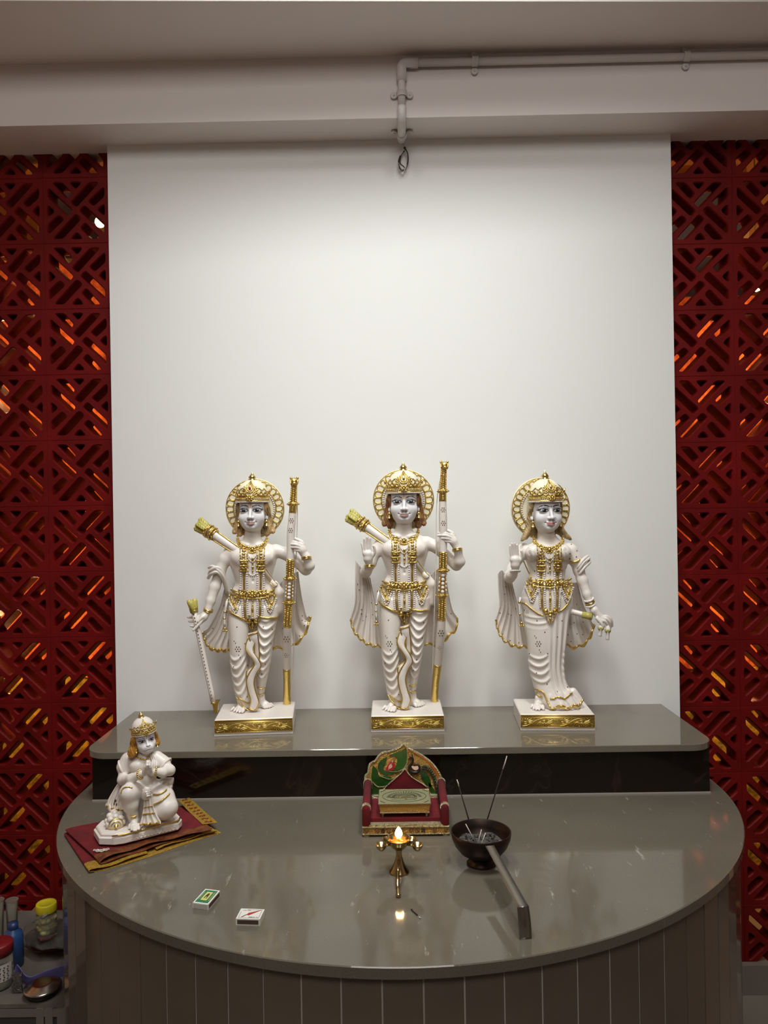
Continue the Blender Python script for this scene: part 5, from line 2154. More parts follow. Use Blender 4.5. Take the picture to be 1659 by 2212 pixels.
def kneeling_figure():
    yc = 2.04
    S = Statue(yc)
    Q = S.Q
    c0 = onZ(310, 1795, ZC)
    T = thing('kneeling_statue', 'small white kneeling monkey-faced marble statue with folded palms on the red cloth', 'statue', (c0[0], yc, ZC))
    hb = .027
    zt = ZC + hb
    # base: long octagon turned to the viewer's left
    FL, FR = onZ(246, 1826.5, ZC), onZ(389, 1792.5, ZC)
    ux = unit(FR - FL)
    uy = np.array([-ux[1], ux[0], 0])
    Lb, Db = np.linalg.norm(FR - FL), .118

    def W(a, b, z):
        p = FL + ux * a + uy * b
        return (p[0], p[1], z)
    oc = [(0, 0), (.022, -.006), (Lb - .004, 0), (Lb + .012, .022), (Lb + .012, Db - .02), (Lb - .01, Db), (-.01, Db), (-.030, Db - .03), (-.030, .024)]

    def inset(k):
        cx, cy = Lb / 2, Db / 2
        return [(cx + (a - cx) * (1 - k / (Lb * .6)), cy + (b - cy) * (1 - k / (Db * .55))) for a, b in oc]
    mb = MB()
    lev = [(.002, ZC), (0, ZC + .002), (0, ZC + hb * .62), (.0045, ZC + hb * .70), (.0045, zt - .003), (.007, zt)]
    vs, n = [], len(oc)
    for k, z in lev:
        vs += [W(a, b, z) for a, b in inset(k)]
    fs = [[i * n + k, i * n + (k + 1) % n, (i + 1) * n + (k + 1) % n, (i + 1) * n + k] for i in range(len(lev) - 1) for k in range(n)]
    fs += [list(range(n))[::-1], [(len(lev) - 1) * n + k for k in range(n)]]
    mb.add_mesh(vs, fs)
    for t in np.linspace(.03, Lb - .01, 15):          # scalloped relief along the front
        mb.tube([W(t + .0055 * math.cos(a), -.0045, ZC + .014 - .0085 * math.sin(a)) for a in np.linspace(.1, PI - .1, 9)], .0013, 5)
    base = mb.build('pedestal', M['marble'], T, False)
    g = MB()
    g.tube([W(a, b - .001, zt - .0035) for a, b in ((-.004, .003), (.022, -.003), (Lb * .5, .001), (Lb - .004, .004), (Lb + .008, .024))], .0022, 6)
    g.build('pedestal_gilding', M['gold'], base)

    lo, hi = Q(222, 1815, .10), Q(392, 1615, .1)
    v = Vol((lo[0], yc - .12, zt - .004), (hi[0], yc + .085, hi[2]), .0015)
    v.loft(S.slices([(1624, 299, 321, 0, .013), (1633, 291, 331, 0, .018), (1642, 279, 341, 0, .024), (1655, 278, 342, 0, .029), (1670, 285, 338, 0, .027),
                     (1686, 291, 335, 0, .026), (1702, 289, 341, 0, .030), (1720, 284, 346, -.004, .036), (1740, 282, 350, -.012, .036), (1760, 280, 352, -.016, .032)]), .005)
    for cx in (295, 327):
        v.ell(Q(cx, 1655, .022), (.018, .012, .014), .008)
    v.ell(Q(312, 1686, .020), (.019, .010, .018), .008)
    # arms with palms joined
    aL = [(277, 1643, 0, .0150), (269, 1660, .005, .0140), (265, 1685, .022, .0132), (284, 1682, .046, .0122), (306, 1671, .056, .0090)]
    aR = [(338, 1641, 0, .0150), (353, 1650, .005, .0140), (367, 1664, .016, .0132), (352, 1669, .042, .0122), (336, 1667, .055, .0090)]
    for c_ in (aL, aR):
        v.chain([Q(*p[:3]) for p in c_], [p[3] for p in c_], .006)
    v.cap(Q(276, 1640, 0), Q(268, 1657, .004), .0180, .0195, .004)
    v.cap(Q(339, 1637, 0), Q(353, 1648, .004), .0175, .0185, .004)
    # raised knee and shin
    v.chain([Q(306, 1712, 0), Q(290, 1712, .035), Q(278, 1713, .062)], [.028, .026, .0235], .007)
    v.chain([Q(278, 1714, .062), Q(282, 1738, .058), Q(287, 1760, .052), Q(289, 1774, .050)], [.0225, .0200, .0140, .0115], .006)
    # kneeling leg
    v.chain([Q(335, 1708, 0), Q(350, 1724, .028), Q(362, 1744, .042)], [.030, .031, .027], .008)
    v.ell(Q(353, 1745, .034), (.032, .034, .030), .010)
    v.ell(Q(340, 1760, .0), (.036, .04, .02), .010)
    # foot
    Tt = [onZ(*t, zt + .0035) for t in ((279, 1790), (284, 1793), (289, 1794.5), (294, 1794), (300, 1791))]
    m = np.mean(Tt, 0)
    Ak = Q(289, 1772, .050)
    heel = np.array([Ak[0], Ak[1] + .006, zt + .008])
    v.cap(Ak, heel, .0112, .0110, .005)
    mid = heel * .4 + m * .6 + np.array([0, 0, .005])
    v.cap(heel, mid, .0112, .0092, .006)
    for i, t in enumerate(Tt):
        r = .0040 if i == 4 else .0031
        v.cap(mid * .6 + t * .4 + (t - m) * .45, t, r * 1.6, r, .0025)
    v.blur(1)
    V, F = v.mesh()
    # joined hands
    w = Vol(Q(300, 1682, .10) - .012, Q(342, 1636, .02) + np.array([.01, .01, .04]), .0010)
    for s in (-1, 1):
        x = lambda k: 320 + s * k
        w.cap(Q(x(9), 1670, .056), Q(x(4.5), 1663, .060), .0085, .0080, .004)
        w.cap(Q(x(4.2), 1664, .060), Q(x(3.2), 1656, .061), .0082, .0072, .003, fy=.75)
        for k, (d_, top) in enumerate(((.052, 1648), (.058, 1645), (.064, 1644), (.070, 1647))):
            q = cr(np.array([Q(x(3.2), 1658, d_), Q(x(2.8), 1651, d_ + .001), Q(x(2.0), top, d_ + .001)]), 3)
            w.chain(q, [.0040, .0039, .0038, .0036, .0034, .0032, .0028], .0009)
        w.chain([Q(x(5), 1664, .068), Q(x(4), 1657, .073), Q(x(2.6), 1653, .075)], [.0046, .0040, .0032], .0015)
    w.blur(1)
    hV2, hF2 = w.mesh()
    HS = Frame(Q(313.5, 1595.5, .012), 30, -8, 0, .55)
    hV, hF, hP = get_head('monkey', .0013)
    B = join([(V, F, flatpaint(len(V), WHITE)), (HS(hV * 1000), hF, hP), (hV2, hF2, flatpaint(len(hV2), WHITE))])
    link('body', B[0], B[1], M['paint'], T, True, B[2])
    S.bind(B[0], B[1])
    head_gear(T, HS, mono=True, halo=False)
    earrings(T, HS, -40, 50)
    hair_mesh(T, HS, [[(-44, 0, 26, 10), (-52, 8, 4, 14), (-54, 14, -24, 17), (-62, 14, -46, 20), (-70, 14, -58, 18)], [(-30, 36, 0, 20), (-44, 36, -40, 20), (-60, 26, -60, 16)],
                      [(44, 0, 24, 8), (50, 8, 0, 11), (52, 12, -30, 13), (54, 10, -44, 12)], [(30, 36, -10, 18), (44, 30, -44, 15)]], (204, 142, 52))
    nk = MB()
    L = S.on([(293, 1629), (297, 1635), (304, 1639), (312, 1640), (319, 1638), (325, 1632)], .002, 6)
    nk.tube(L, .0018, 6)
    nk.beads(L[4:-8], .0028, 2.2)
    nk.build('necklace', M['golds'], T)
    for px, py, dy, dv in ((303, 1673, .055, (1, -.3, .35)), (337, 1667, .055, (1, .25, -.1))):
        b = MB()
        c1, z = Q(px, py, dy), unit(dv)
        x = unit(np.cross(z, (.1, .2, 1)))
        y = np.cross(z, x)
        for k in range(14):
            t = 2 * PI * k / 14
            b.ball(c1 + .0112 * (math.cos(t) * x + math.sin(t) * y), .0030, 7, 5)
        b.build('bracelet', M['golds'], T)
    sl_ = MB()
    for (a, b_, r) in (((274, 1655, 0), (264, 1660, .003), .0205), ((349, 1645, 0), (357, 1652, .003), .0190)):
        sl_.cut()
        z = unit(Q(*b_) - Q(*a))
        x = unit(np.cross(z, (.1, 1, .2)))
        y = np.cross(z, x)
        c1 = Q(*b_)
        sl_.tube([c1 + r * (math.cos(t) * x + math.sin(t) * y) for t in np.linspace(0, 2 * PI, 25)[:-1]], .0036, 7, True, up=z)
    sl_.build('sleeve_cuff', M['marble'], T, split=True)
    sp = MB()                                         # cloth across the shoulder
    for dx in (0, 4, 8):
        sp.tube(S.on([(324 + dx * .6, 1628), (329 + dx, 1640), (330 + dx, 1655), (327 + dx, 1668)], .002, 6), .0028, 6)
    sp.build('shoulder_cloth', M['marble'], T)
    # loin cloth: knot, hanging pleats, bands
    kn = MB()
    kn.tube(cr([Q(316, 1722, .060), Q(317, 1710, .066), Q(319, 1700, .066)], 4), [.0125, .0128, .0125, .0120, .0112, .0102, .0090, .0080, .0066], 12)
    for k in range(3):
        kn.tube([Q(309 + 2 * k, 1706 + 5 * k, .066), Q(316 + k, 1712 + 4 * k, .076), Q(325, 1708 + 5 * k, .066)], .0034, 7)
    kn.build('waist_knot', M['marble'], T)
    rows = []
    for (py, xl, xr, dy) in ((1720, 311, 327, .066), (1735, 311, 328, .068), (1750, 309, 331, .070), (1765, 306, 337, .074), (1781, 302, 347, .080)):
        rows.append([(xl + (xr - xl) * u, py - 3.0 * u + 1.6 * math.cos(u * 2 * PI * 3) * (py > 1770), dy) for u in np.linspace(0, 1, 9)])
    G = sheet(S, rows, 40, 20, 3, .004)
    fo = MB().slab(G, .008).build('front_pleats', M['marble'], T)
    g = MB()
    g.tube(G[-1] + np.array([0, -.001, 0]), .0026, 6)
    g.tube(G[int(len(G) * .66)] + np.array([0, -.001, 0]), .0019, 6)
    g.tube(G[int(len(G) * .42)] + np.array([0, -.001, 0]), .0012, 6)
    g.build('pleat_edging', M['gold'], fo)
    bd = MB()
    for pts, r in (([(333, 1738), (346, 1732), (358, 1722), (366, 1714)], .0022), ([(332, 1716), (342, 1716), (352, 1712), (360, 1706)], .0020)):
        bd.cut()
        bd.tube(S.on(pts, .0025, 6), r, 6)
    bd.cut()
    bd.tube(S.on([(262, 1714), (266, 1704), (276, 1700), (286, 1702)], .0025, 6), .0014, 6)
    bd.cut()
    bd.tube(S.on([(281, 1763), (287, 1765), (294, 1762)], .0015, 6), .0028, 6)
    bd.build('garment_band', M['gold'], T, split=True)
    # shawl at his right side and its end at the other
    G = sheet(S, [[(262, 1680, .0), (272, 1684, .01), (282, 1690, .0)], [(246, 1705, .0), (260, 1708, .012), (276, 1712, .02)], [(233, 1728, .005), (250, 1734, .018), (272, 1738, .026)],
                  [(231, 1741, .008), (248, 1748, .022), (273, 1750, .030)]], 36, 20, 4, .005, scal=2.0)
    sm = MB().slab(G, .012)
    sm.mi = 1
    for _ in range(9):
        i, j = RNG.integers(3, len(G) - 4), RNG.integers(3, 33)
        sm.ball(G[i, j] + np.array([0, -.0008, 0]), (.0022, .0012, .0045), 6, 5)
    so = sm.build('shawl', [M['marble'], M['dot']], T)
    g = MB()
    g.tube(G[-1] + np.array([0, -.001, 0]), .0022, 6)
    g.build('shawl_edging', M['gold'], so)
    e = MB()
    for (a, b_, r) in (((345, 1690, -.01), (374, 1687, .0), .0095), ((345, 1702, -.005), (371, 1703, .006), .0100), ((340, 1696, -.005), (362, 1696, .010), .011)):
        e.tube(cr([Q(*a), (Q(*a) + Q(*b_)) / 2 + np.array([0, -.004, .003]), Q(*b_)], 4), r, 10)
    e.build('scarf_end', M['marble'], T)
    # ribbed mace lying at his right side
    mc = MB()
    h0, h1 = Q(252, 1782, .092), Q(246, 1752, .030)
    ax = unit(h1 - h0)
    x = unit(np.cross(ax, (0, 0, 1)))
    y = np.cross(x, ax)
    cb = Q(249, 1775, .066)
    mc.ball(cb, (.0215, .0215, .0215), 20, 12)
    for k in range(8):
        t = 2 * PI * k / 8
        for s_, rr in ((-.007, .017), (.010, .018)):
            mc.ball(cb + ax * s_ + (math.cos(t) * x + math.sin(t) * y) * rr, .0085, 10, 7)
    mc.tube([cb + ax * .018, cb + ax * .05, Q(233, 1738, .0)], [.010, .008, .008], 12)
    mo = mc.build('mace', M['marble'], T)
    g = MB()
    for rr, h in ((.0165, -.0155), (.0105, -.0200)):
        g.tube([cb + ax * h + rr * (math.cos(t) * x + math.sin(t) * y) for t in np.linspace(0, 2 * PI, 25)[:-1]], .0022, 6, True, up=ax)
    g.lathe([(.0075, .019), (.006, .023), (.003, .027), (.0002, .031)], cb, -ax, x, 16)
    g.tube([cb + ax * .022 + .011 * (math.cos(t) * x + math.sin(t) * y) for t in np.linspace(0, 2 * PI, 25)[:-1]], .0028, 6, True, up=ax)
    g.build('mace_gilding', M['gold'], mo)
    c = MB()
    c.lathe([(.0, .0155), (.0155, .0150), (.0160, .019), (.0075, .0225), (.0, .0225)], cb, -ax, x, 20)
    c.build('mace_tip', M['marble'], mo)


kneeling_figure()


# ------------------------------------------------------------------ things on the altar
def G0(px, py, z=ZT):
    return onZ(px, py, z)


# folded red cloth with gold borders: folds stacked under the kneeling figure
def folded_cloth():
    A0, B0, C0 = G0(139, 1806, ZT), G0(190, 1884, ZT), G0(478, 1800, ZT)   # back-left, front-left, front-right
    ux, uy = unit(C0 - B0), unit(A0 - B0)
    Lx, Ly = np.linalg.norm(C0 - B0), np.linalg.norm(A0 - B0)
    # folded profile across the width: s along the front, h above the table
    prof = [(1.00, .0012), (.70, .0012), (.35, .0014), (.10, .0012), (.02, .0018), (.0, .0045), (.012, .0075), (.06, .0078), (.30, .0065), (.62, .0070), (.93, .0072), (.965, .0085), (.955, .0112),
            (.90, .0116), (.60, .0108), (.36, .0112), (.18, .0108), (.105, .0118), (.085, .0150), (.10, .0182), (.16, .0190), (.32, .0175), (.52, .0180), (.76, .0176), (.93, .0190)]
    P = cr(np.array(prof), 5)
    P[:, 1] = np.clip(P[:, 1], .0010, None)
    n = len(P)
    nv = 26
    G = np.zeros((nv, n, 3))
    for i in range(nv):
        v = i / (nv - 1)
        for j in range(n):
            s_, h = P[j]
            lay = j / n
            sag = .0020 * math.sin(s_ * 21 + 5 * lay) * max(0, 1 - v * 5) * (lay > .15)
            front = -.010 * math.sin(s_ * 5 + lay * 3) * (1 - v) ** 6 + .020 * (lay - .5) * (1 - v) ** 3
            back = -.030 * s_ * v
            s2 = s_ - .085 * v * sst(.62, .76, lay) * (1 - s_)
            p = B0 + ux * (s2 * Lx * (1 - .06 * v)) + uy * (v * Ly * 1.0 + front + back)
            G[i, j] = (p[0], p[1], ZT + max(.0008, h + sag))
    T = thing('folded_cloth', 'red velvet cloth with gold borders folded flat at the left of the altar', 'cloth', (*((A0 + C0) / 2)[:2], ZT))
    k = 4
    H = G.copy()
    for j in range(n):
        a = P[min(j + 1, n - 1)] - P[max(j - 1, 0)]
        t = unit(np.array([a[0] * Lx, a[1], 0]))
        nn = np.array([-t[1], t[0]])
        H[:, j] = G[:, j] + (ux * nn[0] + np.array([0, 0, 1]) * nn[1]) * .0008

    def piece(name, sl, m, parent):
        mb = MB()
        a, b = G[sl], H[sl]
        mb.grid(a)
        mb.grid(b, True)
        r, c = a.shape[:2]
        ring = [(0, q) for q in range(c)] + [(q, c - 1) for q in range(1, r)] + [(r - 1, q) for q in range(c - 2, -1, -1)] + [(q, 0) for q in range(r - 2, 0, -1)]
        vs = [a[q] for q in ring] + [b[q] for q in ring]
        m_ = len(ring)
        mb._add(vs, [[i, m_ + i, m_ + (i + 1) % m_, (i + 1) % m_] for i in range(m_)])
        return mb.build(name, m, parent)
    body = piece('velvet', np.s_[k:, :], M['velvet'], T)
    piece('gold_border', np.s_[:k + 1, :n * 9 // 25], M['brocade'], T)
    piece('gold_border', np.s_[:k + 1, n * 9 // 25:n * 14 // 25], M['brocade'], T)
    piece('bronze_border', np.s_[:k + 1, n * 14 // 25:], M['brocade2'], T)
    # woven border along the right edge of the top layer
    q = [G0(384, 1729, ZT + .0205), G0(409, 1723, ZT + .0205), G0(470, 1777, ZT + .0215), G0(437, 1781, ZT + .0215)]
    Gb = np.zeros((10, 8, 3))
    for i in range(10):
        for j in range(8):
            u, v = j / 7, i / 9
            Gb[i, j] = (q[0] * (1 - u) + q[1] * u) * (1 - v) + (q[3] * (1 - u) + q[2] * u) * v + np.array([0, 0, .0008 * math.sin(9 * v)])
    mb = MB()
    mb.grid(Gb, True)
    mb.grid(Gb - np.array([0, 0, .0012]))
    w = mb.build('woven_border', M['brocade'], T)
    pt = MB()
    for i in range(9):
        for s_ in (-1, 1):
            c = (Gb[i, 3] + Gb[i + 1, 4]) / 2 + (Gb[i, 7] - Gb[i, 0]) * .14 * s_
            pt.tube(spiral(c + np.array([0, 0, .0009]), .0058, 1.1, ux, uy, 12, i + s_), .0008, 5)
    pt.build('woven_scrolls', mat('dark_red_thread', (120, 30, 22), .7), w)


folded_cloth()
# white flower petals lying on the cloth
sc = MB()
for k, (px, py) in enumerate(((207, 1836.5), (212, 1838), (217, 1838.5), (222, 1837.5), (227, 1836), (231, 1834.5), (214, 1836.5), (223, 1835.5))):
    p = G0(px, py, ZT + .0235)
    sc.tube(cr([p + np.array([.006 * math.cos(t + k), .0035 * math.sin(t + k), .001 * math.sin(3 * t)]) for t in np.linspace(0, 5, 7)], 3), .0011, 5)
tag(sc.build('white_thread', M['ashstick']), 'small tuft of white threads lying on the red cloth', 'thread')


def matchbox(name, label, c4, h, style):
    """c4: bottom corners in world, order front-left, front-right, back-right, back-left."""
    a, b, c, d = [np.array(p) for p in c4]
    T = thing('matchbox', label, 'matchbox', (a + b + c + d) / 4, 'matchboxes on the altar')
    up = np.array([0, 0, h])
    C = (a + b + c + d) / 4
    sh = lambda p, k: C + (p - C) * k
    sleeve = MB()
    top, bot = [p + up for p in (a, b, c, d)], [a, b, c, d]
    sleeve.hexa(bot, top)
    so = sleeve.build('sleeve', M['card'], T, False)

    def quad(u0, u1, v0, v1, z):
        f = lambda u, v: (a * (1 - u) + b * u) * (1 - v) + (d * (1 - u) + c * u) * v + up + np.array([0, 0, z])
        return [f(u0, v0), f(u1, v0), f(u1, v1), f(u0, v1)]

    def flat(name_, quads, m, parent=so):
        mb = MB()
        for q in quads:
            mb.prism([p - np.array([0, 0, .0003]) for p in q], q)
        return mb.build(name_, m, parent, False)

    def stroke(u0, v0, u1, v1, wd, z):
        f = lambda u, v: (a * (1 - u) + b * u) * (1 - v) + (d * (1 - u) + c * u) * v + up + np.array([0, 0, z])
        p, q = f(u0, v0), f(u1, v1)
        n = unit(np.cross(q - p, (0, 0, 1))) * wd / 2
        return [p - n, q - n, q + n, p + n]
    lng = (a, b) if style == 'white' else (b, c)
    e = unit(lng[1] - lng[0])
    nrm = np.array([e[1], -e[0], 0])
    s0, s1 = lng[0] + e * .003, lng[1] - e * .003
    st = MB()
    z0, z1 = np.array([0, 0, h * .18]), np.array([0, 0, h * .82])
    o = nrm * .0003
    st.hexa([s0 + o + z0, s1 + o + z0, s1 - o + z0, s0 - o + z0], [s0 + o + z1, s1 + o + z1, s1 - o + z1, s0 - o + z1])
    st.build('striking_strip', M['striker'], so, False)
    if style == 'green':
        tr = MB()
        e2 = unit(b - a)
        n2 = np.array([e2[1], -e2[0], 0])
        q0, q1 = a + e2 * .002, b - e2 * .002
        tr.hexa([q0 + n2 * .0006 + z0 * .5, q1 + n2 * .0006 + z0 * .5, q1 - n2 * .001 + z0 * .5, q0 - n2 * .001 + z0 * .5],
                [q0 + n2 * .0006 + z1 * 1.1, q1 + n2 * .0006 + z1 * 1.1, q1 - n2 * .001 + z1 * 1.1, q0 - n2 * .001 + z1 * 1.1])
        tr.build('tray', mat('grey_card', (186, 180, 172), .7), T, False)
        flat('green_panel', [quad(.09, .91, .07, .93, .0004)], M['cardgreen'])
        flat('yellow_panel', [quad(.30, .70, .22, .80, .0008)], M['cardyellow'])
        el = MB()
        P = [(.42, .34), (.42, .55), (.47, .68), (.56, .70), (.60, .60), (.60, .34), (.56, .34), (.55, .48), (.48, .48), (.47, .34)]
        f = lambda u, v, z: (a * (1 - u) + b * u) * (1 - v) + (d * (1 - u) + c * u) * v + up + np.array([0, 0, z])
        el.prism([f(u, v, .0008) for u, v in P], [f(u, v, .0012) for u, v in P])
        el.build('printed_animal', M['cardink'], so, False)
        flat('printed_letters', [stroke(.80, v, .86, v + .004, .0018, .0008) for v in np.linspace(.24, .78, 9)] + [stroke(.15, v, .20, v + .004, .0016, .0008) for v in np.linspace(.28, .74, 8)], M['cardyellow'])
    else:
        bl = [stroke(.08, .10, .92, .10, .0006, .0003), stroke(.92, .10, .92, .90, .0006, .0003), stroke(.92, .90, .30, .90, .0006, .0003), stroke(.08, .10, .08, .70, .0006, .0003)]
        flat('printed_border', bl, M['cardink'])
        f = lambda u, v, z: (a * (1 - u) + b * u) * (1 - v) + (d * (1 - u) + c * u) * v + up + np.array([0, 0, z])
        P = [(.36, .40), (.42, .58), (.88, .88), (.46, .34)]
        rb = MB()
        rb.prism([f(u, v, 0) for u, v in P], [f(u, v, .0005) for u, v in P])
        rb.build('printed_dart', M['cardred'], so, False)
        flat('printed_dart_tail', [stroke(.18, .16, .38, .44, .0012, .0004), stroke(.22, .16, .36, .38, .0006, .0004)], M['cardink'])
        random.seed(3)
        flat('printed_letters', [stroke(.50 + .028 * k, .175, .52 + .028 * k, .175, .0024, .0004) for k in range(9) if k != 6] + [stroke(.80 + .03 * k, .175, .815 + .03 * k, .175, .0024, .0004) for k in range(3)] +
             [stroke(.14 + .03 * k, .82, .155 + .03 * k, .82, .0020, .0004) for k in range(11) if k != 5], M['cardink'])


matchbox('matchbox', 'green and white matchbox lying on the altar, nearer the red cloth',
         [G0(416.5, 1962), G0(450, 1966.5), G0(475.5, 1936), G0(444, 1932)], .0125, 'green')
matchbox('matchbox', 'white matchbox with a red dart printed on it, lying near the front edge',
         [G0(509.5, 1998.5), G0(561.5, 2000), G0(572, 1978), G0(521, 1976)], .0135, 'white')

# burnt match
mt = MB()
q = [G0(*p, ZT + .0018) for p in ((889.5, 1965), (893, 1969), (900, 1975), (906.5, 1981.5))]
mt.tube(cr(q, 4)[:-3], .0012, 6)
mt.ball(q[0], .0022, 8, 6)
T_ = thing('burnt_match', 'burnt black match lying on the altar in front of the oil lamp', 'match', (*q[1][:2], ZT))
mt.build('charred_stick', M['stick'], T_)
m2 = MB().tube([q[2] * .12 + q[3] * .88, q[3], q[3] + (q[3] - q[2]) * .25], .0013, 6)
m2.build('unburnt_end', M['ashstick'], T_)


# brass oil lamp with four small cups and a curved handle
def oil_lamp():
    c = G0(862.5, 1884)
    T = thing('oil_lamp', 'small brass oil lamp burning in front of the red throne', 'lamp', c)
    zr = .080
    st = MB()
    st.lathe([(0, 0), (.0235, 0), (.0240, .0015), (.0225, .004), (.0170, .012), (.0115, .024), (.0080, .036), (.0068, .044), (.0074, .050), (.0092, .053), (.0070, .056)], c, seg=32)
    st.build('stand', M['brass'], T)
    bw = MB()
    bw.lathe([(.0, .052), (.008, .053), (.0180, .060), (.0255, .070), (.0298, zr), (.0304, zr + .0006), (.0290, zr + .0006), (.0245, .0715), (.0170, .064), (.0, .061)], c, seg=36)
    bo = bw.build('bowl', M['brass'], T)
    MB().lathe([(.0, .0740), (.0258, .0740), (.0262, .0733)], c, seg=30).build('oil', M['oil'], bo)
    wk = MB().tube(cr([c + np.array(q) for q in ((.010, -.004, .074), (.004, -.001, .0755), (.0, .0, .079), (.0, .0, .085))], 4), [.0026] * 9 + [.0022, .002, .0018, .0014], 8)
    wk.build('wick', M['wick'], bo)
    fl = MB().lathe([(.0003, .080), (.0056, .083), (.0084, .088), (.0086, .093), (.0066, .099), (.0034, .104), (.0001, .108)], c, seg=18)
    fl.build('flame', M['flame'], bo)
    for (px, py) in ((823.5, 1822), (837, 1810), (889, 1810), (901.5, 1822)):
        p = onZ(px, py, ZT + zr)
        p = np.array([p[0], p[1], ZT])
        cu = MB()
        cu.lathe([(.0, .0630), (.006, .0642), (.0115, .0705), (.0140, zr - .002), (.0145, zr - .0016), (.0136, zr - .0018), (.0100, .0720), (.0, .0675)], p, seg=22)
        d = unit(np.array([c[0] - p[0], c[1] - p[1], 0]))
        cu.tube([p + d * .009 + np.array([0, 0, .072]), np.array([c[0], c[1], ZT + .070]) - d * .020], .0022, 7)
        cu.build('small_cup', M['brass'], T)
    h = MB()
    pts = [c + np.array([0, -.012, .030]), G0(861, 1875, ZT + .034), G0(859.5, 1884, ZT + .030), G0(859, 1900, ZT + .022), G0(859, 1918, ZT + .011), G0(860.5, 1934, ZT + .005)]
    h.tube(cr(pts, 6), .0042, 10, flat=.8)
    h.ball(pts[-1] + np.array([0, 0, .0]), (.0062, .0050, .0048), 12, 8)
    h.build('handle', M['brass'], T)
    point_lamp('oil_lamp_flame_light', c + np.array([0, 0, .097]), 1.9, (1.0, .58, .22), .008)


oil_lamp()


# copper incense bowl with a long strip handle
def incense_bowl():
    c = G0(1040, 1866)
    T = thing('incense_bowl', 'blackened copper incense bowl with a long steel strip handle', 'bowl', c)
    zr = .079
    R = .0725
    b = MB()
    b.lathe([(0, .0), (.034, 0), (.0355, .003), (.030, .007), (.0265, .012), (.027, .017), (.034, .021), (.050, .030), (.063, .046), (.0705, .064), (R, zr), (R - .001, zr + .0012), (R - .003, zr),
             (.0665, .062), (.058, .047), (.046, .036), (.0, .034)], c, seg=56)
    bo = b.build('bowl', M['copper'], T)
    a = MB()
    G = np.zeros((9, 33, 3))
    for i in range(9):
        for j in range(33):
            r, t = .058 * i / 8, 2 * PI * j / 32
            G[i, j] = c + np.array([r * math.cos(t), r * math.sin(t), .051 + .004 * math.sin(5 * t + 9 * r / .058) * (i / 8) - .010 * (i / 8) ** 4 * 0 + .006 * math.exp(-(r / .02) ** 2)])
    a.grid(G, False)
    for _ in range(60):
        r, t = .050 * math.sqrt(RNG.random()), 2 * PI * RNG.random()
        q = c + np.array([r * math.cos(t), r * math.sin(t), .054])
        a.ball(q, RNG.uniform(.0015, .004), 6, 4)
    tag(a.build('ash', M['ash'], bo), kind='stuff')
    # handle: flat strip from the rim, folded down to a foot
    h0 = onZ(1061, 1834, ZT + zr)
    e0, e1 = onZ(1129, 1957, ZT + .062), G0(1131, 2029, ZT)
    e1 = np.array([e0[0] + .0035, e0[1] - .008, ZT + .0008])
    d = unit(e0 - h0)
    s = unit(np.cross(d, (0, 0, 1)))
    path = [h0 - d * .012 + np.array([0, 0, .001]), h0 + d * .01 + np.array([0, 0, .0012]), h0 * .5 + e0 * .5 + np.array([0, 0, .001]), e0 - d * .004, e0, e0 + d * .0025 + np.array([0, 0, -.003]), e0 * .5 + e1 * .5 + d * .003, e1]
    w = [.0105, .0098, .0100, .0112, .0116, .0120, .0128, .0124]
    mb = MB()
    P = cr(path, 5)
    Wd = np.interp(np.linspace(0, 1, len(P)), np.linspace(0, 1, len(w)), w)
    sec = []
    for i, p in enumerate(P):
        t = unit(P[min(i + 1, len(P) - 1)] - P[max(i - 1, 0)])
        n = np.cross(s, t)
        sec.append([p - s * Wd[i] - n * .0009, p + s * Wd[i] - n * .0009, p + s * Wd[i] + n * .0009, p - s * Wd[i] + n * .0009])
    vs = [q for r in sec for q in r]
    fs = [[4 * i + k, 4 * i + (k + 1) % 4, 4 * i + 4 + (k + 1) % 4, 4 * i + 4 + k] for i in range(len(P) - 1) for k in range(4)] + [[3, 2, 1, 0], [4 * len(P) - 4 + k for k in range(4)]]
    mb.add_mesh(vs, fs)
    mb.build('handle', M['steel'], T, True)
    # incense sticks standing in the ash
    zb = ZT + .050
    yb = c[1]
    for lab, (a_, b_, tip) in (('tall incense stick leaning right in the copper bowl', ((1046, 1792), (1095, 1633), .18)), ('short incense stick leaning left in the copper bowl', ((1020, 1796), (987, 1684), .13))):
        p0 = onZ(*a_, zb)
        p1 = onY(*b_, p0[1] + .012)
        t = thing('incense_stick', lab, 'incense stick', p0, 'incense sticks in the copper bowl')
        k = p0 + (p1 - p0) * (1 - tip)
        MB().tube([p0, p0 * .5 + k * .5, k], [.0017, .0016, .0014], 8).build('charcoal_coat', M['stick'], t)
        MB().tube([k, k * .5 + p1 * .5 + np.array([.0006, 0, 0]), p1], [.0016, .0015, .0012], 8).build('ash_tip', M['ashstick'], t)
    for lab, a_, b_ in (('pale spent incense stub farthest left in the copper bowl', (1027, 1820), (1006, 1780)), ('pale spent incense stub in the middle of the copper bowl', (1031, 1828), (1040, 1792)), ('pale spent incense stub farthest right in the copper bowl', (1037, 1831), (1049, 1799))):
        p0 = onZ(*a_, zb + .004)
        p1 = onY(*b_, p0[1] + .004)
        o = MB().tube([p0, p0 * .5 + p1 * .5, p1], .0011, 7).build('incense_stub', M['ashstick'])
        tag(o, lab, 'incense stick', 'incense sticks in the copper bowl')


incense_bowl()


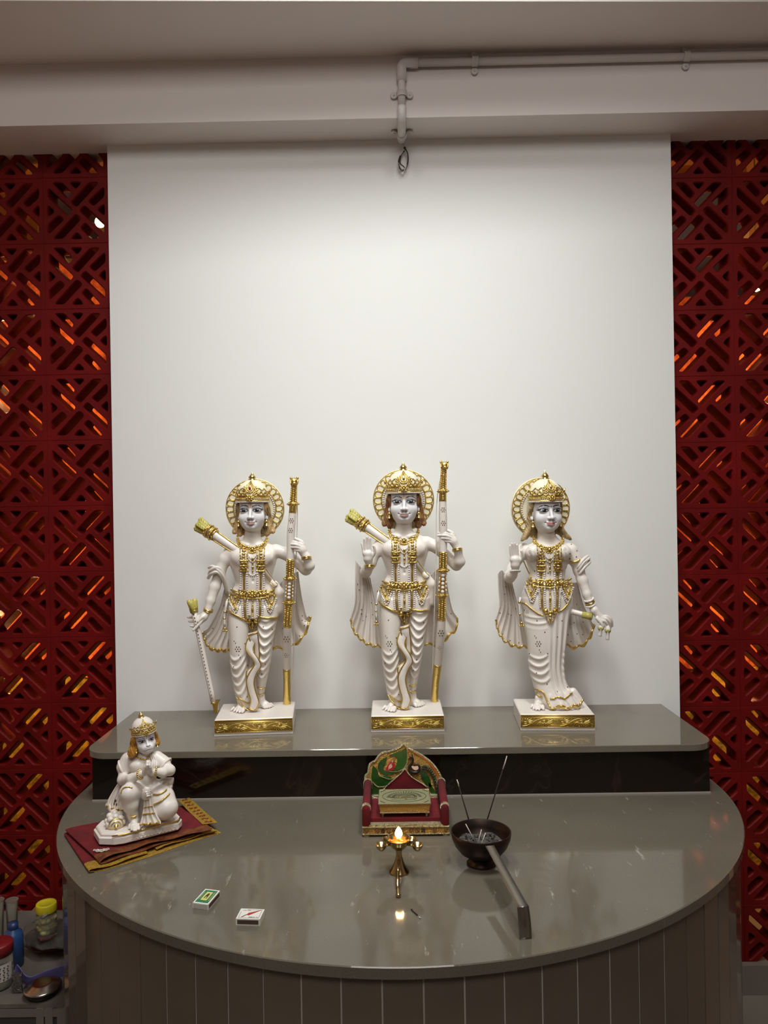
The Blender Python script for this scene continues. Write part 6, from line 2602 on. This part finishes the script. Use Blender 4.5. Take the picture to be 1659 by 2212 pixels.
# small throne: peacock back panel, velvet seat and arms, gilded foot rail
def throne():
    yb, yf = 2.185, 2.012
    F = lambda px, py, o=0.0: onY(px, py, yb - o)
    c = G0(876, 1790)
    T = thing('toy_throne', 'small red velvet and gold throne with a peacock painted back', 'throne', (c[0], (yb + yf) / 2, ZT))
    x0, x1 = onY(784, 1800, yf)[0], onY(970, 1800, yf)[0]
    # foot rail
    ft = MB()
    for (xa, xb) in ((x0 + .002, x0 + .016), (x1 - .016, x1 - .002)):
        for (ya, yb_) in ((yf + .002, yf + .014), (yb - .012, yb)):
            ft.box((xa, ya, ZT), (xb, yb_, ZT + .006))
    ft.build('feet', M['silver'], T, False)
    base = MB().box((x0, yf, ZT + .005), (x1, yb + .006, ZT + .026))
    bo = base.build('base', M['foilgold'], T, False)
    tr = MB()
    for z in (ZT + .0068, ZT + .0250):
        tr.tube([(x0 - .0005, yf - .0005, z), (x1 + .0005, yf - .0005, z)], .0018, 8)
        tr.tube([(x0 - .0005, yf - .0005, z), (x0 - .0005, yb, z)], .0018, 8)
        tr.tube([(x1 + .0005, yf - .0005, z), (x1 + .0005, yb, z)], .0018, 8)
    tr.build('base_trim', M['silver'], bo)
    md, mk = MB(), MB()
    n = 15
    for k in range(n):
        x = x0 + (x1 - x0) * (k + .5) / n
        p = np.array([x, yf - .0006, ZT + .0158])
        if k % 7 == 3 or k % 7 == 5 and False:
            for sx in (-1, 1):
                for sz in (-1, 1):
                    mk.ball(p + np.array([sx * .0026, 0, sz * .0028]), (.0026, .0012, .0028), 8, 5)
        elif k % 2 == 0 or k in (5, 9):
            mk.ball(p, (.0055, .0012, .0058), 12, 6)
            md.tube([p + np.array([math.cos(t) * .0036, -.0008, math.sin(t) * .0038]) for t in np.linspace(0, 2 * PI, 15)[:-1]], .0009, 5, True)
            md.ball(p + np.array([0, -.001, 0]), (.0016, .001, .0016), 7, 5)
    mk.build('base_medallions', mat('dark_brown_enamel', (58, 30, 20), .3), bo)
    md.build('base_rings', M['foilgold'], bo)
    # seat
    zs = ZT + .040
    seat = MB().box((x0 + .016, yf + .022, ZT + .026), (x1 - .016, yb, zs))
    so = seat.build('seat', M['velvet'], T, False)
    MB().box((x0 + .016, yf + .004, ZT + .026), (x1 - .016, yf + .022, ZT + .0300)).build('seat_trim', M['silver'], so, False)
    MB().box((x0 + .016, yb - .012, zs), (x1 - .016, yb, zs + .008)).build('seat_trim', M['silver'], so, False)
    # back panel: pointed arch, scalloped on its left
    out = [(789, 1735), (788, 1712), (789, 1690), (790, 1676), (795, 1671), (797, 1660), (799, 1652), (805, 1647), (811, 1644), (818, 1634), (826, 1627), (832, 1625), (839, 1625), (850, 1621), (861, 1616), (868, 1612), (873, 1609),
           (878, 1613), (886, 1619), (900, 1626), (915, 1635), (930, 1647), (943, 1662), (951, 1676), (956, 1690), (958, 1706), (957, 1720), (956, 1735)]
    P = [F(*q) for q in out]
    bk = MB().prism([p + np.array([0, .006, 0]) for p in P][::-1], P[::-1])
    back = bk.build('back_panel', M['foilgold'], T, False)
    rim = MB().tube(cr([p + np.array([0, .002, 0]) for p in P], 3), .0036, 8)
    rim.build('back_rim', M['silver'], back)

    def plate(name, polys, m, z=.0012, sm=4):
        mb = MB()
        for pl in polys:
            q = cr(np.array(pl, float), sm, True) if sm else np.array(pl, float)
            f = [F(x, y, z) for x, y in q]
            A = sum(f[i][0] * f[(i + 1) % len(f)][2] - f[(i + 1) % len(f)][0] * f[i][2] for i in range(len(f)))
            if A < 0:
                f = f[::-1]
            mb.prism([p + np.array([0, .003, 0]) for p in f], f)
        return mb.build(name, m, back, False)
    plate('green_leaf', [[(878, 1617), (878.5, 1630), (877, 1648), (873, 1658), (862, 1664), (853, 1660), (857, 1650), (858, 1640), (853, 1634), (840, 1633), (852, 1627), (866, 1622)]], M['green'])
    plate('green_leaf', [[(836, 1636), (832, 1650), (829, 1664), (845, 1664), (862, 1666), (850, 1672), (832, 1674), (820, 1668), (816, 1655), (822, 1643)]], M['green'])
    plate('green_leaf', [[(806, 1655), (816, 1664), (819, 1676), (838, 1676), (846, 1682), (833, 1697), (815, 1697), (803, 1684), (803, 1668)]], M['green'])
    plate('green_leaf', [[(794, 1680), (803, 1690), (818, 1702), (826, 1702), (826, 1730), (806, 1732), (796, 1710), (793, 1695)]], M['green'])
    plate('green_leaf', [[(908, 1664), (920, 1668), (928, 1680), (932, 1698), (928, 1700), (918, 1692), (910, 1680)]], M['green'])
    plate('green_leaf', [[(926, 1690), (934, 1700), (942, 1716), (940, 1724), (930, 1712)]], M['green'])
    g = MB()
    for pts in ([(820, 1676), (840, 1683), (852, 1680)], [(806, 1690), (815, 1699), (832, 1699)], [(836, 1666), (856, 1667), (870, 1662), (877, 1652)], [(879, 1616), (880, 1640), (876, 1662)], [(850, 1640), (846, 1650), (838, 1665)]):
        g.tube(cr([F(x, y, .0024) for x, y in pts], 6), .0011, 6)
    g.build('leaf_veins', M['silver'], back)
    plate('red_bud', [[(845, 1646), (852, 1650), (853, 1658), (846, 1664), (834, 1666), (836, 1656)]], mat('crimson_enamel', (170, 20, 40), .25), .0022)
    plate('pink_petal', [[(845, 1650), (847, 1657), (840, 1661), (840, 1655)]], mat('pink_enamel', (232, 180, 160), .4), .0032)
    # bird
    b = MB()
    b.tube(cr([F(x, y, .0022) for x, y in ((890, 1637), (892, 1643), (889, 1650), (884, 1656), (885, 1664), (892, 1668), (901, 1668), (906, 1662), (905, 1654), (899, 1651), (894, 1653))], 5), [.0030] * 10 + [.0036] * 10 + [.0044] * 10 + [.0034] * 11 + [.002] * 10, 8)
    b.ball(F(889.5, 1636.5, .0024), (.0042, .003, .0046), 10, 7)
    b.tube([F(887, 1637, .0024), F(882, 1639, .0024)], [.002, .0006], 6)
    b.tube([F(890, 1634, .0024), F(891, 1630, .0024)], [.0012, .0022], 6)
    for x in (889, 894):
        b.tube([F(x, 1669, .002), F(x + .5, 1675, .002)], .0009, 5)
    b.build('painted_bird', M['black'], back)
    plate('bird_wing', [[(889, 1655), (895, 1656), (902, 1655), (904, 1660), (898, 1664), (891, 1660)]], mat('pale_pink_enamel', (236, 196, 176), .4), .0034)
    tl = MB()
    L = cr([F(x, y, .0026) for x, y in ((907, 1660), (916, 1660), (926, 1665), (934, 1678), (939, 1695), (942, 1716))], 6)
    tl.tube(L, .0012, 6)
    for p in L[3::2]:
        for sx, sz in ((1, .8), (1, -.3)):
            tl.tube([p, p + np.array([sx * .004, 0, sz * .006]), p + np.array([sx * .0085, 0, sz * .011])], [.0008, .0019, .0006], 6)
    tl.build('bird_tail', mat('dark_green_paint', (26, 46, 30), .4), back)
    plate('orange_band', [[(874, 1613), (886, 1622), (902, 1631), (918, 1642), (932, 1656), (942, 1672), (948, 1692), (950, 1710), (954, 1710), (952, 1690), (945, 1668), (934, 1652), (918, 1637), (902, 1627), (886, 1618)]], M['orange'], .001, 3)
    # velvet ogee cushion
    plate('back_cushion', [[(828, 1735), (829, 1705), (836, 1698), (848, 1688), (860, 1677), (868, 1670), (874, 1662), (880, 1670), (890, 1680), (902, 1688), (914, 1695), (922, 1702), (924, 1735)]], M['velvet'], .006, 0)
    e = MB().tube(cr([F(x, y, .0066) for x, y in ((829, 1705), (836, 1697), (848, 1687), (860, 1676), (868, 1669), (874, 1661), (880, 1669), (890, 1679), (902, 1687), (914, 1694), (923, 1701))], 3), .0018, 7)
    e.build('cushion_edging', M['silver'], back)
    # round velvet arms
    for sx, xa in ((-1, x0 + .009), (1, x1 - .009)):
        r = .0105
        zc = ZT + .026 + .044
        ar = MB()
        sec = [(math.cos(t) * r, math.sin(t) * r) for t in np.linspace(0, PI, 13)]
        prof = [(-r, -.044)] + [(-q[0] * 1.0, q[1]) for q in sec] + [(r, -.044)]
        for ya, yb_ in ((yf + .004, yb - .004),):
            ys = [ya, ya + .002, yb_]
            vs = []
            for i, y in enumerate(ys):
                k = .93 if i == 0 else 1.0
                zz = zc + (0.0 if i < 2 else .012)
                vs += [(xa + a * k, y, max(ZT + .026, zz + b_ * k)) for a, b_ in prof]
            m = len(prof)
            fs = [[i * m + k, i * m + (k + 1) % m, (i + 1) * m + (k + 1) % m, (i + 1) * m + k] for i in range(2) for k in range(m)] + [list(range(m))[::-1], [2 * m + k for k in range(m)]]
            ar.add_mesh(vs, fs)
        ao = ar.build('arm_rest', M['velvet'], T)
        bd = MB()
        for y, dz in ((yf + .010, .0), (yf + .018, .0005), (yb - .004, .012)):
            bd.cut()
            bd.tube([(xa - r * 1.06, y, zc - .004)] + [(xa - math.cos(t) * r * 1.06, y, zc + dz + math.sin(t) * r * 1.06) for t in np.linspace(0, PI, 11)] + [(xa + r * 1.06, y, zc - .004)], .0019, 6)
        bd.build('arm_band', M['silver'], ao, split=True)
    return T


throne()


# silver low stool standing on the throne seat
def low_stool():
    zs = ZT + .040
    h, hl = .026, .013
    yf = onZ(874, 1771, zs)[1]
    yf += .012
    a, b = onY(818.5, 1770, yf), onY(930.5, 1770, yf)
    yb = yf + .100
    x0, x1 = a[0], b[0]
    T = thing('low_stool', 'little silver and gold footed stool with an etched top, set on the throne seat', 'stool', ((x0 + x1) / 2, (yf + yb) / 2, zs))
    zb, zt = zs + hl, zs + hl + h
    bx = MB()
    lo = [(x0 + .004, yf + .004, zb), (x1 - .004, yf + .004, zb), (x1 - .004, yb - .004, zb), (x0 + .004, yb - .004, zb)]
    hi = [(x0, yf, zt - .002), (x1, yf, zt - .002), (x1, yb, zt - .002), (x0, yb, zt - .002)]
    bx.hexa(lo, hi)
    bo = bx.build('box', M['foilgold'], T, False)
    tp = MB().box((x0 - .001, yf - .001, zt - .003), (x1 + .001, yb + .001, zt))
    to = tp.build('top', M['enamel'], T, False)
    rm = MB()
    for q in (((x0, yf, zt - .0015), (x1, yf, zt - .0015)), ((x0, yb, zt), (x1, yb, zt)), ((x0, yf, zt - .001), (x0, yb, zt - .001)), ((x1, yf, zt - .001), (x1, yb, zt - .001)),
              ((x0 + .003, yf + .003, zb), (x1 - .003, yf + .003, zb))):
        rm.tube([np.array(q[0], float), np.array(q[1], float)], .0016, 7)
    rm.build('top_rim', M['silver'], to)
    for (x, y) in ((x0 + .010, yf + .010), (x1 - .010, yf + .010), (x0 + .010, yb - .010), (x1 - .010, yb - .010)):
        MB().lathe([(.0015, 0), (.0028, .002), (.0026, .005), (.0055, hl - .003), (.0062, hl + .001)], (x, y, zs), seg=14).build('leg', M['silver'], T)
    et = MB()
    cx, cy = (x0 + x1) / 2, (yf + yb) / 2
    W, H = (x1 - x0) / 2, (yb - yf) / 2
    p = lambda u, v: np.array([cx + u * W, cy + v * H, zt + .0002])
    et.tube([p(.86 * math.cos(t), .84 * math.sin(t)) for t in np.linspace(0, 2 * PI, 60)[:-1]], .0009, 5, True)
    for k in range(19):                                  # fanned tail of the bird
        t = PI * (k + .5) / 19
        for r0, r1 in ((.38, .52), (.56, .70)):
            et.tube([p(r0 * math.cos(t), -.18 + r0 * 1.25 * math.sin(t)), p((r0 + r1) / 2 * math.cos(t + .05), -.18 + (r0 + r1) * .625 * math.sin(t + .05)), p(r1 * math.cos(t), -.18 + r1 * 1.25 * math.sin(t))], [.0007, .0016, .0007], 5)
    for r in (.24, .32):
        et.tube([p(r * math.cos(t), -.16 + r * 1.2 * math.sin(t)) for t in np.linspace(-.2, PI + .2, 20)], .0010, 5)
    et.tube(cr([p(-.62, -.10), p(-.40, -.26), p(-.1, -.30), p(.2, -.26), p(.5, -.34)], 5), .0016, 5)
    et.tube(cr([p(-.5, -.5), p(-.2, -.58), p(.1, -.55), p(.45, -.52)], 5), .0010, 5)
    for sx in (-1, 1):
        for sy in (-1, 1):
            et.tube(cr([p(sx * .94, sy * .66), p(sx * .86, sy * .80), p(sx * .76, sy * .92)], 4), .0011, 5)
    et.build('top_etching', M['etch'], to)
    bd = MB()
    bd.ball(p(.03, -.16) + np.array([0, 0, 0]), (W * .17, H * .2, .0012), 14, 6)
    bd.tube(cr([p(.03, -.3), p(.07, -.42), p(.10, -.52)], 4), [.003, .003, .0026, .0024, .0022, .002, .0018, .0016, .0014], 6)
    bd.build('etched_bird', mat('olive_enamel', (128, 120, 78), .35, metal=.5), to)


low_stool()


# ------------------------------------------------------------------ pipe on the beam
def conduit():
    r = .0125
    yb = 2.58 - r - .004
    f = lambda px, py: onY(px, py, yb)
    p0 = f(867, 137)
    c = f(866, 145)
    T = thing('conduit_pipe', 'white conduit pipe running along the beam and bending down to the wall', 'pipe', (p0[0], yb, 3.071))
    xe = 1.75
    z0 = p0[2]
    slope = (f(1640, 119)[2] - z0) / (f(1640, 119)[0] - p0[0])
    MB().tube([np.array([p0[0] + .02, yb, z0 + slope * .02]), np.array([xe, yb, z0 + slope * (xe - p0[0])])], r, 16).build('horizontal_pipe', M['pvc'], T)
    ze = 3.071
    xv = p0[0]
    MB().tube([np.array([xv, yb, z0 - .02]), np.array([xv - .001, yb, ze + .028])], r, 16).build('vertical_pipe', M['pvc'], T)
    el = MB().tube([np.array([xv + .055, yb, z0 + slope * .055]), np.array([xv + .012, yb, z0]), np.array([xv + .004, yb, z0 - .004]), np.array([xv, yb, z0 - .012]), np.array([xv, yb, z0 - .06])], r * 1.32, 16, up=(0, 1, 0))
    el.build('elbow', M['pvc'], T)
    zu = ze - r - .003
    b = MB()
    pts = [np.array([xv - .001, yb, ze + .03])] + [np.array([xv - .001, yb + .03 * (1 - math.cos(t)), ze + .014 - .030 * math.sin(t)]) for t in np.linspace(0.1, PI / 2, 6)] + [np.array([xv - .001, 2.70, zu])]
    b.tube(pts, r * 1.12, 16, up=(1, 0, 0))
    b.build('lower_bend', M['pvc'], T)

    def clip(p, ax, lug, nrm):
        """saddle across the pipe with two screwed ears"""
        m = MB()
        ax, lug, nrm = map(np.array, (ax, lug, nrm))
        for o in np.linspace(-.008, .008, 5):
            m.tube([p + ax * o + (lug * math.cos(t) + nrm * math.sin(t)) * (r * 1.2) for t in np.linspace(0, PI, 11)], .0026, 6)
        for s in (-1, 1):
            q = p + lug * s * (r + .014) - nrm * (r - .001)
            m.lathe([(.0, 0), (.0115, 0), (.0115, .004), (.0095, .0055), (.0, .0055)], q, nrm, ax, 16)
            m.lathe([(.0, .005), (.004, .005), (.0036, .008), (.0, .0085)], q, nrm, ax, 10)
        m.build('pipe_clip', M['pvc'], T)
    for px in (1025.5, 1483):
        q = f(px, 130)
        clip(np.array([q[0], yb, z0 + slope * (q[0] - p0[0])]), (1, 0, 0), (0, 0, 1), (0, -1, 0))
    clip(np.array([xv, yb, f(866, 203)[2]]), (0, 0, 1), (1, 0, 0), (0, -1, 0))
    clip(np.array([xv, 2.665, zu]), (0, 1, 0), (1, 0, 0), (0, 0, -1))
    # loose wires coiled at the end
    wy = 2.722
    W = lambda px, py, o=0.0: onY(px, py, wy - .006 - o)
    T2 = thing('wire_coil', 'coil of dark and white wires hanging from the pipe end', 'wire', (*W(870, 340)[:2], W(870, 374)[2]))
    a = MB()
    a.tube(cr([np.array([xv, 2.70, zu]), np.array([xv, 2.712, zu - .012]), W(871, 310), W(874, 322)], 6), .0015, 6)
    a.tube(cr([W(874, 322), W(868, 330, .01), W(861, 346), W(860, 362, .008), W(867, 371), W(875, 364, .01), W(880, 348), W(878, 332, .006), W(874, 324)], 6), .0021, 6)
    a.build('white_lead', M['wirew'], T2)
    d = MB()
    d.tube(cr([W(875, 322), W(880, 330), W(881.5, 346, .012), W(877, 362), W(868, 368, .012), W(861, 356), W(863, 340, .008), W(870, 329), W(876, 326)], 6), .0023, 6)
    d.tube(cr([W(872, 326, .01), W(866, 338), W(864, 352, .012), W(872, 360), W(876, 366)], 6), .0021, 6)
    d.tube([W(874, 318), W(876, 326)], .0042, 8)
    d.build('dark_leads', M['wire'], T2)


conduit()


# ------------------------------------------------------------------ corner clutter left of the altar
ZK = .345


def corner():
    alu = mat('dull_aluminium', (150, 144, 138), .45, metal=.7)
    pan = mat('grey_cabinet_panel', (74, 72, 72), .4)
    f = lambda px, py, y: onY(px, py, y)
    yf = onZ(140, 2168, ZK)[1]
    xr = -.962
    xl = -1.9
    yb = 2.74
    T = thing('low_cabinet', 'low grey metal framed cabinet standing left of the altar table', 'cabinet', ((xl + xr) / 2, (yf + yb) / 2, 0))
    MB().box((xl, yf, ZK - .012), (xr, yb, ZK)).build('top', mat('worn_grey_top', (112, 104, 96), .4, rgb2=(92, 86, 80), vscale=14), T, False)
    MB().box((xl + .006, yf + .006, .03), (xr - .006, yb - .005, ZK - .012)).build('body', pan, T, False)
    xm = onY(88, 2190, yf)[0]
    fr = MB()
    for x in (xr - .0245, xm - .012, xm + .014, xl):
        fr.box((x, yf - .004, 0.0), (x + .022, yf + .012, ZK - .012))
    for z in (ZK - .036, .03):
        fr.box((xl, yf - .003, z), (xr, yf + .010, z + .022))
    fr.build('frame', alu, T, False)
    # steel lidded dish
    c = onZ(92, 2148, ZK)
    D = thing('steel_dish', 'round stainless steel dish with a domed lid on the low cabinet', 'dish', c)
    MB().lathe([(0, 0), (.036, 0), (.044, .006), (.048, .024), (.0, .024)], c, seg=40).build('dish', mat('dark_steel', (60, 56, 52), .4, metal=.9), D)
    lid = MB().lathe([(.052, .0225), (.0535, .0245), (.049, .027), (.041, .031), (.030, .036), (.027, .0372), (.022, .0372), (.009, .0382), (.0, .0384)], c, seg=44)
    lid.build('lid', mat('polished_steel', (178, 170, 160), .24, metal=1.0), D)
    # purple tray edge
    V = mat('lilac_plastic', (112, 104, 160), .5)
    a, b, c_, d = onZ(34, 2132, ZK), onZ(70, 2108, ZK), onZ(140, 2088, ZK), onZ(60, 2070, ZK)
    mb = MB()
    path = [onZ(32, 2140, ZK + .004), onZ(34, 2085, ZK + .045), onZ(60, 2112, ZK + .030), onZ(100, 2098, ZK + .035), onZ(142, 2086, ZK + .035), onZ(170, 2084, ZK + .03)]
    G = np.zeros((4, 30, 3))
    L = resample(cr(np.array(path), 6), 30)
    for i in range(4):
        for j in range(30):
            q = L[j].copy()
            q[2] = ZK + .001 + (q[2] - ZK) * (1 - i / 3)
            q[1] += .010 * (i / 3)
            G[i, j] = q
    mb.slab(G, .004)
    tag(mb.build('plastic_tray', V), 'lilac plastic tray rim on the low cabinet behind the steel dish', 'tray')
    # paper parcel in a clear bag
    p = onZ(95, 2085, ZK)
    v = Vol((p[0] - .16, p[1] - .02, ZK), (p[0] + .15, p[1] + .22, ZK + .16), .004)
    v.ell((p[0] + .005, p[1] + .10, ZK + .030), (.110, .080, .036), .02)
    v.ell((p[0] + .03, p[1] + .11, ZK + .034), (.085, .066, .040), .02)
    v.disp(lambda X, Y, Z: .004 * np.sin(X * 90 + 40 * Z) * np.sin(Y * 80 + Z * 120), (p[0] - .2, p[1] - .1, ZK), (p[0] + .2, p[1] + .3, ZK + .2))
    v.put(lambda X, Y, Z: (ZK + .0005 - Z) + 0 * X + 0 * Y, (p[0] - .2, p[1] - .1, ZK - .02), (p[0] + .2, p[1] + .3, ZK + .01), .003, True)
    v.put(lambda X, Y, Z: (Z - ZK - .060) * -1 + 0 * X + 0 * Y, (p[0] - .2, p[1] - .1, ZK + .05), (p[0] + .2, p[1] + .3, ZK + .16), .003, True)
    vs, fs = v.mesh()
    B = thing('parcel', 'grey cloth parcel wrapped in clear plastic on the low cabinet', 'parcel', (p[0], p[1] + .1, ZK))
    link('bundle', vs, fs, mat('dusty_cloth', (104, 94, 84), .8, rgb2=(62, 56, 52), vscale=26, bump=.5, bscale=40), B)
    film = mat('clear_film', (226, 226, 224), .12, trans=1.0)
    film.node_tree.nodes['Principled BSDF'].inputs['IOR'].default_value = 1.05
    w = Vol((p[0] - .17, p[1] - .03, ZK), (p[0] + .16, p[1] + .23, ZK + .10), .004)
    w.ell((p[0] + .005, p[1] + .10, ZK + .030), (.122, .092, .042), .02)
    w.ell((p[0] - .06, p[1] + .13, ZK + .040), (.060, .050, .044), .02)
    w.disp(lambda X, Y, Z: .006 * np.sin(X * 70 + 90 * Z) * np.sin(Y * 60 + Z * 80 + X * 40), (p[0] - .2, p[1] - .1, ZK), (p[0] + .2, p[1] + .3, ZK + .2))
    w.put(lambda X, Y, Z: (ZK + .0004 - Z) + 0 * X + 0 * Y, (p[0] - .2, p[1] - .1, ZK - .02), (p[0] + .2, p[1] + .3, ZK + .01), .003, True)
    w.put(lambda X, Y, Z: (Z - ZK - .0612) * -1 + 0 * X + 0 * Y, (p[0] - .2, p[1] - .1, ZK + .05), (p[0] + .2, p[1] + .3, ZK + .16), .003, True)
    ws, wf = w.mesh()
    link('plastic_wrap', ws, wf, film, B)
    # jar with the yellow lid
    J0 = onZ(101, 2022, ZK + .0616)
    yj = J0[1]
    c = J0
    zb = c[2]
    hz = onY(101, 1957, yj)[2] - zb
    r = (onY(122, 1990, yj)[0] - onY(80, 1990, yj)[0]) / 2
    J = thing('jar', 'clear plastic jar with a bright yellow lid and pale contents, standing on the parcel', 'jar', (c[0], yj, zb))
    o = np.array([c[0], yj, zb])
    gl = mat('jar_plastic', (236, 236, 226), .08, trans=.9)
    gl.node_tree.nodes['Principled BSDF'].inputs['IOR'].default_value = 1.15
    MB().lathe([(0, 0), (r * .9, 0), (r * .98, .006), (r, .02), (r * .96, hz * .45), (r, hz * .6), (r * .98, hz * .8), (r * .86, hz * .88), (r * .86, hz * .94)], o, seg=36).build('glass', gl, J)
    lumps = MB()
    for _ in range(70):
        t, q, z = 2 * PI * RNG.random(), (r * .72) * math.sqrt(RNG.random()), RNG.uniform(.014, hz * .74)
        lumps.ball(o + np.array([q * math.cos(t), q * math.sin(t), z]), RNG.uniform(.009, .014) * np.array([1, 1, .8]), 8, 6)
    tag(lumps.build('contents', mat('pale_sweets', (150, 140, 72), .6, rgb2=(178, 166, 120), vscale=30), J), kind='stuff')
    MB().lathe([(r * .90, hz * .84), (r * 1.0, hz * .84), (r * 1.02, hz * .86), (r * 1.0, hz * 1.08), (r * .95, hz * 1.11), (r * .70, hz * 1.11), (r * .66, hz * 1.09), (.0, hz * 1.09)], o, seg=40).build('lid', mat('yellow_plastic', (202, 186, 30), .45), J)
    lb = MB()
    G = np.zeros((5, 9, 3))
    for i in range(5):
        for j in range(9):
            t = -PI / 2 + .02 + .9 * (j / 8 - .4)
            G[i, j] = o + np.array([math.cos(t) * (r * 1.02), math.sin(t) * (r * 1.02), hz * (.84 - .11 * i / 4 * (1 - abs(j - 4) / 6)) + .006 * (j / 8)])
    lb.slab(G, .0015)
    lb.build('torn_foil', mat('foil_scrap', (220, 220, 220), .25, metal=.8), J)
    # jar with the red lid, partly out of frame
    yj = onZ(5, 2142, ZK)[1] + .03
    o = np.array([onY(-2, 2120, yj)[0], yj, ZK])
    r = .040
    R2 = thing('jar', 'clear jar with a dark red lid and a printed label at the cabinet left edge', 'jar', o)
    MB().lathe([(0, 0), (r * .95, 0), (r, .01), (r, .085), (r * .88, .10), (r * .88, .106)], o, seg=36).build('glass', gl, R2)
    MB().lathe([(r * .9, .098), (r * 1.02, .098), (r * 1.02, .128), (r * .96, .131), (0, .131)], o, seg=36).build('lid', mat('red_plastic', (120, 20, 24), .4), R2)
    lab = MB().lathe([(r * 1.006, .028), (r * 1.006, .078)], o, seg=24, a0=PI * 1.15, a1=PI * 1.98)
    lo = lab.build('paper_label', mat('paper_label', (186, 178, 168), .7), R2)
    tx = MB()
    for i in range(6):
        for j in range(7):
            t = PI * 1.3 + .28 * j + .05 * (i % 2)
            tx.box(*[tuple(o + np.array([math.cos(t) * r * 1.012 + sx * .0028, math.sin(t) * r * 1.012 + sx * .0008, .034 + i * .007 + sx * .0012])) for sx in (-1, 1)])
    tx.build('label_print', M['cardink'], lo, False)
    MB().lathe([(0, .004), (r * .9, .004), (r * .9, .05), (0, .052)], o, seg=24).build('contents', mat('grey_powder', (150, 140, 128), .9), R2)
    # blue bottle
    yj = onZ(30, 2110, ZK)[1] + .06
    o = np.array([onY(30, 2110, yj)[0], yj, ZK])
    bt = thing('plastic_bottle', 'blue plastic bottle behind the red lidded jar', 'bottle', o)
    MB().lathe([(0, 0), (.026, 0), (.030, .004), (.030, .09), (.026, .105), (.014, .115), (.013, .12)], o, seg=28).build('body', mat('blue_plastic', (40, 70, 116), .35), bt)
    MB().lathe([(.015, .117), (.0155, .119), (.0155, .134), (0, .136)], o, seg=20).build('cap', mat('dark_blue_plastic', (30, 50, 90), .4), bt)
    # stack of clear cups, partly out of frame
    yj = onZ(14, 2040, ZK + .04)[1] + .02
    for k, (px, lab) in enumerate(((-3, 'left clear plastic cup of the pair at the cabinet left edge'), (27, 'right clear plastic cup of the pair at the cabinet left edge'))):
        q = onY(px, 2036, yj)
        zb = ZK + .001
        cu = MB().lathe([(0, 0), (.013, 0), (.014, .004), (.0185, .17), (.0200, .172), (.0178, .170), (.0125, .006), (0, .005)], (q[0], q[1], zb), seg=26)
        tag(cu.build('plastic_cup', gl), lab, 'cup', 'clear cups on the cabinet')
    # crumpled silver packet
    pk = MB()
    q0 = onZ(36, 2146, ZK)
    G = np.zeros((7, 6, 3))
    for i in range(7):
        for j in range(6):
            G[i, j] = q0 + np.array([-.012 + .028 * j / 5 + .003 * math.sin(2 * i), .006 * math.sin(3 * j + 2 * i), .003 + .055 * i / 6])
    pk.slab(G, .006)
    tag(pk.build('foil_packet', mat('crumpled_foil', (150, 146, 142), .25, metal=.9, bump=.6, bscale=120)), 'crumpled silver packet on the low cabinet beside the lilac tray', 'packet')


corner()
